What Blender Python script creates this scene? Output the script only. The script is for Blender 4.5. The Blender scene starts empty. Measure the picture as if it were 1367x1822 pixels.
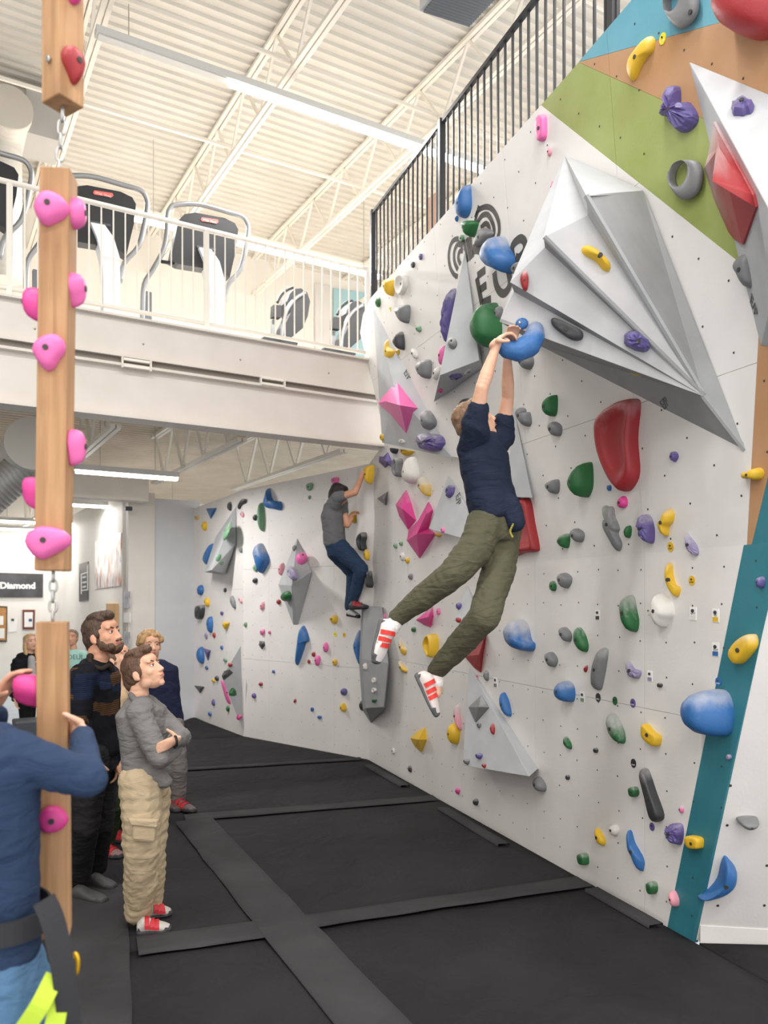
import bpy, bmesh, math, random
from mathutils import Vector, Matrix, noise
random.seed(7)
# ---------------------------------------------------------------- camera, world, light
SC = bpy.context.scene
F, CX, HY, HC = 1400.0, 683.5, 1064.0, 1.88      # focal length in px (1367 wide), horizon row, eye height
cam = bpy.data.cameras.new('camera'); camo = bpy.data.objects.new('camera', cam)
SC.collection.objects.link(camo); SC.camera = camo
camo.location = (0, 0, HC); camo.rotation_euler = (math.pi/2, 0, 0)
cam.sensor_fit = 'VERTICAL'; cam.sensor_height = 36.0
cam.lens = 36.0*F/1822.0; cam.shift_y = (HY-911.0)/1822.0; cam.clip_start = 0.05
cam.dof.use_dof = True; cam.dof.focus_distance = 5.2; cam.dof.aperture_fstop = 2.2
W = bpy.data.worlds.new('world'); SC.world = W; W.use_nodes = True
W.node_tree.nodes['Background'].inputs[0].default_value = (1.0, 0.98, 0.96, 1)
W.node_tree.nodes['Background'].inputs[1].default_value = 0.95
SC.view_settings.view_transform = 'Standard'; SC.view_settings.look = 'None'
SC.view_settings.exposure = 0.84; SC.view_settings.gamma = 1.0
SC.view_settings.use_curve_mapping = False
SC.cycles.max_bounces = 7; SC.cycles.diffuse_bounces = 5; SC.cycles.glossy_bounces = 2; SC.cycles.transmission_bounces = 2
E1 = Vector((.862, .507, 0)); E2 = Vector((-.507, .862, 0)); UP = Vector((0, 0, 1))
def B(e1, e2, z): return E1*e1 + E2*e2 + UP*z      # building axes -> world
LAMPS = [(-4.0, 2.5), (-0.5, 2.5), (3.0, 2.5), (-4.0, -1.5), (-0.5, -1.5), (3.0, -1.5), (-4, -5.5), (0, -5.5), (3.0, 10.3)]
def ceil_lamp(c, sx, sy, power, rz):
    l = bpy.data.lights.new('lamp', 'AREA'); l.shape = 'RECTANGLE'; l.size = sx; l.size_y = sy
    l.energy = power; l.color = (1, .98, .965)
    o = bpy.data.objects.new('ceiling_lamp', l); o.location = c; o.rotation_euler = (0, 0, rz)
    SC.collection.objects.link(o); return o
RZ1 = math.atan2(E1.y, E1.x)
for e1, e2 in LAMPS:
    ceil_lamp(B(e1, e2, 6.95), 2.4, .25, 70, RZ1)
# ---------------------------------------------------------------- helpers
def ray(px, py): return Vector(((px-CX)/F, 1, (HY-py)/F))
EYE = Vector((0, 0, HC))
def P(px, py, d): return EYE + ray(px, py)*d
def onz(px, py, z=0):
    r = ray(px, py); return EYE + r*((z-HC)/r.z)
class Plane:
    def __init__(s, p, n):
        s.p = Vector(p); s.n = Vector(n).normalized()
        s.u = UP.cross(s.n)
        s.u = s.u.normalized() if s.u.length > 1e-4 else Vector((1, 0, 0))
        s.v = s.n.cross(s.u)
    def hit(s, px, py, off=0):
        r = ray(px, py); t = ((s.p-EYE).dot(s.n)+off)/r.dot(s.n); return EYE + r*t
    def st(s, q): q = q-s.p; return (q.dot(s.u), q.dot(s.v))
    def at(s, a, b, off=0): return s.p + s.u*a + s.v*b + s.n*off
def plane3(a, b, c):
    n = (b-a).cross(c-a).normalized()
    if n.dot(EYE-a) < 0: n = -n
    return Plane(a, n)
def vplane(a, b):
    n = (b-a).cross(UP).normalized()
    if n.dot(EYE-a) < 0: n = -n
    return Plane(a, n)
MATS = {}
def nmat(name): 
    m = bpy.data.materials.new(name); m.use_nodes = True
    return m, m.node_tree, m.node_tree.nodes['Principled BSDF']
def lin(c):
    if isinstance(c, str): c = tuple(int(c[i:i+2], 16)/255 for i in (0, 2, 4))
    return tuple((x/12.92 if x <= .04045 else ((x+.055)/1.055)**2.4) for x in c) + (1,)
def mat(name, col, rough=.6, metal=0, var=.0, scale=6, bump=0, bscale=40, coord='Object', emit=None, spec=None, col2=None, stretch=None, lo=.35, hi=.65, detail=4):
    """plain procedural material: colour mottled by noise, optional fine relief"""
    if name in MATS: return MATS[name]
    m, t, p = nmat(name); N = t.nodes; L = t.links
    c = lin(col); p.inputs['Base Color'].default_value = c
    p.inputs['Roughness'].default_value = rough; p.inputs['Metallic'].default_value = metal
    if spec is not None: p.inputs['Specular IOR Level'].default_value = spec
    tc = N.new('ShaderNodeTexCoord'); src = tc.outputs[coord]
    if stretch:
        mp = N.new('ShaderNodeMapping'); mp.inputs['Scale'].default_value = stretch
        L.new(src, mp.inputs[0]); src = mp.outputs[0]
    if var or col2:
        nz = N.new('ShaderNodeTexNoise'); nz.inputs['Scale'].default_value = scale; nz.inputs['Detail'].default_value = detail
        L.new(src, nz.inputs['Vector'])
        mr = N.new('ShaderNodeMapRange'); mr.inputs[1].default_value = lo; mr.inputs[2].default_value = hi
        L.new(nz.outputs['Fac'], mr.inputs[0])
        mx = N.new('ShaderNodeMix'); mx.data_type = 'RGBA'
        L.new(mr.outputs[0], mx.inputs['Factor'])
        if col2: a, b = c, lin(col2)
        else: a = tuple(x*(1-var) for x in c[:3])+(1,); b = tuple(min(1, x*(1+var)) for x in c[:3])+(1,)
        mx.inputs['A'].default_value = a; mx.inputs['B'].default_value = b
        L.new(mx.outputs['Result'], p.inputs['Base Color'])
    if bump:
        n2 = N.new('ShaderNodeTexNoise'); n2.inputs['Scale'].default_value = bscale; n2.inputs['Detail'].default_value = 5
        L.new(src, n2.inputs['Vector'])
        bp = N.new('ShaderNodeBump'); bp.inputs['Strength'].default_value = bump; bp.inputs['Distance'].default_value = .02
        L.new(n2.outputs['Fac'], bp.inputs['Height']); L.new(bp.outputs[0], p.inputs['Normal'])
    if emit:
        p.inputs['Emission Color'].default_value = lin(emit[0]); p.inputs['Emission Strength'].default_value = emit[1]
    MATS[name] = m; return m
def props(o, label=None, cat=None, group=None, kind=None):
    for k, v in (('label', label), ('category', cat), ('group', group), ('kind', kind)):
        if v: o[k] = v
    return o
def link(name, me, m=None, parent=None, loc=None):
    o = bpy.data.objects.new(name, me); SC.collection.objects.link(o)
    if m is not None and me is not None and not me.materials: me.materials.append(m)
    if loc is not None: o.location = loc
    if parent is not None: o.parent = parent
    return o
def empty(name, loc=(0, 0, 0), label=None, cat=None, group=None, kind=None, rz=0):
    o = bpy.data.objects.new(name, None); SC.collection.objects.link(o)
    o.location = loc; o.rotation_euler = (0, 0, rz); o.empty_display_size = .1
    return props(o, label, cat, group, kind)
def mesh_of(verts, faces, smooth=False):
    me = bpy.data.meshes.new('mesh'); me.from_pydata([tuple(v) for v in verts], [], faces)
    if smooth:
        for p in me.polygons: p.use_smooth = True
    me.validate(); me.update(); return me
class MB:
    """collects shapes in world space; build() makes one mesh object with its origin at the shape's centre (or at parent)"""
    def __init__(s): s.v = []; s.f = []; s.sm = []
    def add(s, vs, fs, smooth=False):
        o = len(s.v); s.v += [Vector(v) for v in vs]; s.f += [tuple(i+o for i in f) for f in fs]; s.sm += [smooth]*len(fs); return s
    def box(s, c, ax, ay, az):
        """box with centre c and half-extent vectors"""
        c = Vector(c); vs = [c+ax*i+ay*j+az*k for i in (-1, 1) for j in (-1, 1) for k in (-1, 1)]
        fs = [(0, 1, 3, 2), (4, 6, 7, 5), (0, 4, 5, 1), (2, 3, 7, 6), (0, 2, 6, 4), (1, 5, 7, 3)]
        if ax.cross(ay).dot(az) < 0: fs = [f[::-1] for f in fs]
        return s.add(vs, fs)
    def bar(s, a, b, w, h, up=UP):
        a = Vector(a); b = Vector(b); d = b-a; x = d.cross(up)
        if x.length < 1e-5: x = d.cross(Vector((1, .3, 0)))
        x.normalize(); y = x.cross(d).normalized()
        return s.box((a+b)/2, d/2, x*w/2, y*h/2)
    def tube(s, pts, r, n=10, closed=False, caps=True):
        pts = [Vector(p) for p in pts]; m = len(pts); rr = r if isinstance(r, (list, tuple)) else [r]*m
        vs = []; prev = None
        for i, p in enumerate(pts):
            if closed: t = pts[(i+1) % m]-pts[i-1]
            else: t = pts[min(i+1, m-1)]-pts[max(i-1, 0)]
            t.normalize()
            if prev is None:
                x = t.cross(UP)
                if x.length < 1e-3: x = t.cross(Vector((1, 0, 0)))
            else: x = prev - t*prev.dot(t)
            x.normalize(); prev = x; y = t.cross(x)
            vs += [p+(x*math.cos(2*math.pi*k/n)+y*math.sin(2*math.pi*k/n))*rr[i] for k in range(n)]
        fs = []
        for i in range(m if closed else m-1):
            j = (i+1) % m
            fs += [(i*n+k, i*n+(k+1) % n, j*n+(k+1) % n, j*n+k) for k in range(n)]
        s.add(vs, fs, True)
        if caps and not closed:
            o = len(s.v)-len(vs)
            s.f += [tuple(o+k for k in range(n))[::-1], tuple(o+(m-1)*n+k for k in range(n))]; s.sm += [False, False]
        return s
    def prism(s, poly, off):
        """poly (world points, any order) extruded by vector off"""
        n = len(poly); poly = [Vector(p) for p in poly]; off = Vector(off)
        nr = Vector((0, 0, 0))
        for i in range(n): nr += poly[i].cross(poly[(i+1) % n])
        if nr.dot(off) > 0: poly = poly[::-1]
        vs = poly+[p+off for p in poly]
        fs = [tuple(range(n)), tuple(range(2*n-1, n-1, -1))]+[(i, i+n, (i+1) % n+n, (i+1) % n) for i in range(n)]
        return s.add(vs, fs)
    def ell(s, c, r, R=None, sub=2):
        bm = bmesh.new(); bmesh.ops.create_icosphere(bm, subdivisions=sub, radius=1)
        vs = [Vector((v.co.x*r[0], v.co.y*r[1], v.co.z*r[2])) for v in bm.verts]
        if R is not None: vs = [R @ v for v in vs]
        bm.verts.index_update(); fs = [tuple(v.index for v in f.verts) for f in bm.faces]; bm.free()
        return s.add([v+Vector(c) for v in vs], fs, True)
    def build(s, name, m, parent=None, origin=None, bevel=0, kind=None):
        if origin is None:
            if parent is not None: origin = Vector((0, 0, 0))
            else:
                lo = Vector([min(v[i] for v in s.v) for i in range(3)]); hi = Vector([max(v[i] for v in s.v) for i in range(3)])
                origin = Vector(((lo.x+hi.x)/2, (lo.y+hi.y)/2, lo.z))
        inv = Matrix.Translation(-Vector(origin))
        if parent is not None:
            inv = wmat(parent).inverted()
        me = bpy.data.meshes.new(name)
        me.from_pydata([tuple(inv @ v) for v in s.v], [], s.f)
        for p, q in zip(me.polygons, s.sm): p.use_smooth = q
        me.update()
        if m is not None: me.materials.append(m)
        o = bpy.data.objects.new(name, me); SC.collection.objects.link(o)
        if parent is not None: o.parent = parent
        else: o.location = origin
        if bevel:
            b = o.modifiers.new('bevel', 'BEVEL'); b.width = bevel; b.segments = 2; b.limit_method = 'ANGLE'
        if kind: o['kind'] = kind
        return o
def wmat(o):
    m = Matrix.Translation(o.location) @ o.rotation_euler.to_matrix().to_4x4()
    return wmat(o.parent) @ m if o.parent else m
def text_part(name, txt, size, origin, ux, uy, m, parent, depth=.004, bold=.0, shear=0):
    """flat lettering: world origin of the baseline centre, ux reading direction, uy up"""
    cu = bpy.data.curves.new('text', 'FONT'); cu.body = txt; cu.size = size; cu.align_x = 'CENTER'; cu.extrude = depth/2
    cu.offset = bold; cu.shear = shear; cu.resolution_u = 3
    t = bpy.data.objects.new('text', cu); SC.collection.objects.link(t)
    me = bpy.data.meshes.new_from_object(t.evaluated_get(bpy.context.evaluated_depsgraph_get()))
    bpy.data.objects.remove(t)
    ux = Vector(ux).normalized(); uy = Vector(uy).normalized(); un = ux.cross(uy)
    M = Matrix.Translation(Vector(origin)) @ Matrix((ux, uy, un)).transposed().to_4x4()
    if parent is not None: M = wmat(parent).inverted() @ M
    me.transform(M); me.materials.clear(); me.materials.append(m)
    o = bpy.data.objects.new(name, me); SC.collection.objects.link(o)
    if parent is not None: o.parent = parent
    return o
def R_of(x, y, z): return Matrix((x, y, z)).transposed()
def crom(pts, n, closed=True):
    """Catmull-Rom resample of 2-D/3-D points"""
    out = []; m = len(pts)
    segs = m if closed else m-1
    for i in range(segs):
        g = lambda k: Vector(pts[k % m] if closed else pts[max(0, min(m-1, k))])
        p0, p1, p2, p3 = g(i-1), g(i), g(i+1), g(i+2)
        for k in range(n):
            t = k/n
            out.append(.5*((2*p1)+(p2-p0)*t+(2*p0-5*p1+4*p2-p3)*t*t+(3*p1-p0-3*p2+p3)*t**3))
    if not closed: out.append(Vector(pts[-1]))
    return out
# ---------------------------------------------------------------- planes of the climbing walls
LB0 = Vector((-.17, 9.2, 0)); LU = Vector((.386, -1, 0)).normalized()
LM = vplane(LB0, LB0+LU)                                    # lower main wall (vertical)
HZ = 2.15; KO = .09                                         # overhanging upper part hinges at HZ
def _um():
    a = LB0+UP*HZ; n = (LU.cross(UP + LM.n*KO)).normalized()
    if n.dot(EYE-a) < 0: n = -n
    return Plane(a, n)
UM = _um()
C0, C1, C2 = onz(345, 1275), onz(433, 1308), onz(657, 1350)
C2 = LM.hit(657, 1350); C2.z = 0
SB = vplane(C0, C1); SMID = vplane(C1, C2)
Q0 = LM.hit(1231, 1664); Q1 = LM.hit(1367, 1082); Q2 = onz(1367, 1672)
RPL = plane3(Q0, Q1, Q2)
def clip_half(poly, a, b, c):
    out = []
    for i in range(len(poly)):
        p, q = poly[i], poly[(i+1) % len(poly)]
        dp = a*p[0]+b*p[1]-c; dq = a*q[0]+b*q[1]-c
        if dp <= 0: out.append(p)
        if (dp < 0 < dq) or (dq < 0 < dp):
            t = dp/(dp-dq); out.append((p[0]+(q[0]-p[0])*t, p[1]+(q[1]-p[1])*t))
    return out
def area(p): return abs(sum(p[i][0]*p[(i+1) % len(p)][1]-p[(i+1) % len(p)][0]*p[i][1] for i in range(len(p))))/2
def inside(p, x, y):
    c = False
    for i in range(len(p)):
        (x1, y1), (x2, y2) = p[i], p[i-1]
        if (y1 > y) != (y2 > y) and x < (x2-x1)*(y-y1)/(y2-y1)+x1: c = not c
    return c
def panels(parent, pl, poly_st, m, ss, ts, thick=.045, gap=.0012, name='panel', proud=0):
    """cut one painted region into plywood sheets along the seams ss (upright) and ts (level)"""
    S = [-99]+sorted(ss)+[99]; T = [-99]+sorted(ts)+[99]
    for i in range(len(S)-1):
        for j in range(len(T)-1):
            q = clip_half(poly_st, 1, 0, S[i+1]-gap); q = clip_half(q, -1, 0, -S[i]-gap) if q else q
            q = clip_half(q, 0, 1, T[j+1]-gap) if q else q; q = clip_half(q, 0, -1, -T[j]-gap) if q else q
            if not q or len(q) < 3 or area(q) < .002: continue
            MB().prism([pl.at(a, b, proud) for a, b in q], -pl.n*thick).build(name, m, parent)
def px_st(pl, pts): return [pl.st(pl.hit(x, y)) for x, y in pts]
def holes(parent, pl, regions, ds, dt, r, s0=0, t0=0, skip=.0):
    mb = MB(); n = 6; rnd = random.Random(3)
    lo = [min(p[k] for q in regions for p in q) for k in (0, 1)]; hi = [max(p[k] for q in regions for p in q) for k in (0, 1)]
    i = math.floor((lo[0]-s0)/ds)
    while s0+i*ds < hi[0]:
        j = math.floor((lo[1]-t0)/dt)
        while t0+j*dt < hi[1]:
            a = s0+i*ds+(ds/2 if j % 2 and skip else 0)+rnd.uniform(-.012, .012); b = t0+j*dt+rnd.uniform(-.012, .012)
            if any(inside(q, a, b) for q in regions):
                vs = [pl.at(a+r*math.cos(2*math.pi*k/n), b+r*math.sin(2*math.pi*k/n), .0015) for k in range(n)]
                mb.add(vs, [tuple(range(n))])
            j += 1
        i += 1
    return mb.build('bolt_holes', M_HOLE, parent, kind='stuff')
M_HOLE = mat('bolt hole', '3a3836', .7)
M_WALL = mat('wall paint', 'e2dfdc', .55, col2='d6d3d0', scale=1.6, bump=.05, bscale=60, lo=.3, hi=.75)
M_WALL2 = mat('far wall paint', 'e3dfdc', .55, col2='d8d4d1', scale=1.3, bump=.04, bscale=60)
M_GREEN = mat('lime wall paint', '8d9850', .55, col2='97a260', scale=3, bump=.05, bscale=70)
M_ORANGE = mat('ochre wall paint', 'ae8259', .55, col2='b68e6a', scale=3, bump=.05, bscale=70)
M_TEAL = mat('teal wall paint', '2a6f7d', .5, col2='367b88', scale=3, bump=.05, bscale=70)
M_SKYBLUE = mat('blue wall paint', '5998ab', .55, col2='68a3b4', scale=3, bump=.05, bscale=70)
wr = empty('wall_right', LB0, 'tall overhanging climbing wall in pale grey with teal, ochre and lime bands', 'climbing wall', kind='structure')
um_seams = [1.15, 2.37, 3.59, 4.81, 6.0]; um_lv = [.88, 2.1]
R_upper = [(690, 796), (641, 592), (646, 560), (660, 530), (963, 187), (1320, 470), (1355, 510), (1327, 1012), (904, 1012), (830, 818), (800, 811)]
R_green = [(963, 187), (1030, 111), (1420, 287), (1420, 552), (1320, 470)]
R_orange = [(1030, 110.5), (1420, 1.5), (1420, 286.5)]
R_blue = [(1030, 110), (1120, 5), (1250, -145), (1420, -341), (1420, 1)]
R_ostrip = [(1355, 510), (1321, 471), (1420, 552), (1420, 640), (1367, 848), (1327.5, 1012)]
R_tstrip = [(1328, 1012), (1367, 849), (1420, 641), (1480, 1012)]
S = lambda q: clip_half(px_st(UM, q), 0, -1, 0)
sgn = 1 if UM.u.dot(LU) > 0 else -1
us = [sgn*x for x in um_seams]
panels(wr, UM, S(R_upper), M_WALL, us, um_lv)
for q, m in ((R_green, M_GREEN), (R_orange, M_ORANGE), (R_blue, M_SKYBLUE), (R_ostrip, M_ORANGE), (R_tstrip, M_TEAL)):
    panels(wr, UM, S(q), m, us, [])
holes(wr, UM, [S(R_upper), S(R_green), S(R_orange), S(R_blue), S(R_ostrip), S(R_tstrip)], .36, .18, .0068, t0=.07, skip=1)
# lower part
zs = lambda a, z: (LM.st(LB0+LU*a)[0], z)
sL = lambda x, y: LM.st(LM.hit(x, y))
a_re = sL(905, 983); a_tl = sL(1326, 1003); a_tb = sL(1187, 1650); a_b2 = sL(1231, 1664); a_tr = sL(1367, 1082)
x0 = LM.st(C2)[0]
R_low = [(x0, -.03), (a_tb[0], -.03), (a_tl[0], HZ+.03), (a_re[0], HZ+.03), (a_re[0], 3.3), (x0+sgn*.55, 3.62), (x0, 3.45)]
R_teal = [(a_tb[0], -.03), (a_b2[0], -.03), a_tr, (a_tr[0]+sgn*.1, HZ+.03), (a_tl[0], HZ+.03)]
panels(wr, LM, R_low, M_WALL, us, [1.22])
panels(wr, LM, R_teal, M_TEAL, us, [])
holes(wr, LM, [R_low, R_teal], .215, .215, .006, s0=.05, t0=.12)
# right-hand panel that turns towards the viewer
wr2 = empty('wall_front', Q0, 'pale grey climbing panel right of the teal strip', 'climbing wall', kind='structure')
t_dir = (Q2-Q0).normalized()
R_rp = [RPL.st(q) for q in (Q0-UP*.03, Q0+(Q1-Q0)*3.0, Q0+(Q1-Q0)*3.0+t_dir*1.6, Q0-UP*.03+t_dir*2.4)]
panels(wr2, RPL, R_rp, M_WALL, [], [])
holes(wr2, RPL, [R_rp], .24, .24, .0085, s0=.12, t0=.2)
tb = MB(); nb = RPL.n
tb.box(Q0+t_dir*1.24+UP*.02+nb*.012, t_dir*1.2, nb*.012, UP*.05)
props(tb.build('baseboard_right', M_WALL), 'pale plinth board under the right-hand climbing panel', 'baseboard', kind='structure')
# mid and back segments
wm = empty('wall_left', C1, 'pale grey climbing wall in the middle distance under the mezzanine', 'climbing wall', kind='structure')
L1 = (C2-C1).length; sg = 1 if SMID.u.dot(C2-C1) > 0 else -1
R_mid = [(0, -.03), (sg*L1, -.03), (sg*L1, 3.45), (0, 3.36)]
panels(wm, SMID, R_mid, M_WALL2, [sg*.55, sg*1.77], [1.05, 2.27])
holes(wm, SMID, [R_mid], .2, .2, .005, t0=.1)
wb = empty('wall_back', C0, 'pale grey climbing wall at the far end beside the grey column', 'climbing wall', kind='structure')
L2 = (C1-C0).length; sg = 1 if SB.u.dot(C1-C0) > 0 else -1
R_back = [(0, -.03), (sg*L2, -.03), (sg*L2, 3.36), (0, 3.3)]
panels(wb, SB, R_back, M_WALL2, [sg*1.35], [2.0])
holes(wb, SB, [R_back], .2, .2, .0045, t0=.1)
# rounded pilaster in the corner between mid wall and main wall
pil = MB()
cdir = (SMID.n+LM.n).normalized(); axp = C2+cdir*.05; sd = cdir.cross(UP)
prof = []
for z, w, dp in ((1.78, .12, .24), (1.95, .17, .2), (2.3, .11, .24), (2.75, .19, .12), (3.1, .15, .17), (3.4, .19, .11)):
    prof.append([axp+UP*z+sd*(w*math.cos(t))+cdir*(dp*math.sin(t)-.05) for t in [math.pi*k/10 for k in range(11)]])
vs = [v for r in prof for v in r]; fs = []
for i in range(len(prof)-1):
    for k in range(10): fs.append((i*11+k, i*11+k+1, (i+1)*11+k+1, (i+1)*11+k))
fs = [f[::-1] for f in fs]
pil.add(vs, fs, True)
props(pil.build('trim_1', M_WALL2), 'rounded white sculpted feature in the corner behind the far climber', 'wall feature', kind='structure')
# ---------------------------------------------------------------- grey back wall, column, far room
M_GREY = mat('grey wall paint', 'c6c7c9', .6, col2='bfc0c3', scale=2)
M_BEIGE = mat('beige paint', 'd3cdc5', .6, col2='cdc7bf', scale=2)
M_WHITE = mat('white room paint', 'efebe4', .6, col2='e9e5de', scale=1.5)
M_STEEL = mat('cream steel paint', 'ded7ce', .5, col2='d8d1c7', scale=3)
M_STEEL2 = mat('white steel paint', 'ece6db', .5)
cA = C0+E1*.1; cB = C0-E1*.62; cC = C0-E1*1.02
gw = MB(); gw.prism([cA-UP*.3, cB-UP*.3, cB+UP*3.42, cA+UP*3.42], E2*.15)
props(gw.build('wall_far', M_GREY), 'plain light grey wall section beside the far climbing wall', 'wall', kind='structure')
cl = MB(); cl.prism([cB-E2*.03-UP*.3, cC-E2*.03-UP*.3, cC-E2*.03+UP*3.5, cB-E2*.03+UP*3.5], E2*.4)
props(cl.build('trim_2', M_BEIGE), 'beige square column between grey wall and poster wall', 'column', kind='structure')
pw0 = cC+E2*.1; PW = vplane(pw0, pw0+E2); PW_L = 7.5
pw = MB(); pw.prism([pw0-UP*.3, pw0+E2*PW_L-UP*.3, pw0+E2*PW_L+UP*3.6, pw0+UP*3.6], E1*.12)
props(pw.build('wall_posters', M_WHITE), 'white wall with posters and photographs behind the bearded man', 'wall', kind='structure')
FWe2 = (pw0+E2*PW_L).dot(E2); FW = Plane(B(0, FWe2, 0), -E2)
fw = MB(); e1c = pw0.dot(E1)
fw.prism([B(-14, FWe2, -.3), B(10, FWe2, -.3), B(10, FWe2, 4.4), B(-14, FWe2, 4.4)], E2*.12)
props(fw.build('wall_distant', M_WHITE), 'distant white wall with the black banner', 'wall', kind='structure')
# ---------------------------------------------------------------- floor and mats
M_FLOOR = mat('polished floor', 'b9c3cf', .3, col2='aeb8c4', scale=4)
fl = MB(); fl.prism([(-16, -4, -.3), (6, -4, -.3), (6, 24, -.3), (-16, 24, -.3)], (0, 0, -.1))
props(fl.build('floor', M_FLOOR), 'pale blue grey polished floor beyond the mats', 'floor', kind='structure')
def fabric(name, c1, c2, wr_=.5):
    m, t, p = nmat(name); N = t.nodes; L = t.links
    tc = N.new('ShaderNodeTexCoord'); nz = N.new('ShaderNodeTexNoise'); nz.inputs['Scale'].default_value = 1.8; nz.inputs['Detail'].default_value = 6
    L.new(tc.outputs['Object'], nz.inputs['Vector']); rp = N.new('ShaderNodeMix'); rp.data_type = 'RGBA'
    mr = N.new('ShaderNodeMapRange'); mr.inputs[1].default_value = .35; mr.inputs[2].default_value = .7
    L.new(nz.outputs['Fac'], mr.inputs[0]); L.new(mr.outputs[0], rp.inputs['Factor'])
    rp.inputs['A'].default_value = lin(c1); rp.inputs['B'].default_value = lin(c2)
    L.new(rp.outputs['Result'], p.inputs['Base Color']); p.inputs['Roughness'].default_value = .85
    p.inputs['Specular IOR Level'].default_value = .12
    n2 = N.new('ShaderNodeTexNoise'); n2.inputs['Scale'].default_value = 220; L.new(tc.outputs['Object'], n2.inputs['Vector'])
    n3 = N.new('ShaderNodeTexNoise'); n3.inputs['Scale'].default_value = 2.6; n3.inputs['Distortion'].default_value = 1.5; n3.inputs['Detail'].default_value = 3
    L.new(tc.outputs['Object'], n3.inputs['Vector'])
    b1 = N.new('ShaderNodeBump'); b1.inputs['Strength'].default_value = .25; b1.inputs['Distance'].default_value = .002
    b2 = N.new('ShaderNodeBump'); b2.inputs['Strength'].default_value = wr_; b2.inputs['Distance'].default_value = .06
    L.new(n2.outputs['Fac'], b1.inputs['Height']); L.new(n3.outputs['Fac'], b2.inputs['Height']); L.new(b2.outputs[0], b1.inputs['Normal'])
    L.new(b1.outputs[0], p.inputs['Normal']); MATS[name] = m; return m
M_MAT = fabric('mat cloth', '262527', '2e2d2f', .6)
M_STRIP = fabric('mat strip cloth', '363537', '424143', .3)
M_SIDE = mat('mat side', '232224', .8)
def mat_pad(pts, label, g=.008, top=0.0, z=-.29):
    """one crash pad: outline on the pad surface, shrunk by a small joint, top softly undulating and rounded at the rim"""
    c = sum(pts, Vector((0, 0, 0)))/len(pts); q = []
    m = len(pts)
    for i, p in enumerate(pts):
        d = c-p; q.append(p+d.normalized()*g*1.5)
    vs = []; fs = []; N = 14
    quad = q if len(q) == 4 else None
    # bilinear top grid on a quad
    for j in range(N+1):
        for i in range(N+1):
            a, b = i/N, j/N
            p = (q[0]*(1-a)+q[1]*a)*(1-b)+(q[3]*(1-a)+q[2]*a)*b
            e = min(a, 1-a, b, 1-b)
            z_ = top-.012*(1-min(1, e/.03)) + (.006*noise.noise(p*2.3) if e > 0 else 0)
            vs.append(Vector((p.x, p.y, z_)))
    for j in range(N):
        for i in range(N): fs.append((j*(N+1)+i, j*(N+1)+i+1, (j+1)*(N+1)+i+1, (j+1)*(N+1)+i))
    rim = [i for i in range(N+1)]+[j*(N+1)+N for j in range(1, N+1)]+[N*(N+1)+i for i in range(N-1, -1, -1)]+[j*(N+1) for j in range(N-1, 0, -1)]
    o = len(vs); vs += [Vector((vs[i].x, vs[i].y, z)) for i in rim]
    k = len(rim); fs += [(rim[i], o+i, o+(i+1) % k, rim[(i+1) % k]) for i in range(k)]
    mb = MB(); nr = (vs[1]-vs[0]).cross(vs[N+1]-vs[0])
    if nr.z < 0: fs = [f[::-1] for f in fs]
    mb.add(vs, fs, True)
    return props(mb.build('crash_mat', M_MAT), label, 'mat', 'crash mats')
def z0(x, y): return onz(x, y, 0)
def isect(a, b, c, d):
    r = b-a; s = d-c; t = ((c-a).x*s.y-(c-a).y*s.x)/(r.x*s.y-r.y*s.x); return a+r*t
# long cover strip (S1) centre line and cross lines T*
S1a, S1b = z0(345, 1462), z0(640, 1800); S0a, S0b = z0(172, 1612), z0(160, 1822)
T2a, T2b = z0(380, 1667), z0(1059, 1567); T1a, T1b = z0(340, 1456), z0(788, 1420)
T0a, T0b = z0(325, 1369), z0(640, 1344); Tma, Tmb = z0(325, 1314), z0(433, 1306.5)
wL = lambda y0, y1: (z0(y0[0], y0[1]), z0(y1[0], y1[1]))
WA, WB = LB0-LM.n*0, LB0+LU*8
NS = S1b+(S1b-S1a).normalized()*4; NR = LB0+LU*9
iS = lambda a, b: isect(a, b, S1a, S1b); iW = lambda a, b: isect(a, b, WA, WB); iL = lambda a, b: isect(a, b, S0a, S0b)
near_r = LB0+LU*8.2
mat_pad([NS, near_r, iW(T2a, T2b), iS(T2a, T2b)], 'wide black crash mat at the bottom right corner')
mat_pad([iS(T2a, T2b), iW(T2a, T2b), iW(T1a, T1b), iS(T1a, T1b)], 'large black crash mat below the hanging climber')
mat_pad([near_r+t_dir*.02, near_r+t_dir*3, Q2+t_dir*2.5+nb*.03, Q0+nb*.03+t_dir*.02], 'black crash mat at the far right edge below the pale right-hand panel')
c2w = C2.copy()
mat_pad([iS(T1a, T1b), iW(T1a, T1b), c2w, iS(T0a, T0b)], 'black crash mat beside the curly-haired boy')
mat_pad([iS(T0a, T0b), c2w, C1, iS(Tma, Tmb)], 'black crash mat under the far climber')
mat_pad([iS(Tma, Tmb), C1, C0, cA-E1*.1], 'farthest black crash mat against the grey wall')
lx = lambda p: p+E1*-0.0
L_n = S0b+(S0b-S0a).normalized()*1.5
mat_pad([L_n, NS, iS(T2a, T2b), iL(T2a, T2b)], 'black crash mat in front of the boy in khaki trousers')
mat_pad([iL(T2a, T2b), iS(T2a, T2b), iS(T1a, T1b), iL(T1a, T1b)], 'black crash mat the boy in khaki trousers stands on')
far_l = iL(T0a, T0b)
mat_pad([iL(T1a, T1b), iS(T1a, T1b), iS(Tma, Tmb), iL(Tma, Tmb)], 'black crash mat behind the group of spectators')
o1 = Vector((-4.6, 1.0, 0)); 
mat_pad([Vector((-4.6, 1.2, 0)), L_n, iL(T1a, T1b), Vector((-5.4, 6.4, 0))], 'black crash mat at the left under the bearded man')
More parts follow.
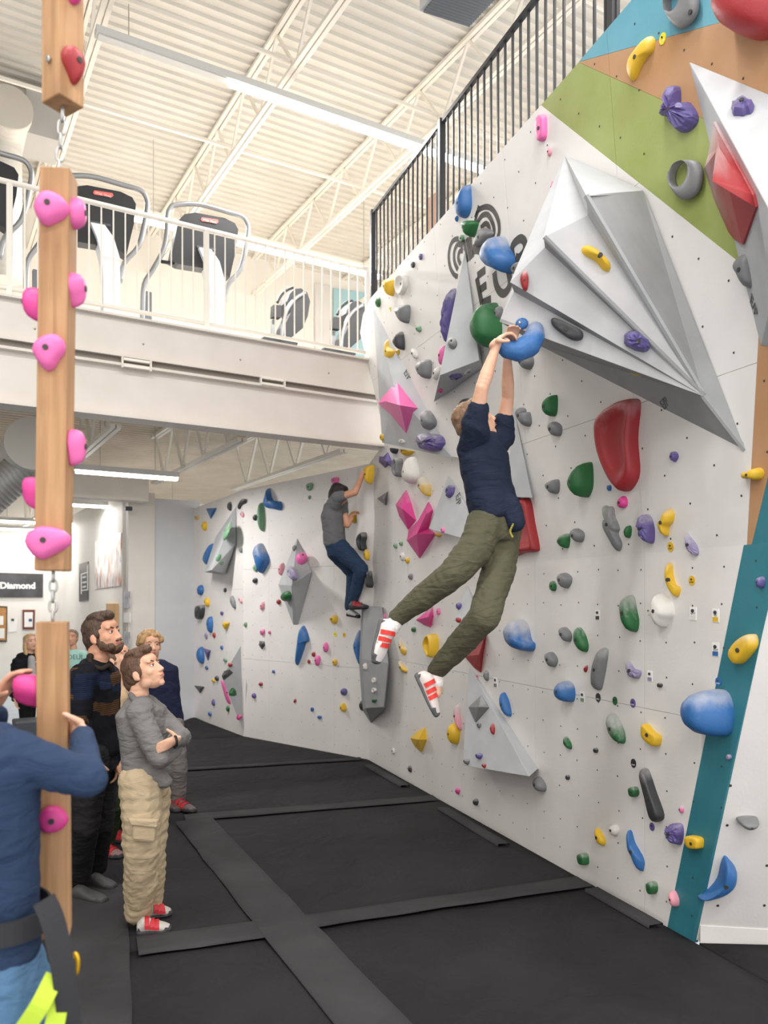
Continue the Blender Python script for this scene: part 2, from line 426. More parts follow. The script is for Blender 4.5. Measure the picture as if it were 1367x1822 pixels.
mat_pad([Vector((-5.4, 6.42, 0)), iL(T1a, T1b), iL(Tma, Tmb), Vector((-6.0, 9.4, 0))], 'black crash mat at the left edge before the pale floor')
def strip(a, b, w, label, z=.004, wav=.012, parts=18, th=.008):
    a = Vector(a); b = Vector(b); d = (b-a).normalized(); x = d.cross(UP); vs = []; fs = []
    n = parts
    for i in range(n+1):
        p = a+(b-a)*i/n
        for k, s in enumerate((-1, -.96, -.5, 0, .5, .96, 1)):
            wob = wav*noise.noise(p*3+Vector((s*5, 0, 0)))
            zz = z+th*(1 if abs(s) < .99 else 0)+.004*noise.noise(p*5+Vector((s*2, 3, 0)))
            vs.append(p+x*(s*w/2+wob)+UP*(zz+.003 if abs(s) < .99 else z+.002))
    for i in range(n):
        for k in range(6): fs.append((i*7+k, i*7+k+1, (i+1)*7+k+1, (i+1)*7+k))
    if ((vs[1]-vs[0]).cross(vs[7]-vs[0])).z < 0: fs = [f[::-1] for f in fs]
    return props(MB().add(vs, fs, True).build('seam_cover', M_STRIP), label, 'mat seam cover', 'cloth covers over the mat seams')
w1 = (z0(372, 1462)-z0(317, 1470)).length*1.0
strip(S1a, iS(T2a, T2b), .31, 'long cloth cover strip between hanging climber and khaki boy, far length', z=.010)
strip(iS(T2a, T2b), NS, .31, 'long cloth cover strip nearest the viewer in the centre foreground', z=.010)
strip(iS(T2a, T2b)+(T2b-T2a).normalized()*.1, iW(T2a, T2b)-(T2b-T2a).normalized()*.05, .17, 'cloth cover strip running to the climbing wall, nearest one')
strip(iL(T2a, T2b)+(T2b-T2a).normalized()*.22, iS(T2a, T2b)-(T2b-T2a).normalized()*.12, .24, 'cloth cover strip at the feet of the boy in khaki trousers', wav=.03)
strip(iS(T1a, T1b)-(T1b-T1a).normalized()*.05, iW(T1a, T1b)-(T1b-T1a).normalized()*.05, .17, 'cloth cover strip running to the wall behind the hanging climber')
strip(iL(T1a, T1b)+(T1b-T1a).normalized()*.2, iS(T1a, T1b)-(T1b-T1a).normalized()*.2, .2, 'cloth cover strip behind the boy in khaki trousers')
strip(iS(T0a, T0b), C2-(T0b-T0a).normalized()*.1, .12, 'cloth cover strip near the foot of the grey tower volume')
strip(S0a+(S0a-S0b).normalized()*.3, L_n, .36, 'cloth cover strip along the bearded man at the lower left')
for (a, b, l) in (((663, 1364), (728, 1401), 'black flap strip at wall foot, farthest of the three'), ((795, 1440), (905, 1506), 'black flap strip at wall foot below the white triangle'), ((1062, 1585), (1178, 1650), 'black flap strip at wall foot next to the teal band')):
    strip(z0(*a)+LM.n*.04, z0(*b)+LM.n*.04, .1, l, wav=.0, parts=4, th=.018)
# ---------------------------------------------------------------- mezzanine
ZM = HC+2.62; EM = 7.55                                      # walking level, front edge on E2
xr = (LB0).dot(E1)+.2                                       # where it meets the climbing wall
M_LAMP = mat('lit tube', 'ffffff', .4, emit=('fffaf0', 9))
M_CHROME = mat('zinc', 'b9b9b6', .35, .9)
mz = empty('mezzanine', B(0, EM, ZM-.95), 'cream steel mezzanine edge beam with floor slab', 'mezzanine', kind='structure')
def ebox(mb, a0, a1, b0, b1, c0, c1):
    return mb.box(B((a0+a1)/2, (b0+b1)/2, (c0+c1)/2), E1*(a1-a0)/2, E2*(b1-b0)/2, UP*(c1-c0)/2)
x_l = -9.0; x_r = 4.62
ebox(MB(), x_l, x_r, EM+.02, 13.6, ZM-.06, ZM).build('floor_slab', M_STEEL, mz)
ch = MB(); ebox(ch, x_l, x_r, EM, EM+.02, ZM-.36, ZM); ebox(ch, x_l, x_r, EM-.06, EM, ZM-.02, ZM); ebox(ch, x_l, x_r, EM-.035, EM, ZM-.38, ZM-.36)
ch.build('edge_channel', M_STEEL, mz)
ebox(MB(), x_l, x_r, EM+.02, EM+.06, ZM-.44, ZM-.36).build('shadow_gap', mat('gap shade colour', '8e857a', .7), mz)  # dark strip between channel and girder; the gap's shade is put into its colour
gd = MB(); ebox(gd, x_l, x_r, EM-.02, EM+.22, ZM-.46, ZM-.435); ebox(gd, x_l, x_r, EM+.05, EM+.075, ZM-.92, ZM-.46); ebox(gd, x_l, x_r, EM-.03, EM+.22, ZM-.94, ZM-.92)
gd.build('girder', M_STEEL, mz)
for px, py in ((243, 648), (485, 680)):
    pb = Plane(B(0, EM-.02, 0), -E2).hit(px, py)
    b_ = MB(); b_.box(pb+UP*.03, E1*.13, E2*.02, UP*.012); b_.box(pb-UP*.03, E1*.13, E2*.02, UP*.012)
    b_.box(pb-E1*.13, E1*.008, E2*.02, UP*.05); b_.box(pb+E1*.13, E1*.008, E2*.02, UP*.05)
    b_.build('clip_bracket', M_STEEL2, mz)
for px, py in ((62, 585), (255, 612), (428, 640), (585, 664)):
    pb = Plane(B(0, EM, 0), -E2).hit(px, py); MB().ell(pb, (.012, .012, .012), sub=1).build('bolt', M_CHROME, mz)
# underside deck and joists
M_DECK = mat('steel deck paint', 'd6d2ca', .55, col2='cfcbc2', scale=2)
def deck(name, a0, a1, b0, b1, z, per, h, m, label):
    """trapezoidal steel deck, ribs along E1"""
    vs = []; fs = []; e = b0; n = 0
    while e < b1:
        for de, dz in ((0, 0), (per*.28, 0), (per*.38, h), (per*.9, h)):
            vs += [B(a0, e+de, z+dz), B(a1, e+de, z+dz)]; n += 1
        e += per
    for i in range(n-1): fs.append((2*i, 2*i+1, 2*i+3, 2*i+2))
    o = MB().add(vs, fs).build(name, m); return props(o, label, 'ceiling', kind='structure')
deck('ceiling', -9, 9, -7, 13.6, 8.06, .155, .032, M_DECK, 'ribbed white steel roof deck high above the gym')
deck('ceiling_lower', -12, 10, EM+.3, FWe2, ZM-.2, .155, .04, mat('lower deck paint', 'cfc3b0', .6, col2='c4b7a2', scale=2), 'ribbed steel deck under the mezzanine')
def joist(e1, b0, b1, zt, zb, label, step=.62, group=None, w=.05):
    t = empty('roof_joist', B(e1, b0, zb), label, 'joist', group)
    for s in (-1, 1):
        MB().box(B(e1+s*.03, (b0+b1)/2, zt), E1*.022, E2*(b1-b0)/2, UP*.02).build('top_chord', M_STEEL2, t)
        MB().box(B(e1+s*.03, (b0+b1)/2, zb), E1*.022, E2*(b1-b0)/2, UP*.02).build('bottom_chord', M_STEEL2, t)
    b = b0; k = 0
    while b < b1-step/2:
        a = B(e1, b, zb if k % 2 else zt); c = B(e1, min(b+step/2, b1), zt if k % 2 else zb)
        MB().bar(a, c, .03, .03).build('web', M_STEEL2, t); b += step/2; k += 1
    return t
JL = ['behind the timber post', 'crossing the dark end of the lamp', 'crossing the lit tubes', 'meeting the black railing', 'farthest right behind the railing']
for k, e in enumerate((1.48, 3.35, 5.2, 7.05)):
    joist(e, -2, 13.5, 8.03, 7.38, 'white open-web roof joist ' + JL[k], 1.0, 'roof joists')
for k, e in enumerate((-.4, 1.66, 2.97, 4.2)):
    joist(e, EM+.5, 11.75, ZM-.25, HC+1.7, 'white open-web floor joist under the mezzanine, ' + ['far left by the duct', 'nearest the timber post', 'in the middle', 'nearest the climbing wall'][k], .9, 'mezzanine joists')
for k, e in enumerate((-2.2, .2, 2.0)):
    joist(e, 12.3, FWe2-.2, ZM-.25, HC+1.62, 'white floor joist over the back room, ' + ['leftmost', 'middle', 'beside the poster wall'][k], .9, 'back room joists')
bmz = MB(); ebox(bmz, -9, 2.9, 11.8, 12.1, HC+1.43, HC+1.78)
props(bmz.build('trim_3', M_STEEL), 'deep cream cross beam under the mezzanine', 'beam', kind='structure')
for k, (b, z) in enumerate(((3.4, 7.55), (5.6, 7.7), (7.6, 7.5), (9.6, 7.6), (11.6, 7.5))):
    o = MB().bar(B(-3 if k < 4 else 1.6, b, z), B(9, b, z), .035, .035).build('bridging_bar', M_STEEL2)
    props(o, 'thin white bridging bar across roof joists, ' + ['nearest', 'second', 'third', 'fourth', 'farthest'][k], 'bracing bar', 'bridging bars')
uw = MB(); ebox(uw, -9, 9, 13.5, 13.6, ZM, 8.2)
props(uw.build('wall_upper', M_WHITE), 'white rear wall of the upper floor', 'wall', kind='structure')
sw = MB(); ebox(sw, -9.1, -9.0, -7, FWe2, -.3, 8.2)
props(sw.build('wall_side', M_WHITE), 'plain white side wall at the far left of the gym', 'wall', kind='structure')
# ---------------------------------------------------------------- lamps
M_HOUS = mat('lamp housing', 'd5d5d2', .5)
def strip_light(e1, e2, z, segs, label, seg=1.27, power=40, group='strip lights', w=.11):
    t = empty('strip_light', B(e1, e2, z), label, 'ceiling light', group)
    n = len(segs)
    for i, lit in enumerate(segs):
        a0 = e1+i*seg; h = MB(); ebox(h, a0, a0+seg, e2-w/2, e2+w/2, z, z+.07); h.build('housing', M_HOUS, t)
        if lit:
            d = MB(); ebox(d, a0+.02, a0+seg-.02, e2-w*.42, e2+w*.42, z-.035, z-.002); d.build('tube', M_LAMP, t)
        else:
            d = MB(); ebox(d, a0+.02, a0+seg-.02, e2-w*.4, e2+w*.4, z-.012, z-.002); d.build('tube', M_HOUS, t)
    for a in (e1+.3, e1+n*seg-.3):
        MB().bar(B(a, e2, z+.07), B(a, e2, 8.0 if z > 5.5 else ZM-.2), .008, .008).build('hanger', M_CHROME, t)
    if power:
        k = segs.count(1); c = sum(e1+(i+.5)*seg for i in range(n) if segs[i])/k
        o = ceil_lamp(B(c, e2, z-.06), k*seg*.95, .1, power*k, RZ1); o.parent = t; o.location = wmat(t).inverted() @ o.location
    return t
q = EYE+ray(170, 62)*((7.1-HC)/ray(170, 62).z)
strip_light(q.dot(E1), q.dot(E2), 7.1, [0, 1, 1, 1, 1], 'long strip light with an unlit near end, left of the black railing')
q = EYE+ray(232, 385)*((6.9-HC)/ray(232, 385).z)
strip_light(q.dot(E1), min(q.dot(E2), 12.9), 6.9, [1, 1, 1], 'lit strip light above the exercise machines')
for (x, y, n, l) in ((132, 836, 1, 'lit strip light under the mezzanine beside the duct'), (-40, 924, 2, 'lit strip light in the back room, second from the camera'), (-20, 945, 2, 'lit strip light in the back room over the banner')):
    z_ = HC+1.55; q = EYE+ray(x, y)*((z_-HC)/ray(x, y).z)
    strip_light(q.dot(E1), min(q.dot(E2), FWe2-.5), z_, [1]*n, l, power=42 if n == 1 else 16)
q = EYE+ray(60, 893)*(1.55/ray(60, 893).z); strip_light(q.dot(E1), q.dot(E2), HC+1.55, [1, 1], 'lit strip light in the back room behind the cross beam', power=22)
# ---------------------------------------------------------------- volumes
def sand(name, c1, c2, rough=.8):
    return mat(name, c1, rough, col2=c2, scale=5, bump=.12, bscale=260, lo=.3, hi=.7)
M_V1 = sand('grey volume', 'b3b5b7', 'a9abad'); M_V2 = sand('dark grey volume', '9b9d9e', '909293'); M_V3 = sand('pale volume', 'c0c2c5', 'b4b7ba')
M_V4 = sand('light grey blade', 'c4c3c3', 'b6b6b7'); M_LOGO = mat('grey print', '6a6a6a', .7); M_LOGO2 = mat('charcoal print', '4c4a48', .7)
def V(pl, x, y, n=0): return pl.hit(x, y, n)
def fix_normals(verts, faces):
    me = bpy.data.meshes.new('tmp'); me.from_pydata([tuple(v) for v in verts], [], faces); bm = bmesh.new(); bm.from_mesh(me)
    bmesh.ops.recalc_face_normals(bm, faces=bm.faces); out = [tuple(v.index for v in f.verts) for f in bm.faces]; bm.free(); bpy.data.meshes.remove(me); return out
def volume(pts, faces, label, m, pl, sink=.004, bevel=.004):
    vs = [V(pl, *p) for p in pts]; c = sum(vs, Vector())/len(vs)
    root = empty('wall_volume', c, label, 'climbing volume', 'grey volumes on the climbing walls')
    MB().add(vs, fix_normals(vs, faces)).build('shell', m, root, bevel=bevel)
    return root, vs
# big fan-shaped wedge
fa = dict(a=(889, 572, .98), b=(915, 519, .92), b2=(908, 502, .98), c=(970, 440, .84), c2=(968, 422, .9), d=(1046, 383, .66), d2=(1043, 347, .72),
          e=(1145, 339, .02), T=(1253, 705, .12), R=(1327, 801, 0), P=(1005, 276, 0), Q=(955, 612, 0), X=(1094, 330, 0))
ks = list(fa); fv = {k: V(UM, *fa[k]) for k in ks}; ix = {k: i for i, k in enumerate(ks)}
fan = empty('wedge_volume', fv['Q'], 'huge grey fan-shaped wedge volume with stepped blades jutting over the hanging climber', 'climbing volume')
def fpart(name, fl, m, thick=None):
    used = sorted(set(sum((list(f) for f in fl), [])), key=ks.index); loc = {k: i for i, k in enumerate(used)}
    vs = [fv[k] for k in used]; fs = [tuple(loc[k] for k in f) for f in fl]
    out = []
    cen = sum(fv.values(), Vector())/len(fv) - UM.n*.4
    for f in fs:
        nr = (vs[f[1]]-vs[f[0]]).cross(vs[f[2]]-vs[f[0]]); mid = sum((vs[i] for i in f), Vector())/len(f)
        out.append(f if nr.dot(mid-cen) > 0 else f[::-1])
    o = MB().add(vs, out).build(name, m, fan)
    s = o.modifiers.new('thick', 'SOLIDIFY'); s.thickness = .015; s.offset = -1
    return o
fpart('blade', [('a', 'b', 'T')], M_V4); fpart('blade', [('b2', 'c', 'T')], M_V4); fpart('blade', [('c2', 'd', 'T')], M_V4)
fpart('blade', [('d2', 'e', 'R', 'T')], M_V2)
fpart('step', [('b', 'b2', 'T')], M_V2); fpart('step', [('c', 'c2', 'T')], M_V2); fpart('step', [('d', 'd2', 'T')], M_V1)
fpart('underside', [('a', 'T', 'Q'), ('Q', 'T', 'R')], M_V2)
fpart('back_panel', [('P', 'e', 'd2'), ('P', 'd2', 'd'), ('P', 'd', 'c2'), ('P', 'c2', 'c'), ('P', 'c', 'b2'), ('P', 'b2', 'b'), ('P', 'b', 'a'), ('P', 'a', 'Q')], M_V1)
PLB1 = plane3(fv['a'], fv['b'], fv['T']); PLB2 = plane3(fv['b2'], fv['c'], fv['T']); PLB3 = plane3(fv['c2'], fv['d'], fv['T'])
PLB4 = plane3(fv['d2'], fv['e'], fv['T']); PLBU = plane3(fv['Q'], fv['T'], fv['R'])
sp_, spv = volume([(828, 444, 0), (772, 716, .03), (853, 641, .1), (783, 668, .36), (860, 655, 0)], [(0, 3, 2), (3, 1, 4, 2), (0, 1, 3), (0, 2, 4), (0, 4, 1)], 'tall grey spike-shaped volume left of the printed letters', M_V1, UM)
PSPF = plane3(spv[0], spv[2], spv[3]); PSPU = plane3(spv[3], spv[1], spv[2])
rv_, rvv = volume([(1226, 109, 0), (1354, 615, 0), (1400, 430, .42), (1520, 230, 0), (1500, 640, 0)], [(0, 2, 1), (0, 3, 2), (1, 2, 4), (2, 3, 4), (0, 1, 4, 3)], 'large pale grey pyramid volume at the upper right edge', M_V3, UM)
PRVL = plane3(rvv[0], rvv[1], rvv[2]); PRVR = plane3(rvv[0], rvv[2], rvv[3])
lv_, lvv = volume([(664, 546, 0), (680, 788, 0), (806, 815, 0), (705, 700, .09)], [(0, 1, 3), (1, 2, 3), (0, 3, 2), (0, 2, 1)], 'flat pale triangular volume carrying the pink diamond hold', M_V3, UM)
PLV = plane3(lvv[0], lvv[3], lvv[2])
tv_, tvv = volume([(798, 845, 0), (763, 941, .13), (872, 972, .12), (872, 968, 0), (790, 946, 0)], [(0, 1, 2), (1, 4, 3, 2), (0, 4, 1), (0, 2, 3), (0, 3, 4)], 'pale triangular plate volume behind the hanging climber at hip height', M_V3, LM)
PTV = plane3(tvv[0], tvv[1], tvv[2])
volume([(913, 720, 0), (902, 884, .08), (947, 886, .07), (950, 884, 0), (918, 884, 0)], [(0, 1, 2), (1, 4, 3, 2), (0, 4, 1), (0, 2, 3), (0, 3, 4)], 'narrow pale plate volume above the boxy red hold', M_V3, UM)
bt_, btv = volume([(836, 1184, 0), (823, 1362, .2), (942, 1382, .16), (958, 1368, 0), (850, 1345, 0)], [(0, 1, 2), (1, 4, 3, 2), (0, 4, 1), (0, 2, 3), (0, 3, 4)], 'large white triangular volume low on the wall below the climber\'s feet', M_V3, LM)
PBT = plane3(btv[0], btv[1], btv[2])
st_, stv = volume([(832, 1040, 0), (806, 1103, .12), (862, 1135, .12), (868, 1128, 0)], [(0, 1, 2), (1, 3, 2), (0, 3, 1), (0, 2, 3)], 'small pale triangular volume between the climber\'s knees', M_V3, LM)
PST = plane3(stv[0], stv[1], stv[2])
PCOL = Plane(C2, cdir)
cp = [(647, 1079), (680, 1081), (691, 1180), (683, 1258), (651, 1260), (644, 1172)]
cvs = [(x, y, .34 if 1 < i else .16) for i, (x, y) in enumerate(cp)] + [(660, 1286, .02)] + [(640, 1079, -.1), (690, 1079, -.1), (698, 1180, -.1), (690, 1262, -.1), (643, 1264, -.1), (636, 1172, -.1)]
ct_, ctv = volume(cvs, [(0, 1, 2, 5), (5, 2, 3, 4), (4, 3, 6), (0, 7, 8, 1), (1, 8, 9, 2), (2, 9, 10, 3), (3, 10, 6), (4, 6, 11), (5, 4, 11, 12), (0, 5, 12, 7)], 'tall dark grey tower volume in the wall corner below the far climber', M_V2, PCOL)
PCT = plane3(ctv[5], ctv[2], ctv[3])
bs_, bsv = volume([(421, 900, 0), (419, 968, .02), (401, 1021, .05), (377, 1014, .34), (364, 1018, .16), (384, 955, 0), (392, 1022, 0)], [(0, 5, 4, 3), (0, 3, 2, 1), (3, 4, 2), (4, 6, 2), (5, 6, 4), (0, 1, 5), (1, 2, 6, 5)], 'long grey spike volume high on the far end wall', M_V1, SB)
PBS = plane3(bsv[0], bsv[3], bsv[2]); PBS2 = plane3(bsv[0], bsv[4], bsv[3])
dm_, dmv = volume([(529, 957, 0), (555, 1017, .03), (531, 1112, 0), (495, 1040, .03), (519, 1042, .34), (522, 1112, 0)], [(0, 3, 4), (0, 4, 1), (3, 5, 4), (4, 5, 2, 1), (0, 1, 2, 5, 3)], 'grey diamond-shaped volume in the middle of the distant wall', M_V1, SMID)
PDM1 = plane3(dmv[0], dmv[4], dmv[1]); PDM2 = plane3(dmv[3], dmv[4], dmv[5])
lb_, lbv = volume([(429, 1148, 0), (395, 1205, .3), (432, 1298, 0), (440, 1220, -.02), (405, 1200, 0)], [(0, 1, 2), (0, 2, 3), (1, 4, 2), (0, 4, 1), (0, 3, 4), (2, 4, 3)], 'grey triangular volume low on the far end wall', M_V1, SB)
PLBB = plane3(lbv[0], lbv[1], lbv[2])
def decal_text(txt, px, py, pl, size, rot, m, parent, bold=.0):
    o = pl.hit(px, py, .003); c, s = math.cos(math.radians(rot)), math.sin(math.radians(rot))
    return text_part('lettering', txt, size, o, pl.u*c+pl.v*s, pl.v*c-pl.u*s, m, parent, depth=.003, bold=bold)
decal_text('E/P', 1187, 724, PLBU, .075, 8, M_LOGO, fan)
decal_text('E/P', 1340, 552, PRVL, .09, -70, M_LOGO, rv_)
decal_text('E/P', 722, 671, PLV, .11, -50, M_LOGO, lv_)
decal_text('E/P', 812, 892, PTV, .1, -60, M_LOGO, tv_)
# printed logo: winged lines and the letters E U R
def ribbon(pts, w, pl, m, parent, off=.0025, name='logo_stroke'):
    q = [Vector(pl.st(pl.hit(x, y))) for x, y in pts]; q = crom(q, 6, False); vs = []; n = len(q)
    for i in range(n):
        t = (q[min(i+1, n-1)]-q[max(i-1, 0)]).normalized(); x = Vector((-t.y, t.x))
        for s in (-1, 1): vs.append(pl.at(*(q[i]+x*s*w/2), off))
    fs = [(2*i, 2*i+1, 2*i+3, 2*i+2) for i in range(n-1)]
    if ((vs[1]-vs[0]).cross(vs[2]-vs[0])).dot(pl.n) < 0: fs = [f[::-1] for f in fs]
    return MB().add(vs, fs).build(name, m, parent)
lg = empty('wall_logo', UM.hit(850, 430), 'charcoal winged line logo printed on the wall beside the letters E U R', 'logo')
for p in ([(846, 388), (852, 374), (866, 368), (878, 374), (887, 392), (889, 410), (886, 424)], [(850, 396), (858, 384), (868, 382), (876, 394), (880, 410), (877, 424)], [(856, 406), (864, 398), (870, 402), (872, 414), (868, 424)],
          [(826, 430), (814, 425), (804, 432), (799, 452), (801, 474), (808, 488), (815, 492)], [(824, 438), (815, 435), (809, 447), (809, 465), (815, 480)], [(824, 446), (818, 448), (816, 460), (820, 470)],
          [(826, 428), (833, 466)], [(831, 424), (838, 462)], [(836, 420), (842, 458)], [(846, 394), (853, 366)], [(842, 440), (850, 438), (858, 442)], [(841, 450), (848, 447), (856, 450)]):
    ribbon(p, .04, UM, M_LOGO2, lg)
E_ = [[(849, 494), (858, 540)], [(850, 491), (864, 480)], [(854, 516), (866, 507)], [(858, 540), (874, 532)]]
for p in E_: ribbon(p, .06, UM, M_LOGO2, lg, name='letter_e_stroke')
ribbon([(880, 484), (883, 505), (889, 518), (897, 522), (905, 514), (908, 500), (904, 478)], .062, UM, M_LOGO2, lg, name='letter_u_stroke')
ribbon([(916, 470), (912, 440), (925, 425), (934, 430), (934, 445), (925, 458), (918, 458)], .06, UM, M_LOGO2, lg, name='letter_r_stroke')
ribbon([(926, 456), (936, 470)], .06, UM, M_LOGO2, lg, name='letter_r_stroke')
# ---------------------------------------------------------------- climbing holds
HC_ = dict(blue='3268a4', green='276637', yellow='dcb22c', purple='5f548d', pink='e66cab', magenta='d84490', red='a02b30', grey='77787a', black='37383a', white='dddad4', teal='3c8f86', palegreen='6f9a78', palepink='e39aa9', lilac='8f86a8')
def hold_mat(c, chalk):
    key = 'hold %s %.1f' % (c, chalk)
    if key in MATS: return MATS[key]
    m, t, p = nmat(key); N = t.nodes; L = t.links
    tc = N.new('ShaderNodeTexCoord'); nz = N.new('ShaderNodeTexNoise'); nz.inputs['Scale'].default_value = 3.0; nz.inputs['Detail'].default_value = 5
    L.new(tc.outputs['Generated'], nz.inputs['Vector'])
    sx = N.new('ShaderNodeSeparateXYZ'); L.new(tc.outputs['Generated'], sx.inputs[0])
    ad = N.new('ShaderNodeMath'); ad.operation = 'ADD'; L.new(nz.outputs['Fac'], ad.inputs[0]); L.new(sx.outputs['Z'], ad.inputs[1])
    mr = N.new('ShaderNodeMapRange'); mr.inputs[1].default_value = 1.6-chalk; mr.inputs[2].default_value = 2.15-chalk; mr.inputs[4].default_value = min(.8, .2+chalk*.7)
    L.new(ad.outputs[0], mr.inputs[0]); mx = N.new('ShaderNodeMix'); mx.data_type = 'RGBA'; L.new(mr.outputs[0], mx.inputs['Factor'])
    mx.inputs['A'].default_value = lin(HC_[c]); mx.inputs['B'].default_value = lin('b9b7b6'); L.new(mx.outputs['Result'], p.inputs['Base Color'])
    p.inputs['Roughness'].default_value = .48
    n2 = N.new('ShaderNodeTexNoise'); n2.inputs['Scale'].default_value = 90; L.new(tc.outputs['Object'], n2.inputs['Vector'])
    b = N.new('ShaderNodeBump'); b.inputs['Strength'].default_value = .12; b.inputs['Distance'].default_value = .01; L.new(n2.outputs['Fac'], b.inputs['Height']); L.new(b.outputs[0], p.inputs['Normal'])
    MATS[key] = m; return m
def pick_plane(x, y):
    if x < 433: return SB
    if x < 655: return SMID
    if (x-1231)/(1367-1231) > (1660-y)/(1660-1082) and x > 1231: return RPL
    for (xa, ya), (xb, yb) in (((640, 797), (830, 818)), ((830, 818), (905, 985)), ((905, 985), (1345, 1004)), ((1345, 1004), (1500, 1004))):
        if xa <= x <= xb: return UM if y < ya+(yb-ya)*(x-xa)/(xb-xa) else LM
    return UM
PROF = {'d': [(1, 0), (1.0, .12), (.95, .42), (.82, .72), (.58, .93), (.28, 1.0)], 'f': [(1, 0), (1, .45), (.95, .8), (.84, 1), (.4, .96)],
        'h': [(1, 0), (1, .3), (.97, .7), (.9, .95), (.78, 1.0), (.66, .78), (.5, .55), (.2, .5)]}
def bolt_on(parent, pl, x, y, off, r=.011):
    c = pl.hit(x, y, off); n = 8
    vs = [c+pl.n*.001+(pl.u*math.cos(2*math.pi*k/n)+pl.v*math.sin(2*math.pi*k/n))*r for k in range(n)]+[c-pl.n*.02+(pl.u*math.cos(2*math.pi*k/n)+pl.v*math.sin(2*math.pi*k/n))*r for k in range(n)]
    fs = [tuple(range(n))]+[(i, n+i, n+(i+1) % n, (i+1) % n) for i in range(n)]
    fs = fix_normals(vs, fs+[tuple(range(2*n-1, n-1, -1))])
    return MB().add(vs, fs).build('bolt', M_HOLE, parent)
def H(col, kind, label, shape, prot=None, pl=None, chalk=.5, ap=(0, 0), bolt=True, ridge=None, name='climbing_hold', group='climbing holds on the walls', parent=None):
    if isinstance(shape, tuple):
        cx, cy, rx, ry = shape[:4]; rot = math.radians(shape[4]) if len(shape) > 4 else 0
        n = 18 if max(rx, ry) > 12 else 12
        rnd = random.Random(int(cx*7+cy))
        ph = rnd.uniform(0, 6.28)
        pts = []
        for k in range(n):
            t = 2*math.pi*k/n; w = 1+.07*math.sin(2*t+ph)+.05*math.sin(3*t+ph*2)
            if kind == 'g': w += rnd.uniform(-.14, .1)
            X, Y = rx*w*math.cos(t), ry*w*math.sin(t)
            pts.append((cx+X*math.cos(rot)-Y*math.sin(rot), cy+X*math.sin(rot)+Y*math.cos(rot)))
    else:
        pts = shape; cx = sum(p[0] for p in pts)/len(pts); cy = sum(p[1] for p in pts)/len(pts)
        if kind != 'p': pts = [tuple(v) for v in crom([Vector(p) for p in pts], 4)]
        rnd = random.Random(int(cx*7+cy))
    pl = pl or pick_plane(cx, cy)
    w0 = [Vector(pl.st(pl.hit(x, y))) for x, y in pts]
    size = sorted((max(p[i] for p in w0)-min(p[i] for p in w0)) for i in (0, 1))[0]
    if prot is None: prot = max(.018, min(.16, .42*size))
    if kind != 'p':                                          # relief leans the silhouette sideways: narrow the footprint to compensate
        q = pl.hit(cx, cy, 0)+pl.n*prot-EYE; s2 = Vector((CX+F*q.x/q.y-cx, HY-F*q.z/q.y-cy))
        if s2.length > .3:
            dr = s2.normalized(); pr = [Vector(p).dot(dr) for p in pts]; lo, hi = min(pr), max(pr)
            ext = .62*s2.length; k = max(.55, (hi-lo-ext)/(hi-lo)); prot = min(prot, prot*(1-k)*(hi-lo)/max(ext*.0+ (1-k)*(hi-lo), 1e-6))
            if (hi-lo)*(1-.55) < ext: prot *= (hi-lo)*.45/ext
            pts = [tuple(Vector(p)+dr*((v-lo)*k+lo-v)) for p, v in zip(pts, pr)]
    sh = 0
    w0 = [Vector(pl.st(pl.hit(x, y))) for x, y in pts]; c = sum(w0, Vector((0, 0)))/len(w0)
    size = sorted((max(p[i] for p in w0)-min(p[i] for p in w0)) for i in (0, 1))[0]
    A = sum(w0[i].x*w0[(i+1) % len(w0)].y-w0[(i+1) % len(w0)].x*w0[i].y for i in range(len(w0)))
    if A < 0: w0 = w0[::-1]
    n = len(w0); vs = []; fs = []; apx = c+Vector((ap[0]*size, ap[1]*size))
    if kind == 'p':                                          # faceted: ridge line of points (px, py, height fraction)
        base = [pl.at(p.x, p.y, -.004) for p in w0]; lip = [pl.at(p.x, p.y, .012) for p in w0]
        rp = ridge or [(cx, cy, 1)]; rv = [pl.hit(x, y, prot*h) for x, y, h in rp]; rst = [Vector(pl.st(v)) for v in rv]
        vs = base+lip+rv; fs = [(i, (i+1) % n, n+(i+1) % n, n+i) for i in range(n)]
        near = [min(range(len(rv)), key=lambda k: (rst[k]-w0[i]).length) for i in range(n)]
        for i in range(n):
            j = (i+1) % n; fs.append((n+i, n+j, 2*n+near[i]))
            if near[i] != near[j]: fs.append((n+j, 2*n+near[j], 2*n+near[i]))
        fs = fix_normals(vs, fs); smooth = False
    elif kind == 'r':                                        # jug with a hole: swept ring
        ring = []; m = 10
        hx, hy, hr = ridge
        hc = Vector(pl.st(pl.hit(hx, hy, sh)))
        for i, p in enumerate(w0):
            inner = hc+(p-hc).normalized()*hr; mid = (p+inner)/2; rad = (p-inner).length/2
            dr = (p-inner).normalized()
            for k in range(m):
                t = 2*math.pi*k/m; q = mid+dr*rad*math.cos(t); vs.append(pl.at(q.x, q.y, prot*.5+prot*.5*math.sin(t)))
        for i in range(n):
            for k in range(m): fs.append((i*m+k, ((i+1) % n)*m+k, ((i+1) % n)*m+(k+1) % m, i*m+(k+1) % m))
        fs = fix_normals(vs, fs); smooth = True
    else:
        prof = PROF.get(kind, PROF['d'])
        for s, h in prof:
            for p in w0:
                q = (p-c)*s+c+(apx-c)*h*.8; jit = rnd.uniform(-.16, .1)*prot if kind == 'g' and h > 0 else 0
                vs.append(pl.at(q.x, q.y, prot*h+jit-(.004 if h == 0 else 0)))
        vs.append(pl.at(apx.x*.8+c.x*.2, apx.y*.8+c.y*.2, prot*prof[-1][1]*1.01))
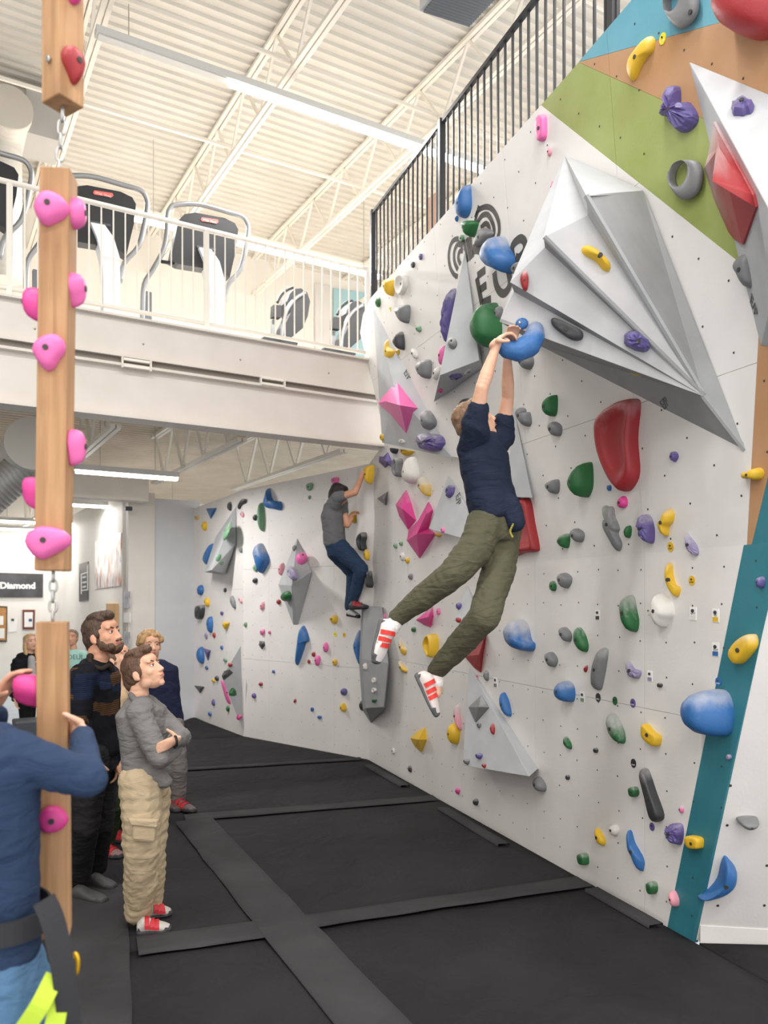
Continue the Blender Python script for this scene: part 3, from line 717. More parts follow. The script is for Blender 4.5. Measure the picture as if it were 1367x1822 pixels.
        for r in range(len(prof)-1):
            for i in range(n): fs.append((r*n+i, r*n+(i+1) % n, (r+1)*n+(i+1) % n, (r+1)*n+i))
        o = (len(prof)-1)*n; fs += [(o+i, o+(i+1) % n, len(vs)-1) for i in range(n)]
        smooth = kind != 'g'
        if (pl.u.cross(pl.v)).dot(pl.n) < 0: fs = [f[::-1] for f in fs]
    lo = sum(vs, Vector())/len(vs); root_o = pl.at(c.x, c.y, 0)
    ob = MB().add(vs, fs, smooth).build(name, hold_mat(col, chalk), parent, origin=root_o)
    if parent is None: props(ob, label, 'climbing hold', group)
    if bolt and size > .03:
        z = .98*prot if kind in ('d', 'g') else prot*.98
        if kind == 'h': z = prot*.5
        if kind == 'r': z = prot*.9
        if kind == 'p': z = 0
        if z:
            bp = apx if kind not in 'rh' else c
            if kind == 'r': bp = hc+(c-hc)*2.0
            q = pl.at(bp.x*.8+c.x*.2, bp.y*.8+c.y*.2, z) if kind in 'dgf' else pl.at(bp.x, bp.y, z)
            nn = 8; r = min(.012, size*.12)
            bv = [q+pl.n*(.004 if kind != 'h' else .003)+(pl.u*math.cos(2*math.pi*k/nn)+pl.v*math.sin(2*math.pi*k/nn))*r for k in range(nn)]
            bv += [v-pl.n*.015 for v in bv]
            bf = fix_normals(bv, [tuple(range(nn)), tuple(range(2*nn-1, nn-1, -1))]+[(i, nn+i, nn+(i+1) % nn, (i+1) % nn) for i in range(nn)])
            MB().add(bv, bf).build('bolt', M_HOLE, ob)
    return ob
def tag_disc(col, label, x, y, r, pl=None):
    pl = pl or pick_plane(x, y); c = pl.hit(x, y); k = (pl.hit(x, y+10)-c).length/10; R = r*k; n = 14
    poly = [c+(pl.u*math.cos(2*math.pi*i/n)*.9+pl.v*math.sin(2*math.pi*i/n)*1.05)*R for i in range(n)]
    o = MB().prism(poly, pl.n*.004).build('route_tag', mat('tag '+col, HC_.get(col, col), .4), None, origin=c)
    props(o, label, 'route tag', 'plastic route tags')
    MB().prism([c+pl.n*.004+pl.v*R*.25+(p-c)*.18 for p in poly], pl.n*.006).build('bolt', M_HOLE, o)
    if r > 7.5: text_part('lettering', 'START', R*.42, c-pl.v*R*.5+pl.n*.0045, pl.u, pl.v, M_HOLE if col in ('yellow', 'white') else mat('tag print', 'e9e9e9', .5), o, depth=.001)
    return o
def tag_card(band, label, x, y, w=10, h=14, pl=None, txt=None):
    pl = pl or pick_plane(x, y); c = pl.hit(x, y); k = (pl.hit(x, y+10)-c).length/10; W_, H_ = w*k*1.25, h*k
    box = lambda a, b, e, f, z0, z1: MB().prism([c+pl.u*p+pl.v*q+pl.n*z0 for p, q in ((a, e), (b, e), (b, f), (a, f))], pl.n*(z1-z0))
    o = box(-W_/2, W_/2, -H_/2, H_/2, 0, .003).build('route_card', mat('white card', 'efeeec', .5), None, origin=c)
    props(o, label, 'route card', 'route cards')
    box(-W_*.42, W_*.42, -H_*.46, -H_*.12, .0032, .0038).build('colour_band', mat('card '+band, HC_.get(band, band), .5), o)
    n = 8; MB().prism([c+pl.v*H_*.22+pl.n*.003+(pl.u*math.cos(2*math.pi*i/n)+pl.v*math.sin(2*math.pi*i/n))*W_*.2 for i in range(n)], pl.n*.006).build('bolt', M_HOLE, o)
    if txt: text_part('lettering', txt, H_*.24, c-pl.v*H_*.08+pl.n*.0035, pl.u, pl.v, M_HOLE, o, depth=.001)
    return o
PPIL = Plane(C2+cdir*.17, cdir)
# ---- top right of the main wall
H('grey', 'r', 'grey looped jug hold on the blue band at the top edge', [(1185, -5), (1200, -25), (1230, -25), (1250, -5), (1250, 25), (1235, 45), (1215, 52), (1195, 35)], .06, ridge=(1206, 2, .05))
H('red', 'd', 'huge red dome hold cut off by the top right corner', [(1268, 10), (1275, -40), (1320, -70), (1380, -60), (1410, -10), (1400, 45), (1370, 66), (1330, 68), (1295, 52), (1275, 32)], .22, chalk=.1)
H('yellow', 'd', 'yellow curved banana hold on the ochre band near the top', [(1158, 64), (1166, 72), (1164, 90), (1150, 102), (1138, 120), (1128, 140), (1120, 142), (1113, 128), (1115, 108), (1128, 90), (1145, 72)], .05)
H('purple', 'g', 'dark purple horned hold between ochre and lime bands', [(1180, 155), (1202, 154), (1207, 185), (1225, 182), (1243, 205), (1240, 222), (1222, 235), (1205, 232), (1192, 207), (1172, 205), (1170, 195), (1178, 180)], .08, chalk=.3)
H('purple', 'g', 'small rough purple hold on the pale pyramid at upper right', (1322, 190, 22, 17, 10), .05, PRVR, chalk=.6)
H('pink', 'f', 'pink rectangular hold high on the white panel below the railing', [(956, 208), (970, 205), (974, 230), (972, 247), (960, 251), (955, 232)], .04)
H('palepink', 'd', 'tiny pale pink hold below the high pink rectangle', (978, 270, 5, 8), .02)
H('pink', 'd', 'pink hold half hidden by the tall plate of the fan wedge', (988, 334, 8, 17, 8), .04)
H('grey', 'r', 'grey looped jug hold on the lime band', [(1192, 315), (1203, 294), (1228, 285), (1250, 290), (1258, 312), (1252, 340), (1235, 354), (1215, 354), (1200, 338)], .06, ridge=(1219, 310, .06))
H('red', 'p', 'large red diamond hold with chalky face at the right edge', [(1275, 216), (1283, 232), (1345, 345), (1350, 367), (1326, 434), (1312, 425), (1275, 380), (1247, 312), (1264, 275)], .2, PRVL, chalk=.7, ridge=[(1280, 262, .5), (1268, 322, .95), (1325, 366, 1.0)], bolt=False)
H('grey', 'd', 'grey rounded hold below the large red diamond', [(1303, 470), (1322, 452), (1350, 450), (1361, 480), (1357, 512), (1335, 514), (1320, 494)], .1)
H('blue', 'd', 'blue teardrop hold on the top edge above the logo', [(833, 328), (838, 345), (840, 368), (832, 385), (818, 387), (810, 372), (813, 350)], .09, chalk=.4)
H('blue', 'd', 'tiny blue hold directly under the blue teardrop', (813, 389, 3, 6), .02)
H('green', 'd', 'green half-cup hold on the winged logo', [(823, 393), (850, 394), (850, 405), (840, 422), (828, 409)], .1)
H('palegreen', 'f', 'tiny green hold left of the winged logo', (822, 424, 5, 6), .02)
H('grey', 'd', 'grey hold overlapping the winged logo', [(842, 437), (850, 412), (862, 405), (880, 414), (868, 430), (852, 437)], .06)
H('blue', 'd', 'big blue bulb hold covering part of the printed letters', [(856, 458), (862, 436), (876, 421), (890, 422), (902, 440), (918, 462), (910, 486), (892, 482), (868, 474)], .17, chalk=.7)
H('blue', 'd', 'blue hold tucked behind the left end of the fan wedge', [(939, 440), (948, 425), (966, 422), (966, 448), (950, 464), (942, 458)], .07, chalk=.3)
H('grey', 'd', 'round grey hold below the printed letter R', (925, 478, 15, 14), .07)
H('yellow', 'd', 'yellow hold at the upper left beside the white ring hold', [(682, 500), (690, 496), (702, 500), (702, 518), (698, 527), (688, 516)], .09, chalk=.4)
H('white', 'h', 'white oval hold near the upper left wall edge', (715, 505, 11, 21, 5), .05)
H('green', 'd', 'small green hold at the upper left wall edge', (673, 538, 5, 9, -8), .04)
H('grey', 'd', 'grey triangular pocket hold below the white oval', [(703, 547), (715, 543), (730, 545), (729, 570), (722, 575), (710, 562)], .1)
H('palegreen', 'd', 'small pale green hold right of the black upper left hold', (745, 585, 5, 7, -30), .03)
H('black', 'd', 'black hold at upper left above the pink diamond', [(701, 603), (713, 590), (720, 605), (720, 622), (712, 620), (703, 612)], .09)
H('yellow', 'd', 'yellow scooped hold left of the black hold', [(688, 604), (694, 618), (704, 625), (702, 638), (692, 641), (684, 632), (684, 615)], .06)
H('yellow', 'd', 'tiny yellow hold under the black hold', (708, 626, 4, 5), .02)
H('white', 'd', 'small white hold beside the grey pocket hold', (738, 629, 5, 11, -25), .04)
H('grey', 'd', 'grey pocket hold above and left of the spike volume tip', [(740, 650), (752, 640), (768, 643), (768, 668), (760, 674), (748, 665)], .1)
H('purple', 'g', 'long purple hold hidden behind the spike volume', [(808, 513), (812, 530), (800, 600), (790, 608), (785, 580), (790, 540)], .08)
H('pink', 'd', 'pink hold peeking out behind the spike volume', (788, 632, 7, 17, 10), .06)
H('white', 'd', 'white hold behind the lower end of the spike volume', (778, 664, 6, 12, 25), .05)
H('purple', 'f', 'tiny purple hold above the yellow and white pair', (749, 457, 3, 6), .02)
H('black', 'f', 'tiny black hold above the white oval hold', (735, 471, 3.5, 6), .02)
H('grey', 'd', 'grey pocket hold on the face of the spike volume', (805, 610, 8, 12, -15), .05, PSPF, chalk=.9)
H('purple', 'g', 'purple hold on the underside of the spike volume', (812, 669, 14, 7, -12), .03, PSPU)
H('white', 'f', 'white hold on the underside of the spike volume', (834, 659, 10, 6, -20), .02, PSPU)
H('magenta', 'f', 'small pink hold near the tip of the spike volume', (784, 695, 5, 4), .015, PSPU)
H('green', 'd', 'big green rounded hold left of the climber\'s hands', [(872, 538), (883, 547), (892, 570), (893, 600), (880, 614), (865, 619), (850, 605), (842, 585), (845, 562), (857, 546)], .2, chalk=.3)
H('grey', 'd', 'small grey hold between the green hold and the wedge tip', (888, 557, 8, 12), .06)
H('grey', 'd', 'grey hold half hidden behind the gripped blue hold', [(920, 634), (944, 630), (951, 646), (940, 658), (926, 648)], .07)
H('magenta', 'd', 'pink hold behind the underside of the fan wedge', (963, 604, 8, 10), .05)
H('red', 'd', 'small red hold on the left end of a wedge blade', [(928, 486), (937, 481), (941, 495), (939, 515), (932, 517), (926, 500)], .03, PLB2, chalk=.6)
H('yellow', 'd', 'yellow bent hold on the upper blade of the fan wedge', [(1036, 443), (1044, 436), (1062, 444), (1076, 456), (1088, 470), (1087, 480), (1075, 479), (1062, 464), (1040, 454)], .05, PLB3, chalk=.2)
H('black', 'f', 'black bar hold on the lowest blade of the fan wedge', [(981, 568), (990, 566), (1015, 578), (1036, 590), (1036, 604), (1020, 606), (1000, 594), (984, 580)], .05, PLB1, chalk=.2)
H('purple', 'g', 'purple rounded hold on the middle blade of the fan wedge', (1134, 607, 25, 18, 25), .08, PLB2)
H('yellow', 'd', 'yellow and white hold on the underside of the fan wedge', [(1106, 634), (1114, 636), (1140, 650), (1168, 666), (1150, 670), (1128, 668), (1112, 652)], .04, PLBU, chalk=.7)
H('yellow', 'f', 'long yellow leaf hold on the right flank of the fan wedge', [(1250, 632), (1258, 627), (1270, 648), (1288, 690), (1292, 712), (1286, 721), (1276, 708), (1260, 682)], .03, PLB4, chalk=.1)
H('black', 'd', 'dark hold peeking above the hanging climber\'s head', [(815, 725), (822, 712), (832, 709), (840, 718), (838, 735), (820, 735)], .07)
# ---- pink diamond area
H('pink', 'p', 'big pink faceted diamond hold beside the mezzanine end', [(708, 667), (730, 699), (750, 727), (740, 750), (726, 775), (700, 747), (675, 717), (692, 692)], .2, UM, chalk=.3, ridge=[(686, 714, .7), (742, 727, .55), (712, 721, 1)], bolt=False)
H('grey', 'd', 'grey drop hold to the right of the pink diamond', [(751, 733), (758, 730), (772, 742), (778, 752), (770, 764), (757, 764), (751, 752)], .1)
H('purple', 'g', 'long purple cloud-shaped hold below the pink diamond', [(736, 778), (745, 770), (770, 771), (788, 777), (793, 788), (787, 800), (768, 804), (752, 800), (738, 790)], .1, chalk=.8)
H('yellow', 'f', 'tiny yellow hold at the lower corner of the upper panel', (681, 778, 4, 6), .03)
H('white', 'f', 'tiny white hold below the pink diamond', (716, 785, 7, 4), .02)
H('black', 'd', 'black hold under the lip of the upper panel', (702, 800, 8, 7, 20), .06, LM)
H('yellow', 'd', 'yellow hold under the lip of the upper panel', (724, 803, 13, 7, 5), .08, LM)
H('purple', 'p', 'purple star-shaped hold below the mezzanine corner', [(677, 812), (684, 813), (691, 805), (698, 820), (700, 832), (692, 827), (687, 832), (676, 822)], .08, LM, chalk=.2, bolt=False)
H('grey', 'h', 'grey oval hold between purple star and white hold', [(701, 822), (709, 815), (716, 820), (718, 845), (710, 848), (702, 838)], .1, LM)
H('white', 'd', 'large white teardrop hold under the upper panel lip', [(730, 812), (740, 825), (747, 845), (742, 857), (728, 861), (718, 850), (720, 832)], .13, LM, chalk=.2)
H('yellow', 'd', 'chalky yellow horn hold beside the white teardrop', [(744, 852), (752, 848), (762, 858), (768, 866), (766, 883), (756, 876), (744, 866)], .09, LM, chalk=1.0)
H('grey', 'p', 'dark grey pyramid hold right of the far climber', [(673, 887), (691, 875), (688, 899)], .1, LM, chalk=.2, ridge=[(683, 888, 1)], bolt=False)
H('yellow', 'd', 'yellow hold gripped by the far climber\'s raised hand', [(650, 832), (664, 828), (665, 848), (660, 861), (654, 856)], .1, PPIL, chalk=.2)
H('magenta', 'p', 'narrow magenta petal hold left of the lower pink diamond', [(724, 872), (731, 890), (741, 925), (728, 942), (712, 918), (706, 898)], .13, LM, chalk=.5, ridge=[(716, 905, 1)], bolt=False)
H('magenta', 'p', 'large magenta winged diamond hold beside the climber\'s hip', [(764, 893), (771, 908), (763, 940), (776, 950), (748, 993), (726, 962), (729, 943), (746, 926)], .2, LM, chalk=.3, ridge=[(758, 915, .5), (742, 950, 1)], bolt=False)
H('purple', 'g', 'small purple ridged hold on the pale plate by the climber\'s back', (801, 874, 9, 11, 30), .05, PTV)
H('pink', 'd', 'tiny pink hold on the lower edge of the pale plate', (788, 943, 4, 5), .02, PTV)
H('yellow', 'd', 'tiny yellow hold under the pale plate beside the magenta diamond', (780, 952, 7, 3, 10), .04, LM)
H('palegreen', 'd', 'tiny pale green hold left of a matching one near the magenta diamond', (704, 971, 3.5, 5), .03)
H('palegreen', 'd', 'tiny pale green hold right of a matching one near the magenta diamond', (714, 967, 3, 4.5), .03)
H('white', 'd', 'small chalky white hold below the two tiny pale green ones', (716, 990, 5, 7), .03)
H('yellow', 'd', 'tiny yellow hold beside the small chalky white one', (725, 997, 4, 6), .03)
H('black', 'h', 'black crescent hold by the far climber\'s waist', [(640, 952), (649, 947), (653, 955), (650, 965), (653, 978), (645, 980), (638, 970), (636, 960)], .07, PPIL)
H('yellow', 'd', 'yellow hold under the black crescent', (653, 987, 5, 10, -10), .05, PPIL)
H('black', 'h', 'dark grey crescent hold by the far climber\'s knee', [(653, 1018), (659, 1017), (662, 1030), (665, 1040), (659, 1046), (652, 1034)], .08, PPIL)
H('grey', 'd', 'tiny dark hold beneath the magenta winged diamond', (731, 1026, 4, 6), .03)
# ---- centre of the main wall
H('green', 'd', 'green hold above a small grey one right of the climber\'s head', [(967, 720), (974, 708), (991, 703), (993, 720), (990, 736), (980, 741), (970, 734)], .09, chalk=.1)
H('grey', 'd', 'grey kidney-shaped hold near the climber\'s shoulder', [(917, 733), (922, 725), (932, 728), (934, 735), (943, 734), (947, 752), (938, 759), (925, 748)], .07, chalk=.3)
H('grey', 'd', 'small grey hold directly under the green one by the climber\'s head', [(975, 756), (984, 750), (1000, 758), (999, 773), (988, 776), (978, 767)], .06, chalk=.2)
H('red', 'h', 'large red bowl-shaped hold in the middle of the wall', [(1090, 722), (1112, 712), (1136, 710), (1141, 725), (1135, 780), (1139, 840), (1125, 868), (1108, 873), (1085, 845), (1065, 800), (1060, 755), (1072, 733)], .09, chalk=.35, bolt=False)
H('purple', 'g', 'small round purple hold right of the large red bowl', (1200, 812, 8, 9), .04)
H('grey', 'd', 'grey hold left of the large dark green hold', [(969, 862), (980, 855), (995, 854), (996, 872), (988, 879), (975, 872)], .06, chalk=.2)
H('green', 'd', 'large dark green hold left of the red bowl', [(1014, 858), (1028, 838), (1046, 823), (1055, 828), (1056, 862), (1046, 880), (1034, 885), (1018, 872)], .15, chalk=.05)
H('blue', 'f', 'tiny blue hold under the red bowl', (1085, 868, 4, 5), .02)
H('magenta', 'd', 'small round pink hold under the red bowl', (1108, 894, 10, 11), .04, chalk=.2)
H('grey', 'd', 'grey wavy double hold below the red bowl', [(1071, 900), (1080, 901), (1090, 903), (1094, 920), (1103, 940), (1100, 950), (1108, 968), (1101, 981), (1088, 965), (1072, 940), (1072, 925), (1080, 925), (1074, 912)], .05, chalk=.6)
H('green', 'd', 'small green hold between grey wavy and purple holds', (1118, 946, 7, 11, 15), .04, chalk=.1)
H('purple', 'g', 'big rough purple hold below and right of the red bowl', [(1134, 922), (1148, 915), (1160, 924), (1166, 945), (1162, 966), (1148, 963), (1138, 945)], .08, chalk=.6)
H('yellow', 'd', 'yellow bone-shaped hold right of the big rough purple one', [(1186, 912), (1194, 905), (1201, 914), (1198, 928), (1188, 938), (1186, 952), (1179, 953), (1170, 938), (1172, 928), (1182, 924)], .06, chalk=.4)
H('lilac', 'g', 'chalky purple crescent hold near the orange strip', [(1219, 948), (1226, 956), (1240, 970), (1245, 985), (1236, 988), (1222, 976), (1218, 960)], .04, chalk=.7)
H('yellow', 'd', 'yellow bone hold bridging onto the orange strip', [(1318, 842), (1335, 838), (1350, 832), (1360, 838), (1357, 850), (1346, 854), (1334, 850), (1320, 852)], .06, chalk=.3)
H('green', 'd', 'green hold beside a grey one below the red box hold', [(991, 963), (1000, 952), (1013, 950), (1015, 962), (1010, 975), (998, 972)], .06)
H('grey', 'd', 'grey hold touching a green one below the red box hold', [(1014, 946), (1024, 940), (1040, 948), (1039, 960), (1030, 965), (1018, 956)], .06, chalk=.2)
H('red', 'h', 'boxy red hold with raised rim behind the climber\'s back', [(905, 890), (925, 888), (943, 889), (952, 930), (961, 972), (957, 981), (935, 983), (905, 983)], .07, chalk=.2, bolt=False)
H('green', 'f', 'small green hold beside a rounded grey one at waist level', (985, 1043, 6, 9), .03, LM)
H('grey', 'd', 'rounded grey hold right of a small green one', [(992, 1024), (1003, 1019), (1018, 1027), (1017, 1038), (1006, 1047), (996, 1038)], .07, LM, chalk=.3)
H('green', 'd', 'long green and grey capsule hold left of the white hold', [(1104, 1070), (1112, 1060), (1124, 1062), (1132, 1085), (1138, 1105), (1134, 1122), (1122, 1123), (1110, 1105)], .09, LM, chalk=.7)
H('white', 'd', 'big white scooped hold among the route cards', [(1166, 1058), (1180, 1058), (1196, 1072), (1201, 1092), (1190, 1104), (1178, 1116), (1166, 1110), (1159, 1090)], .1, LM)
H('yellow', 'd', 'yellow crescent hold just under the wall crease', [(1187, 1001), (1193, 1005), (1194, 1020), (1201, 1040), (1212, 1046), (1208, 1060), (1200, 1060), (1187, 1040), (1182, 1015)], .05, LM, chalk=.4)
H('yellow', 'f', 'yellow block hold on the teal strip', [(1299, 1160), (1318, 1138), (1344, 1128), (1350, 1147), (1335, 1166), (1315, 1181), (1303, 1176)], .06, LM, chalk=.5)
H('blue', 'd', 'blue half-round hold with chalky top right of the climber\'s knee', [(896, 1122), (905, 1106), (920, 1102), (935, 1112), (944, 1138), (953, 1145), (950, 1157), (930, 1158), (908, 1148)], .15, LM, chalk=.85)
H('grey', 'd', 'small grey hold beside a green one, level with the blue half-round', [(994, 1120), (1004, 1116), (1018, 1128), (1016, 1140), (1006, 1140)], .06, LM, chalk=.3)
H('green', 'd', 'green hold right of a small grey one, level with the blue half-round', [(1021, 1122), (1028, 1116), (1040, 1128), (1048, 1148), (1044, 1160), (1032, 1156), (1022, 1142)], .06, LM, chalk=.5)
H('grey', 'd', 'grey hold below the small grey and green pair', [(969, 1166), (980, 1160), (993, 1172), (990, 1184), (980, 1186)], .06, LM, chalk=.2)
H('red', 'd', 'tiny red hold beside the long dark grey hold', (1043, 1190, 3, 7, 20), .02, LM)
H('grey', 'd', 'long dark grey slanting hold near the wall centre', [(1069, 1155), (1083, 1156), (1080, 1180), (1074, 1205), (1066, 1227), (1052, 1224), (1051, 1205), (1056, 1180)], .06, LM, chalk=.5)
H('lilac', 'g', 'purple crown-shaped hold right of the long dark grey one', [(1112, 1180), (1118, 1178), (1128, 1190), (1142, 1194), (1138, 1206), (1124, 1206), (1117, 1200)], .04, LM, chalk=.6)
H('black', 'f', 'tiny black hold right of the purple route card', (1175, 1219, 5, 4), .02, LM)
H('blue', 'd', 'rounded blue hold with chalky top beside a green card', [(988, 1232), (994, 1216), (1008, 1212), (1022, 1222), (1024, 1240), (1016, 1249), (998, 1246)], .11, LM, chalk=.6)
H('blue', 'd', 'big blue boulder-shaped hold on the teal strip', [(1218, 1270), (1224, 1242), (1245, 1229), (1280, 1228), (1300, 1242), (1307, 1275), (1296, 1305), (1265, 1310), (1235, 1298)], .22, LM, chalk=.55)
H('green', 'd', 'green chalky capsule hold left of a yellow slanted one', [(1078, 1278), (1086, 1270), (1098, 1278), (1112, 1302), (1113, 1320), (1103, 1322), (1086, 1306)], .07, LM, chalk=.9)
H('yellow', 'f', 'yellow slanted bar hold right of the chalky green capsule', [(1144, 1290), (1150, 1289), (1164, 1302), (1178, 1310), (1174, 1327), (1160, 1324), (1144, 1310)], .05, LM, chalk=.1)
H('green', 'd', 'small green hold below and left of the green capsule', [(1003, 1312), (1008, 1312), (1018, 1325), (1016, 1333), (1005, 1326)], .04, LM)
H('black', 'f', 'tiny black screw-on hold under the green capsule', (1061, 1335, 4, 5), .02, LM)
H('black', 'f', 'tiny black screw-on hold above the lone grey hold', (1011, 1383, 3.5, 5), .02, LM)
H('black', 'f', 'long black plank hold low on the wall', [(1140, 1374), (1149, 1371), (1166, 1410), (1183, 1450), (1172, 1462), (1164, 1456), (1152, 1415)], .06, LM, chalk=.4)
H('green', 'f', 'green cube hold left of the long black plank', [(1121, 1402), (1134, 1400), (1138, 1412), (1130, 1418), (1122, 1414)], .04, LM)
H('grey', 'd', 'lone grey egg hold right of the white triangular volume', [(950, 1386), (958, 1383), (972, 1396), (971, 1407), (960, 1408), (952, 1398)], .07, LM, chalk=.2)
H('purple', 'g', 'purple shell-ribbed hold at the edge of the teal strip', [(1183, 1474), (1192, 1466), (1214, 1466), (1217, 1485), (1210, 1503), (1196, 1500), (1184, 1488)], .06, LM, chalk=.4)
H('yellow', 'f', 'yellow block hold low on the teal strip', [(1221, 1488), (1250, 1490), (1252, 1505), (1246, 1510), (1226, 1507)], .05, LM, chalk=.1)
H('yellow', 'd', 'yellow crescent hold low on the wall beside a white one', [(1059, 1474), (1066, 1478), (1078, 1494), (1076, 1504), (1066, 1502), (1059, 1488)], .04, LM, chalk=.1)
H('white', 'd', 'small white hold low on the wall between yellow and blue', (1093, 1477, 9, 11, -20), .04, LM)
H('blue', 'd', 'blue wavy S-shaped hold low on the wall', [(1114, 1480), (1120, 1480), (1126, 1498), (1138, 1515), (1147, 1530), (1145, 1548), (1139, 1548), (1130, 1530), (1116, 1508)], .05, LM, chalk=.05)
H('green', 'f', 'small green block hold low on the wall left of the blue wave', [(1031, 1520), (1046, 1519), (1048, 1535), (1040, 1539), (1032, 1534)], .05, LM)
H('green', 'f', 'small green block hold near the mat below the blue wave', [(1154, 1571), (1168, 1569), (1171, 1582), (1163, 1591), (1155, 1586)], .05, LM)
H('palepink', 'd', 'pink hold at the foot of the teal strip', [(1191, 1588), (1200, 1586), (1209, 1600), (1206, 1612), (1196, 1612)], .05, LM, chalk=.3)
H('pink', 'd', 'tiny pale pink hold left of the teal strip above the purple shell', (1213, 1440, 5, 7), .02, LM, chalk=.8)
H('grey', 'd', 'flat grey ledge hold on the right-hand panel', [(1311, 1454), (1330, 1454), (1353, 1462), (1346, 1472), (1328, 1473), (1316, 1465)], .09, RPL, chalk=.2)
H('blue', 'd', 'blue horn-shaped hold on the right-hand panel', [(1289, 1522), (1300, 1532), (1312, 1550), (1311, 1575), (1298, 1592), (1275, 1602), (1247, 1605), (1266, 1588), (1280, 1566), (1283, 1540)], .09, RPL, chalk=.1)
H('purple', 'd', 'small purple hold on the teal strip at the right edge', (1354, 1036, 9, 10), .04, LM)
H('lilac', 'f', 'tiny grey purple hold on the edge of the teal strip', (1298, 1347, 4, 5), .02, LM)
# ---- below the hanging climber
H('magenta', 'p', 'magenta pointed hold under the climber\'s bent knee', [(742, 1103), (771, 1080), (772, 1095), (767, 1116), (757, 1112)], .1, LM, ridge=[(762, 1098, 1)], bolt=False)
H('yellow', 'h', 'yellow pocket hold between the climber\'s legs', [(757, 1146), (764, 1133), (775, 1128), (781, 1140), (780, 1160), (774, 1170), (762, 1158)], .12, LM, chalk=.3)
H('red', 'p', 'pointed red rimmed hold behind the climber\'s calf', [(866, 1130), (860, 1170), (857, 1196), (846, 1188), (829, 1168), (850, 1140)], .1, LM, chalk=.2, ridge=[(852, 1165, 1)], bolt=False)
H('grey', 'd', 'small grey hold below the pointed red hold', (866, 1202, 5, 9), .05, LM)
H('blue', 'd', 'blue leaf-shaped hold right of the climber\'s foot', [(890, 1234), (896, 1234), (906, 1250), (911, 1270), (906, 1275), (897, 1266), (890, 1250)], .06, LM, chalk=.1)
H('grey', 'p', 'grey faceted diamond hold on the white triangular volume', [(858, 1237), (871, 1259), (848, 1285), (836, 1259)], .06, PBT, chalk=.5, ridge=[(852, 1258, 1)], bolt=False)
H('grey', 'f', 'tiny grey hold under the faceted diamond', (853, 1290, 4, 5), .02, PBT)
H('red', 'd', 'small red hold right of the faceted diamond', (877, 1297, 4, 10, -5), .03, PBT)
H('purple', 'd', 'small purple hold near the base of the white triangle', (853, 1345, 6, 6), .04, PBT)
H('grey', 'd', 'small grey hold in the lower corner of the white triangle', (831, 1355, 6, 5), .04, PBT)
H('red', 'd', 'tiny red hold on the bottom edge of the white triangle', (862, 1362, 4, 4), .03, PBT)
H('palepink', 'd', 'chalky pink fin hold left of the white triangle', [(816, 1254), (820, 1270), (822, 1298), (815, 1290), (808, 1272), (810, 1260)], .08, LM, chalk=.8)
H('yellow', 'd', 'yellow hold partly behind the white triangle', [(798, 1298), (808, 1286), (818, 1296), (818, 1312), (810, 1325), (800, 1316)], .1, LM, chalk=.05)
H('yellow', 'p', 'yellow rounded pyramid hold low left of the white triangle', [(732, 1313), (745, 1301), (758, 1295), (760, 1316), (751, 1338), (740, 1328)], .11, LM, chalk=.05, ridge=[(744, 1316, 1)], bolt=False)
H('black', 'd', 'small black hold near the mat left of the white triangle', (730, 1368, 3.5, 6), .03, LM)
H('magenta', 'd', 'tiny pink hold below the white triangle', (815, 1407, 4, 6), .03, LM)
H('black', 'd', 'small dark hold near the mat below the white triangle', (847, 1427, 5, 6), .04, LM)
H('yellow', 'd', 'chalky yellow hold above its twin right of the climber\'s raised shoe', [(711, 1135), (716, 1150), (724, 1156), (720, 1166), (713, 1158), (709, 1146)], .04, LM, chalk=.9)
H('yellow', 'd', 'chalky yellow hold below its twin right of the climber\'s raised shoe', [(708, 1176), (716, 1182), (725, 1192), (722, 1197), (712, 1190)], .04, LM, chalk=.8)
H('green', 'f', 'tiny green hold under the magenta pointed one', (737, 1120, 3.5, 5), .03, LM)
H('pink', 'f', 'tiny pink hold right of the magenta pointed one', (781, 1088, 3, 6), .03, LM)
H('purple', 'd', 'small purple hold on the pale volume between the knees', (817, 1078, 5, 6), .04, PST)
H('red', 'd', 'small red hold on the pale volume between the knees', (816, 1103, 5, 5), .03, PST)
H('pink', 'd', 'tiny pink hold behind the raised shoe', (682, 1098, 6, 6), .05, LM)
H('yellow', 'f', 'tiny yellow hold behind the hanging climber\'s heel', (783, 1222, 4, 7), .03, LM)
H('white', 'f', 'tiny white hold low left of the yellow pyramid', (700, 1336, 3, 5), .02, LM)
# ---- tower volume
H('blue', 'd', 'blue and white hold behind the grey tower volume', [(644, 1120), (646, 1150), (645, 1185), (636, 1170), (629, 1150), (634, 1135)], .1, SMID, chalk=.6)
H('white', 'h', 'upper white doughnut hold on the grey tower', (666, 1210, 4, 4.5), .03, PCT, chalk=.1)
H('white', 'h', 'lower white doughnut hold on the grey tower', (666, 1228, 4, 4.5), .03, PCT, chalk=.1)
H('green', 'd', 'small green hold near the foot of the grey tower', (666, 1246, 5, 4), .03, PCT)
H('black', 'd', 'dark hold at the left foot of the grey tower', (646, 1255, 6, 11), .07, SMID)
H('white', 'd', 'pale hold on the left edge of the grey tower', (650, 1186, 4, 6), .04, PCT)
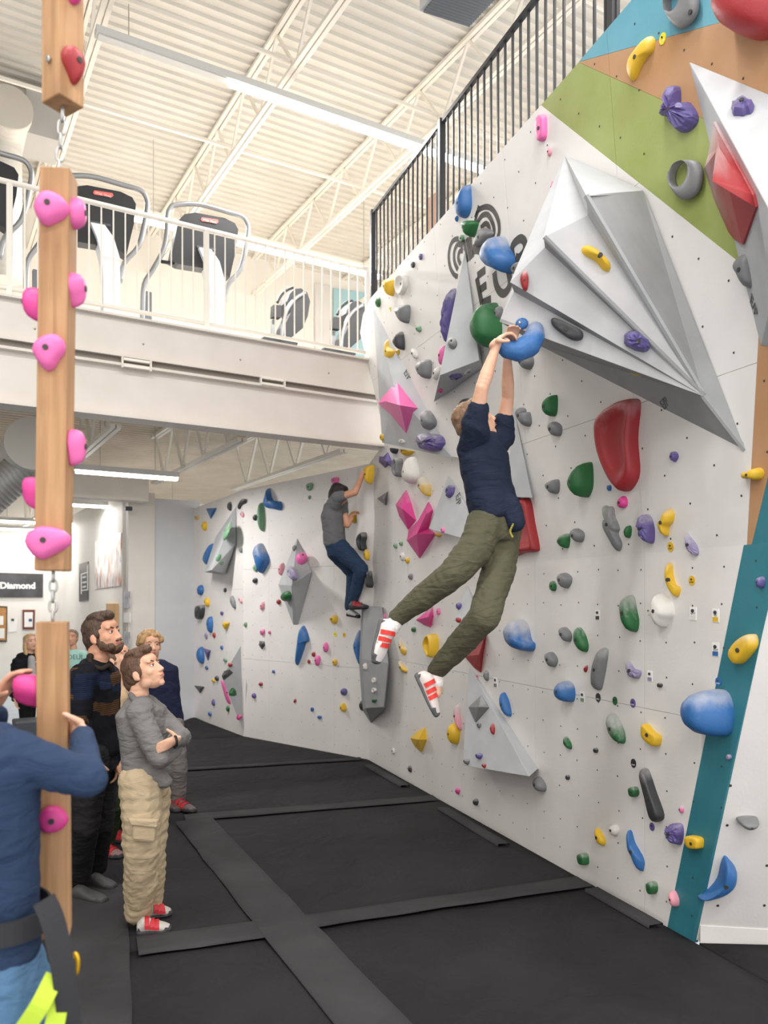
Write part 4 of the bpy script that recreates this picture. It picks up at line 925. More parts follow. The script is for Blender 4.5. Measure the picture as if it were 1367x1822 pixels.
# ---- middle distance wall
H('blue', 'd', 'blue horned hold at the top left of the distant wall', [(475, 868), (479, 885), (488, 893), (498, 892), (503, 900), (500, 908), (488, 906), (472, 903), (467, 893), (471, 880)], .12, chalk=.4)
H('palegreen', 'd', 'long green blade hold under the blue horned one', [(461, 894), (467, 902), (471, 925), (470, 945), (464, 940), (459, 915)], .09, chalk=.3)
H('black', 'd', 'small dark hold left of the green blade hold', (454, 921, 4, 6), .04)
H('blue', 'd', 'blue hold with chalky top left of the grey diamond volume', [(462, 966), (470, 975), (480, 995), (475, 1008), (463, 1020), (456, 1002), (449, 982), (454, 970)], .12, chalk=.7)
H('palegreen', 'f', 'pale green hold under the chalky blue hold', (455, 1011, 4, 6), .03)
H('black', 'd', 'small black hold below the chalky blue hold', (454, 1033, 5, 5), .04)
H('palepink', 'd', 'pale pink hold left of the diamond volume\'s lower half', (467, 1078, 4, 8, 15), .04)
H('pink', 'd', 'pink hold on the upper face of the diamond volume', (537, 993, 11, 11), .1, PDM1, chalk=.4)
H('lilac', 'g', 'chalky purple hold on the diamond volume', [(509, 1010), (516, 1006), (524, 1014), (530, 1028), (520, 1032), (512, 1020)], .06, plane3(dmv[0], dmv[3], dmv[4]), chalk=.7)
H('green', 'd', 'green ball hold on the lower face of the diamond volume', (510, 1061, 9, 10), .09, PDM2, chalk=.3)
H('palepink', 'd', 'pale pink hold peeking out left of the diamond volume', (501, 1013, 5, 12, 15), .06)
H('grey', 'd', 'grey hold near the top of the diamond volume', (524, 975, 3, 6, 20), .03, plane3(dmv[0], dmv[3], dmv[4]))
H('red', 'd', 'small red pink hold left of the diamond volume\'s tip', (496, 1071, 4, 5), .04, chalk=.4)
H('pink', 'd', 'pale pink hold above a dark one on the distant wall', (467, 1124, 5, 6, 20), .04, chalk=.7)
H('pink', 'f', 'tiny pink hold right of the pale pink one', (480, 1125, 2.5, 3), .02)
H('black', 'p', 'dark grey faceted hold below the pale pink one', [(463, 1140), (471, 1141), (472, 1148), (467, 1155), (462, 1148)], .05, ridge=[(466, 1147, 1)], bolt=False)
H('blue', 'd', 'blue fin-shaped hold below the diamond volume', [(539, 1113), (546, 1122), (551, 1140), (544, 1142), (540, 1155), (528, 1181), (524, 1180), (529, 1150), (533, 1125)], .08, chalk=.3)
H('yellow', 'd', 'yellow pronged hold below the far climber\'s feet', [(586, 1101), (594, 1094), (601, 1096), (601, 1106), (594, 1110)], .07)
H('pink', 'd', 'upper pink hold of two right of the blue fin', (580, 1152, 5, 9), .05, chalk=.3)
H('pink', 'd', 'lower pink hold of two right of the blue fin', (565, 1175, 6, 9, 10), .05, chalk=.3)
H('red', 'd', 'small dark red hold above the lower pink hold', (558, 1164, 3.5, 5), .03)
H('red', 'f', 'tiny dark red hold left of the lower pink hold', (550, 1177, 2.5, 4), .02)
H('yellow', 'd', 'small yellow hold right of the two pink ones', (596, 1178, 5, 6), .04, chalk=.5)
H('purple', 'd', 'dark purple egg hold left of the grey tower', (612, 1231, 6, 7), .05, chalk=.1)
H('yellow', 'd', 'yellow hold below the dark purple egg', (611, 1259, 6, 8), .06, chalk=.2)
H('blue', 'f', 'tiny blue hold low on the distant wall, upper of two', (556, 1262, 3, 4), .02)
H('blue', 'f', 'tiny blue hold low on the distant wall, lower of two', (569, 1276, 4, 3.5), .02)
H('red', 'd', 'tiny red hold low on the distant wall', (525, 1247, 2.5, 4, 20), .02)
H('red', 'd', 'small red crescent hold at the left of the distant wall', (464, 1217, 4, 4), .03, chalk=.6)
H('purple', 'd', 'small dark purple hold at the lower left of the distant wall', (452, 1238, 4, 5), .04, chalk=.2)
H('palegreen', 'f', 'pale green block hold at the top of the distant wall', [(546, 862), (556, 859), (557, 868), (551, 873), (547, 871)], .04)
H('palegreen', 'f', 'tiny green hold under the pale green block', (551, 885, 2.5, 3.5), .02)
H('pink', 'f', 'pink square hold just above the far climber\'s head', [(591, 852), (602, 849), (603, 858), (592, 860)], .05)
H('blue', 'f', 'tiny navy hold left of the two pink ones', (487, 1195, 2.5, 3), .02)
H('yellow', 'd', 'yellow hold at the far climber\'s lower hand', [(621, 918), (630, 909), (637, 914), (636, 925), (629, 931), (622, 925)], .09, chalk=.2)
# ---- far end wall
H('blue', 'p', 'blue triangle hold at the top of the far end wall', [(368, 905), (386, 904), (376, 923)], .08, ridge=[(376, 911, 1)], bolt=False, chalk=.1)
H('yellow', 'd', 'yellow egg hold under the blue triangle', (364, 936, 5, 8), .06, chalk=.05)
H('yellow', 'f', 'chalky yellow hold in the corner by the grey wall', (350, 921, 5, 4), .02, chalk=.9)
H('black', 'd', 'dark hold above the far spike volume', (409, 901, 4, 8), .05)
H('black', 'f', 'black bar hold at the top of the far end wall', [(424, 900), (432, 889), (437, 888), (437, 894), (429, 900), (425, 906)], .04)
H('palepink', 'd', 'chalky mauve hold right of the far spike volume', (431, 915, 3, 6, -20), .03, chalk=.8)
H('blue', 'd', 'blue bar hold left of the far spike volume', [(378, 967), (384, 970), (380, 984), (368, 1003), (360, 1000), (361, 990), (370, 976)], .07, chalk=.1)
H('palegreen', 'd', 'green round hold on the far spike volume', (394, 994, 9, 14, 10), .05, PBS, chalk=.3)
H('palegreen', 'd', 'long pale green hold on the side of the far spike volume', (404, 945, 4, 17, 20), .04, PBS2, chalk=.6)
H('yellow', 'd', 'small yellow hold beside the blue bar', (373, 1003, 3, 6), .03)
H('grey', 'd', 'small grey hold right of the far spike volume', (429, 979, 3, 5), .03)
H('blue', 'd', 'blue rounded hold below the far spike volume', (357, 1050, 6, 9), .07, chalk=.05)
H('yellow', 'd', 'yellow hold resting above the black looped one', (369, 1071, 5, 8, -15), .06, chalk=.4)
H('black', 'h', 'black looped hold on the far end wall', [(350, 1080), (358, 1077), (365, 1078), (363, 1095), (356, 1102), (349, 1098)], .08)
H('black', 'f', 'small dark hold left of the grey blade hold', (401, 1050, 2.5, 4), .02)
H('grey', 'd', 'grey blade hold on the far end wall', (415, 1071, 4, 12, -20), .05)
H('palepink', 'd', 'chalky pale hold right of the grey blade', (428, 1067, 3, 7, -20), .03, chalk=.9)
H('purple', 'f', 'tiny purple hold at the middle of the far end wall', (395, 1091, 3, 3.5), .02)
H('blue', 'd', 'blue almond hold above a tiny red one', (374, 1111, 6, 14), .07, chalk=.1)
H('yellow', 'd', 'yellow cup hold right of the blue almond', [(396, 1107), (409, 1107), (405, 1116), (402, 1120), (399, 1115)], .06, chalk=.4)
H('red', 'd', 'tiny red hold below the blue almond', (381, 1130, 3, 5), .03)
H('lilac', 'd', 'chalky mauve hold below the blue almond', (367, 1131, 3, 6), .03, chalk=.6)
H('blue', 'd', 'large blue hold beside a purple triangle', [(359, 1151), (364, 1165), (362, 1180), (356, 1179), (351, 1168), (352, 1156)], .09, chalk=.2)
H('purple', 'p', 'purple triangle hold beside the large blue one', [(363, 1153), (375, 1157), (371, 1175)], .06, ridge=[(369, 1161, 1)], bolt=False, chalk=.3)
H('blue', 'f', 'tiny slate blue triangle hold in the middle of the far end wall', (395, 1152, 2.5, 4), .02)
H('blue', 'f', 'tiny navy hold below the purple triangle', (368, 1188, 3, 3.5), .02)
H('palegreen', 'd', 'small green hold at the corner of the two distant walls', (437, 1111, 3, 5), .03)
H('palegreen', 'd', 'pale green hold left of the low triangular volume', (401, 1174, 4, 4), .03, chalk=.7)
H('red', 'd', 'red hold on the low triangular volume', (410, 1183, 4.5, 4), .04, PLBB)
H('black', 'p', 'black wedge hold on the low triangular volume', [(395, 1203), (399, 1194), (408, 1191), (414, 1197), (398, 1210)], .05, PLBB, ridge=[(404, 1199, 1)], bolt=False, chalk=0)
H('pink', 'd', 'pink strip hold along the edge of the low triangular volume', [(393, 1211), (398, 1214), (404, 1232), (412, 1252), (406, 1250), (400, 1236)], .04, PLBB, chalk=.2)
H('green', 'd', 'green half-moon hold on the low triangular volume', [(408, 1237), (410, 1228), (415, 1224), (420, 1228), (421, 1237)], .04, PLBB, chalk=.1)
H('magenta', 'd', 'pink ball hold at the lower tip of the low triangular volume', (426, 1276, 5, 5), .05, PLBB)
H('black', 'p', 'black triangle hold low by the grey wall', [(347, 1220), (364, 1222), (357, 1233)], .06, ridge=[(356, 1225, 1)], bolt=False, chalk=0)
H('black', 'd', 'small black hold left of the low triangular volume', (386, 1207, 3.5, 5), .04)
H('yellow', 'd', 'small yellow hold left of the low triangular volume', (380, 1211, 3, 4), .03, chalk=.4)
H('purple', 'd', 'small dark purple hold near the foot of the far end wall', (380, 1250, 3, 6), .04, chalk=.2)
H('blue', 'f', 'tiny blue hold near the foot of the far end wall', (374, 1270, 3, 4), .03)
H('green', 'd', 'green hold near the foot of the low triangular volume', (406, 1261, 3, 6), .04, chalk=.5)
# ---- route tags and cards
for c, l, x, y, r in (('e6d62a', 'yellow round tag on the ochre band', 1180, 69, 10), ('e6d62a', 'small yellow tag by the grey pocket hold at upper left', 695, 550, 4), ('yellow', 'yellow round tag below the bone-shaped hold', 1194, 973, 8.5), ('yellow', 'yellow round tag right of the yellow crescent', 1232, 1033, 8.5),
                      ('white', 'white round tag left of the white scooped hold', 1155, 1088, 6), ('black', 'black round tag in the row of three start tags', 1065, 1241, 7.6), ('green', 'green round tag in the row of three start tags', 1095, 1247, 7.2), ('purple', 'purple round tag in the row of three start tags', 1127, 1251, 7.6),
                      ('blue', 'blue round tag above the blue boulder hold', 1279, 1213, 7.6), ('black', 'black round tag above the long black plank hold', 1128, 1358, 7.6), ('purple', 'purple round tag below the long black plank hold', 1161, 1471, 7), ('palepink', 'small pink tag beside the small grey hold', 850, 1205, 5),
                      ('e6d62a', 'small yellow tag below the yellow pronged hold', 597, 1129, 4), ('yellow', 'small white and yellow tag right of the yellow tag', 613, 1130, 4)):
    tag_disc(c, l, x, y, r)
for b, l, x, y, t in (('black', 'white card with black band left of the green capsule', 1064, 1094, None), ('white', 'white card reading V7 F right of the white hold', 1234, 1092, 'V7 F'), ('yellow', 'white card with yellow band by the teal strip', 1274, 1095, 'V2'), ('blue', 'white card with dark blue band by the teal strip', 1274, 1156, 'V2-4'),
                      ('lilac', 'white card with purple band beside the purple crown hold', 1157, 1203, None), ('palegreen', 'white card with green band beside the rounded blue hold', 1037, 1240, None), ('grey', 'small silver card right of the pointed red hold', 882, 1214, None)):
    tag_card(b, l, x, y, 13 if x > 1200 else 10, 24 if x > 1200 else 18, txt=t)
# ---------------------------------------------------------------- railings
M_BLACK = mat('black steel', '2e2e31', .45); M_RUB = mat('black plastic', '232427', .5); M_GTUBE = mat('silver tube', '9a9c9e', .35, .6); M_WPL = mat('white plastic', 'dfe2e6', .35)
top0 = UM.hit(660, 530); RB = vplane(top0-LM.n*.14, top0-LM.n*.14+LU)
def rs(px, py): h = RB.hit(px, py); return h
ztop = (rs(664, 388).z+rs(784, 211).z)/2
rl = empty('black_railing', Vector((top0.x, top0.y, 5.0)), 'black steel guard railing on top of the climbing wall', 'railing')
p0_ = rs(664, 388); p1_ = rs(1130, 0); p0_.z = p1_.z = ztop; dL = (p1_-p0_); nb_ = int(dL.length/.112); dL.normalize()
if dL.dot(LU) < 0: dL = -dL
MB().bar(p0_, p0_+LU*nb_*.112, .035, .035).build('top_rail', M_BLACK, rl)
MB().bar(p0_-UP*1.0, p0_+LU*nb_*.112-UP*1.0, .03, .03).build('bottom_rail', M_BLACK, rl)
for i in range(1, nb_):
    q = p0_+LU*i*.112; MB().bar(q-UP*1.05, q, .016, .016).build('baluster', M_BLACK, rl)
for px in (664, 786, 1092):
    q = RB.hit(px, 300); q = Vector((q.x, q.y, ztop)); MB().bar(q-UP*1.25, q+UP*.03, .055, .055).build('post', M_BLACK, rl)
q = [RB.hit(x, y)-LM.n*.05 for x, y in ((752, 352), (770, 338), (770, 400), (752, 420))]
pn = MB().prism(q, -LM.n*.006).build('paper_notice', mat('paper', 'e2b79a', .8, col2='d9ab8e', scale=8)); props(pn, 'tan paper notice hung behind the black railing', 'notice')
wr_ = empty('white_railing', B(0, EM+.05, ZM), 'white steel railing along the mezzanine edge', 'railing')
RW = Plane(B(0, EM+.05, 0), -E2)
e_l, e_r = -4.2, RW.hit(652, 560).dot(E1)
MB().tube([B(e_l, EM+.05, ZM+1.02), B(e_r, EM+.05, ZM+1.02)], .024, 10).build('top_rail', M_STEEL2, wr_)
MB().tube([B(e_l, EM+.05, ZM+.09), B(e_r, EM+.05, ZM+.09)], .02, 10).build('bottom_rail', M_STEEL2, wr_)
n_ = int((e_r-e_l)/.108)
for i in range(n_): MB().bar(B(e_r-i*.108, EM+.05, ZM+.09), B(e_r-i*.108, EM+.05, ZM+1.02), .014, .014).build('baluster', M_STEEL2, wr_)
for px in (17, 368, 654):
    e = RW.hit(px, 480).dot(E1); MB().bar(B(e, EM+.05, ZM-.02), B(e, EM+.05, ZM+1.02), .045, .045).build('post', M_STEEL2, wr_)
# ---------------------------------------------------------------- exercise machines on the mezzanine
M_REDL = mat('red badge', 'e06a62', .5); M_BADGE = mat('badge print', 'f2e6e4', .5)
PM = Plane(B(0, 8.35, 0), -E2)
def pmp(x, y, off=0): return PM.hit(x, y)+PM.n*off
def machine(dx, label, full=True):
    base = pmp(363, 640); base.z = ZM
    t = empty('stair_climber', base+dx, label, 'exercise machine', 'exercise machines on the mezzanine')
    bld = lambda mb, n, m, p=None: mb_shift(mb, dx).build(n, m, p or t)
    con = MB().prism([pmp(x, y) for x, y in ((318, 392), (328, 381), (348, 378), (400, 388), (418, 397), (424, 408), (421, 440), (409, 494), (396, 484), (368, 478), (318, 470), (304, 462), (312, 420))], -PM.n*.14)
    co = bld(con, 'console', M_RUB)
    b = MB().prism([pmp(x, y, .003) for x, y in ((357, 391), (359, 387), (387, 391), (389, 395), (386, 398), (359, 394))], PM.n*.004); bo = bld(b, 'badge', M_REDL, co)
    text_part('lettering', 'STAR TRAC', .03, pmp(373, 396, .009)+dx, E1, UP, M_BADGE, co, depth=.002)
    bld(MB().prism([pmp(x, y, .002) for x, y in ((350, 437), (384, 443), (384, 447), (350, 441))], PM.n*.01), 'seam_rib', mat('dark grey plastic', '4a4c50', .5), co)
    pth = [pmp(x, y, .02) for x, y in ((253, 575), (253, 551), (256, 507), (272, 480), (290, 445), (296, 414), (297, 385), (302, 372), (312, 366), (353, 365), (405, 379), (430, 387), (439, 398), (441, 412), (437, 438), (427, 480), (405, 508), (398, 540))]
    bld(MB().tube(crom(pth, 4, False), .026, 10), 'handle_frame', M_GTUBE)
    bld(MB().prism([pmp(x, y, .05) for x, y in ((352, 443), (374, 447), (388, 468), (397, 500), (398, 540), (398, 620), (372, 620), (372, 540), (370, 505), (362, 468))], -PM.n*.16), 'neck', M_WPL)
    bld(MB().prism([pmp(x, y, -.3) for x, y in ((270, 500), (283, 503), (283, 620), (270, 620))], -PM.n*.08), 'upright', mat('grey post', '7d8084', .5))
    bs = MB(); q0 = pmp(325, 600); q0.z = ZM+.11; bs.box(q0+E2*.35, E1*.42, E2*.5, UP*.11); bld(bs, 'base', M_WPL)
    bld(MB().tube([pmp(288, 462, -.05), pmp(312, 466, -.05)], .02, 8), 'bracket', M_RUB)
    return t
def mb_shift(mb, d): mb.v = [v+d for v in mb.v]; return mb
sh1 = pmp(178, 352)-pmp(368, 392); sh1.z = 0; sh1 = E1*sh1.dot(E1)
machine(Vector((0, 0, 0)), 'black and silver exercise machine right of the white railing post')
machine(sh1, 'black and silver exercise machine beside the timber post')
machine(sh1*2.0, 'black exercise machine cut off by the left picture edge')
def bike(dx, label):
    PB = Plane(B(0, 9.6, 0), -E2); g = lambda x, y, o=0: PB.hit(x, y)+PB.n*o+dx
    b = PB.hit(520, 640)+dx; b.z = ZM
    t = empty('exercise_bike', b, label, 'exercise machine', 'exercise machines on the mezzanine')
    sh = MB().prism([g(x, y) for x, y in ((511, 536), (516, 522), (524, 514), (536, 513), (547, 520), (552, 536), (548, 562), (539, 584), (522, 598), (505, 600), (508, 577), (518, 556))], -PB.n*.3).build('seat_shell', M_RUB, t)
    fr = MB().tube(crom([g(x, y, .03) for x, y in ((500, 602), (503, 572), (512, 548), (526, 531), (542, 522))], 4, False), .025, 8).build('frame', M_GTUBE, t)
    MB().tube(crom([g(x, y, .03) for x, y in ((492, 540), (500, 525), (512, 516), (522, 513))], 4, False), .018, 8).build('handle', M_RUB, t)
    MB().prism([g(x, y, .02) for x, y in ((486, 543), (500, 544), (499, 566), (485, 564))], -PB.n*.1).build('console', M_RUB, t)
    MB().prism([g(x, y) for x, y in ((470, 598), (530, 608), (530, 613), (495, 616), (468, 602))], -PB.n*.3).build('footrest', M_RUB, t)
    MB().bar(g(492, 566, -.1), g(488, 650, -.1), .05, .05).build('column', M_GTUBE, t); q = g(500, 640, -.1); q.z = ZM+.05; MB().box(q, E1*.3, E2*.12, UP*.05).build('base', M_RUB, t)
    return t
bike(Vector(), 'black recumbent exercise bike in the middle of the mezzanine')
bq = Plane(B(0, 9.6, 0), -E2); bsft = E1*(bq.hit(636, 560)-bq.hit(533, 560)).dot(E1); bike(bsft, 'black exercise bike next to the climbing wall edge')
UWP = Plane(B(0, 13.48, 0), -E2)
def slab(px, pl, m, name, label, cat, th=.01, parent=None, off=0):
    q = [pl.hit(x, y, off) for x, y in px]; o = MB().prism(q, pl.n*th).build(name, m, parent)
    if parent is None: props(o, label, cat)
    return o
slab(((593, 513), (658, 523), (658, 640), (593, 640)), UWP, mat('pale blue panel', 'a9cfd8', .6), 'wall_panel', 'pale blue wall panel upstairs behind the last bike', 'wall panel', .02)
slab(((560, 505), (588, 510), (588, 640), (560, 640)), UWP, M_WALL, 'upper_door', 'white door upstairs behind the bikes', 'door', .03)
for k, (a, b_, l) in enumerate((((236, 380), (300, 640), 'left'), ((330, 505), (352, 640), 'right'))):
    pass
# ---------------------------------------------------------------- ducts and heater
M_DUCT = mat('galvanised duct', 'bdbcb8', .45, .25, col2='a9a8a4', scale=3); M_DUCTW = mat('painted duct', 'dedad2', .5)
def spiral(mb, a, b, r, pitch=.09):
    """round duct with raised spiral seams"""
    a = Vector(a); b = Vector(b); n = max(2, int((b-a).length/pitch)); pts = []; rr = []
    for i in range(n+1):
        p = a+(b-a)*i/n; d = (b-a)/n
        pts += [p, p+d*.12, p+d*.2]; rr += [r, r*1.02, r]
    return mb.tube(pts, rr, 24)
d1 = empty('air_duct', P(20, 190, 9.0), 'round white air duct at the upper left above the railing', 'duct')
c_ = P(18, 192, 9.0); spiral(MB(), c_, c_+E2*2.2+UP*.0, .24).build('pipe', M_DUCTW, d1)
spiral(MB(), c_+E2*.45-UP*.1, c_+E2*.45-UP*1.8, .17).build('drop_pipe', M_DUCTW, d1); MB().tube([c_-E2*.03, c_], [.245, .245], 24).build('end_cap', mat('duct cap', 'c9c4ba', .5), d1)
d2 = MB(); cc = P(74, 225, 9.6); d2.box(cc, E1*.2, E2*.3, UP*.28); hb = d2.build('duct_box', mat('grey box', 'b5b4b1', .5)); props(hb, 'grey sheet metal box beside the upper left duct', 'duct box')
d3 = empty('air_duct', P(50, 790, 8.6), 'galvanised spiral air duct under the mezzanine at the left', 'duct')
c_ = P(58, 790, 8.4); spiral(MB(), c_, c_+E2*1.6, .27).build('pipe', M_DUCTW, d3); MB().tube([c_-E2*.03, c_], [.28, .28], 28).build('end_cap', M_DUCTW, d3)
spiral(MB(), c_+E2*.4-UP*.15, c_+E2*.55-UP*.72-E1*.55, .2, .05).build('branch_pipe', M_DUCT, d3)
hx = empty('unit_heater', onz(810, 10, 6.6), 'grey louvred ceiling heater at the top edge', 'heater')
hp = [onz(x, y, 6.55) for x, y in ((747, 21), (838, 50), (884, -8), (798, -40))]
MB().prism([p+UP*.01 for p in hp], UP*.45).build('casing', mat('heater paint', 'c3c4c6', .4), hx)
u_ = hp[1]-hp[0]; w_ = hp[3]-hp[0]
for i in range(13):
    k = .06+.88*i/12; a = hp[0]+w_*k+u_*.05; MB().bar(a, a+u_*.9, .02, .012, up=Vector((0, .5, 1))).build('slat', mat('slat grey', '7e8083', .45, .3), hx)
# ---------------------------------------------------------------- back room: banners, frames, shelf
M_FR = mat('dark frame', '2c2a2a', .5); M_CORK = mat('cork', 'c08c56', .8, col2='b27f4b', scale=20); M_OAK = mat('oak veneer', 'd2a878', .5, col2='c79b69', scale=3, stretch=(1, 1, .1)); M_PAPER = mat('white paper', 'f0efec', .7)
FWf = Plane(B(0, FWe2-.01, 0), -E2)
bn = slab(((-70, 1017), (77, 1021), (76, 1063), (-70, 1063)), FWf, mat('black vinyl', '3c3c3e', .35, col2='55555a', scale=2.2, bump=.35, bscale=3), 'banner', 'black vinyl banner with white lettering on the distant wall', 'banner', .02)
bw = FWf.hit(13, 1049, .025)
text_part('lettering', 'Black Diamond', .2, FWf.hit(11, 1047, .022), FWf.u, UP, M_PAPER, bn, depth=.006, bold=.008)
def framed(px, pl, mfr, mins, label, cat, name, inset=.12):
    o = slab(px, pl, mfr, name, label, cat, .03); c = (sum(p[0] for p in px)/4, sum(p[1] for p in px)/4)
    q = [(p[0]+(c[0]-p[0])*inset, p[1]+(c[1]-p[1])*inset*.8) for p in px]; slab(q, pl, mins, 'picture', None, None, .004, o, .03); return o
fb = framed(((-20, 1077), (13, 1079), (12, 1142), (-20, 1142)), FWf, M_FR, M_CORK, 'cork notice board in a dark frame at the left edge', 'notice board', 'notice_board', .1)
slab(((-5, 1096), (6, 1096), (6, 1112), (-5, 1112)), FWf, M_PAPER, 'pinned_sheet', None, None, .004, fb, .035); slab(((-8, 1118), (8, 1118), (8, 1136), (-8, 1136)), FWf, M_PAPER, 'pinned_sheet', None, None, .004, fb, .035)
pq = framed(((40, 1085), (62, 1085), (61, 1120), (40, 1120)), FWf, mat('mahogany', '6e3626', .4), M_PAPER, 'mahogany framed certificate on the distant wall', 'plaque', 'plaque', .3)
slab(((51, 1101), (57, 1101), (57, 1106), (51, 1106)), FWf, mat('blue print', '3c5a86', .6), 'photo_print', None, None, .002, pq, .036)
cb = slab(((14, 1103), (31, 1102), (30, 1124), (14, 1125)), FWf, M_PAPER, 'clipboard', 'white clipboard sheet hung beside the notice board', 'clipboard', .01); slab(((20, 1101), (25, 1101), (25, 1105), (20, 1105)), FWf, M_FR, 'clip', None, None, .01, cb, .011)
wd = slab(((104, 1050), (140, 1050), (140, 1108), (104, 1108)), FWf, mat('bright window', 'ffffff', .4, emit=('ffffff', 1.6)), 'window_1', None, None, .01); props(wd, 'bright white window at the end of the back room', 'window', kind='structure')
for y0, y1 in ((1049, 1052), (1078, 1081), (1088, 1090)): slab(((103, y0), (141, y0), (141, y1), (103, y1)), FWf, mat('window bar', '9aa0a4', .5), 'window_frame', None, None, .02, wd, .01)
ps = slab(((171, 964), (217, 948), (216, 1042), (170, 1048)), PW, None, 'wall_poster', 'large glossy climbing photo banner on the poster wall', 'poster', .015)
def poster_mat():
    m, t, p = nmat('poster print'); N = t.nodes; L = t.links; tc = N.new('ShaderNodeTexCoord'); mp = N.new('ShaderNodeMapping'); mp.inputs['Rotation'].default_value = (0, .5, .3); mp.inputs['Scale'].default_value = (6, 6, 1)
    nz = N.new('ShaderNodeTexNoise'); nz.inputs['Scale'].default_value = 2.5; cr = N.new('ShaderNodeValToRGB'); L.new(tc.outputs['Generated'], mp.inputs[0]); L.new(mp.outputs[0], nz.inputs['Vector']); L.new(nz.outputs['Fac'], cr.inputs[0])
    e = cr.color_ramp; e.elements[0].position = .3; e.elements[0].color = lin('8c7a74'); e.elements[1].position = .5; e.elements[1].color = lin('efe9e6')
    x = e.elements.new(.42); x.color = lin('cf9a86'); x = e.elements.new(.6); x.color = lin('f5f3f2'); x = e.elements.new(.68); x.color = lin('7f8aa6'); L.new(cr.outputs[0], p.inputs['Base Color']); p.inputs['Roughness'].default_value = .25; return m
ps.data.materials.clear(); ps.data.materials.append(poster_mat())
pk = slab(((142, 1004), (158, 999), (158, 1068), (142, 1070)), PW, mat('black poster', '3a3a3c', .4), 'wall_poster', 'narrow dark grey poster with white emblem near the window', 'poster', .015); props(pk, 'narrow dark grey poster with white emblem near the window', 'poster')
[slab(q_, PW, M_PAPER, 'emblem_stroke', None, None, .003, pk, .016) for q_ in (((144, 1021), (157, 1017), (157, 1019), (144, 1023)), ((144, 1050), (157, 1048), (157, 1050), (144, 1052)), ((144, 1021), (145.5, 1021), (145.5, 1057), (144, 1057)), ((155.5, 1008), (157, 1003), (157, 1048), (155.5, 1048)), ((147, 1026), (153, 1025), (153, 1028), (147, 1029)), ((147, 1035), (154, 1034), (154, 1037), (147, 1038)), ((147, 1043), (153, 1042), (153, 1045), (147, 1046)))]
for y0, y1, l in ((1052, 1082, 'upper small photo on the edge of the poster wall'), (1090, 1108, 'white sheet between the two small photos'), (1124, 1152, 'lower small photo on the edge of the poster wall')):
    slab(((221, y0), (232, y0), (232, y1), (221, y1)), PW, mat('photo grey', '9b9aa6', .5, col2='d5d4d8', scale=9) if '04' not in l and 'photo on' in l else M_PAPER, 'wall_photo', l, 'photo', .008)
slab(((193, 1074), (211, 1074), (211, 1260), (193, 1260)), PW, M_OAK, 'wood_panel', 'tall light wood panel on the poster wall behind the bearded man', 'panel', .04)
cab = empty('storage_shelf', B(0, 0, 0), 'light wood cubby shelf at the end of the back room', 'shelf')
PC = Plane(B(0, FWe2-1.2, 0), -E2)
for px in (((122, 1093), (166, 1093), (166, 1097), (122, 1097)), ((122, 1093), (125, 1093), (125, 1200), (122, 1200)), ((131, 1093), (134, 1093), (134, 1200), (131, 1200)), ((138, 1093), (166, 1093), (166, 1200), (138, 1200))):
    slab(px, PC, M_OAK, 'board', None, None, -.35, cab)
bt = MB(); bt.box(onz(52, 1312, -.05)+E1*.1, E1*.3, E2*.2, UP*.25)
props(bt.build('storage_box', mat('dark grey box', '3e4146', .6), bevel=.02), 'low dark grey box on the floor behind the blonde woman', 'box')
sc_ = MB(); sc_.box(PW.hit(229, 905, .06), PW.n*.05, PW.u*.03, UP*.03); props(sc_.build('security_camera', M_RUB, bevel=.01), 'small black camera on the poster wall corner', 'camera')
# ---------------------------------------------------------------- hanging timbers with holds
def wood(name):
    m, t, p = nmat(name); N = t.nodes; L = t.links; tc = N.new('ShaderNodeTexCoord'); mp = N.new('ShaderNodeMapping'); mp.inputs['Scale'].default_value = (1, 1, .06)
    nz = N.new('ShaderNodeTexNoise'); nz.inputs['Scale'].default_value = 38; nz.inputs['Detail'].default_value = 6; nz.inputs['Distortion'].default_value = .6
    n2 = N.new('ShaderNodeTexNoise'); n2.inputs['Scale'].default_value = 3.5; L.new(tc.outputs['Object'], n2.inputs['Vector'])
    L.new(tc.outputs['Object'], mp.inputs[0]); L.new(mp.outputs[0], nz.inputs['Vector']); cr = N.new('ShaderNodeValToRGB'); L.new(nz.outputs['Fac'], cr.inputs[0])
    cr.color_ramp.elements[0].position = .3; cr.color_ramp.elements[0].color = lin('9f7751'); cr.color_ramp.elements[1].position = .62; cr.color_ramp.elements[1].color = lin('b98f66')
    mx = N.new('ShaderNodeMix'); mx.data_type = 'RGBA'; mx.blend_type = 'MULTIPLY'; mr = N.new('ShaderNodeMapRange'); mr.inputs[1].default_value = .45; mr.inputs[2].default_value = .7; mr.inputs[4].default_value = .4
    L.new(n2.outputs['Fac'], mr.inputs[0]); L.new(mr.outputs[0], mx.inputs['Factor']); L.new(cr.outputs[0], mx.inputs['A']); mx.inputs['B'].default_value = lin('a98d70')
    L.new(mx.outputs['Result'], p.inputs['Base Color']); p.inputs['Roughness'].default_value = .65; return m
M_WOOD = wood('timber')
DT = 2.45
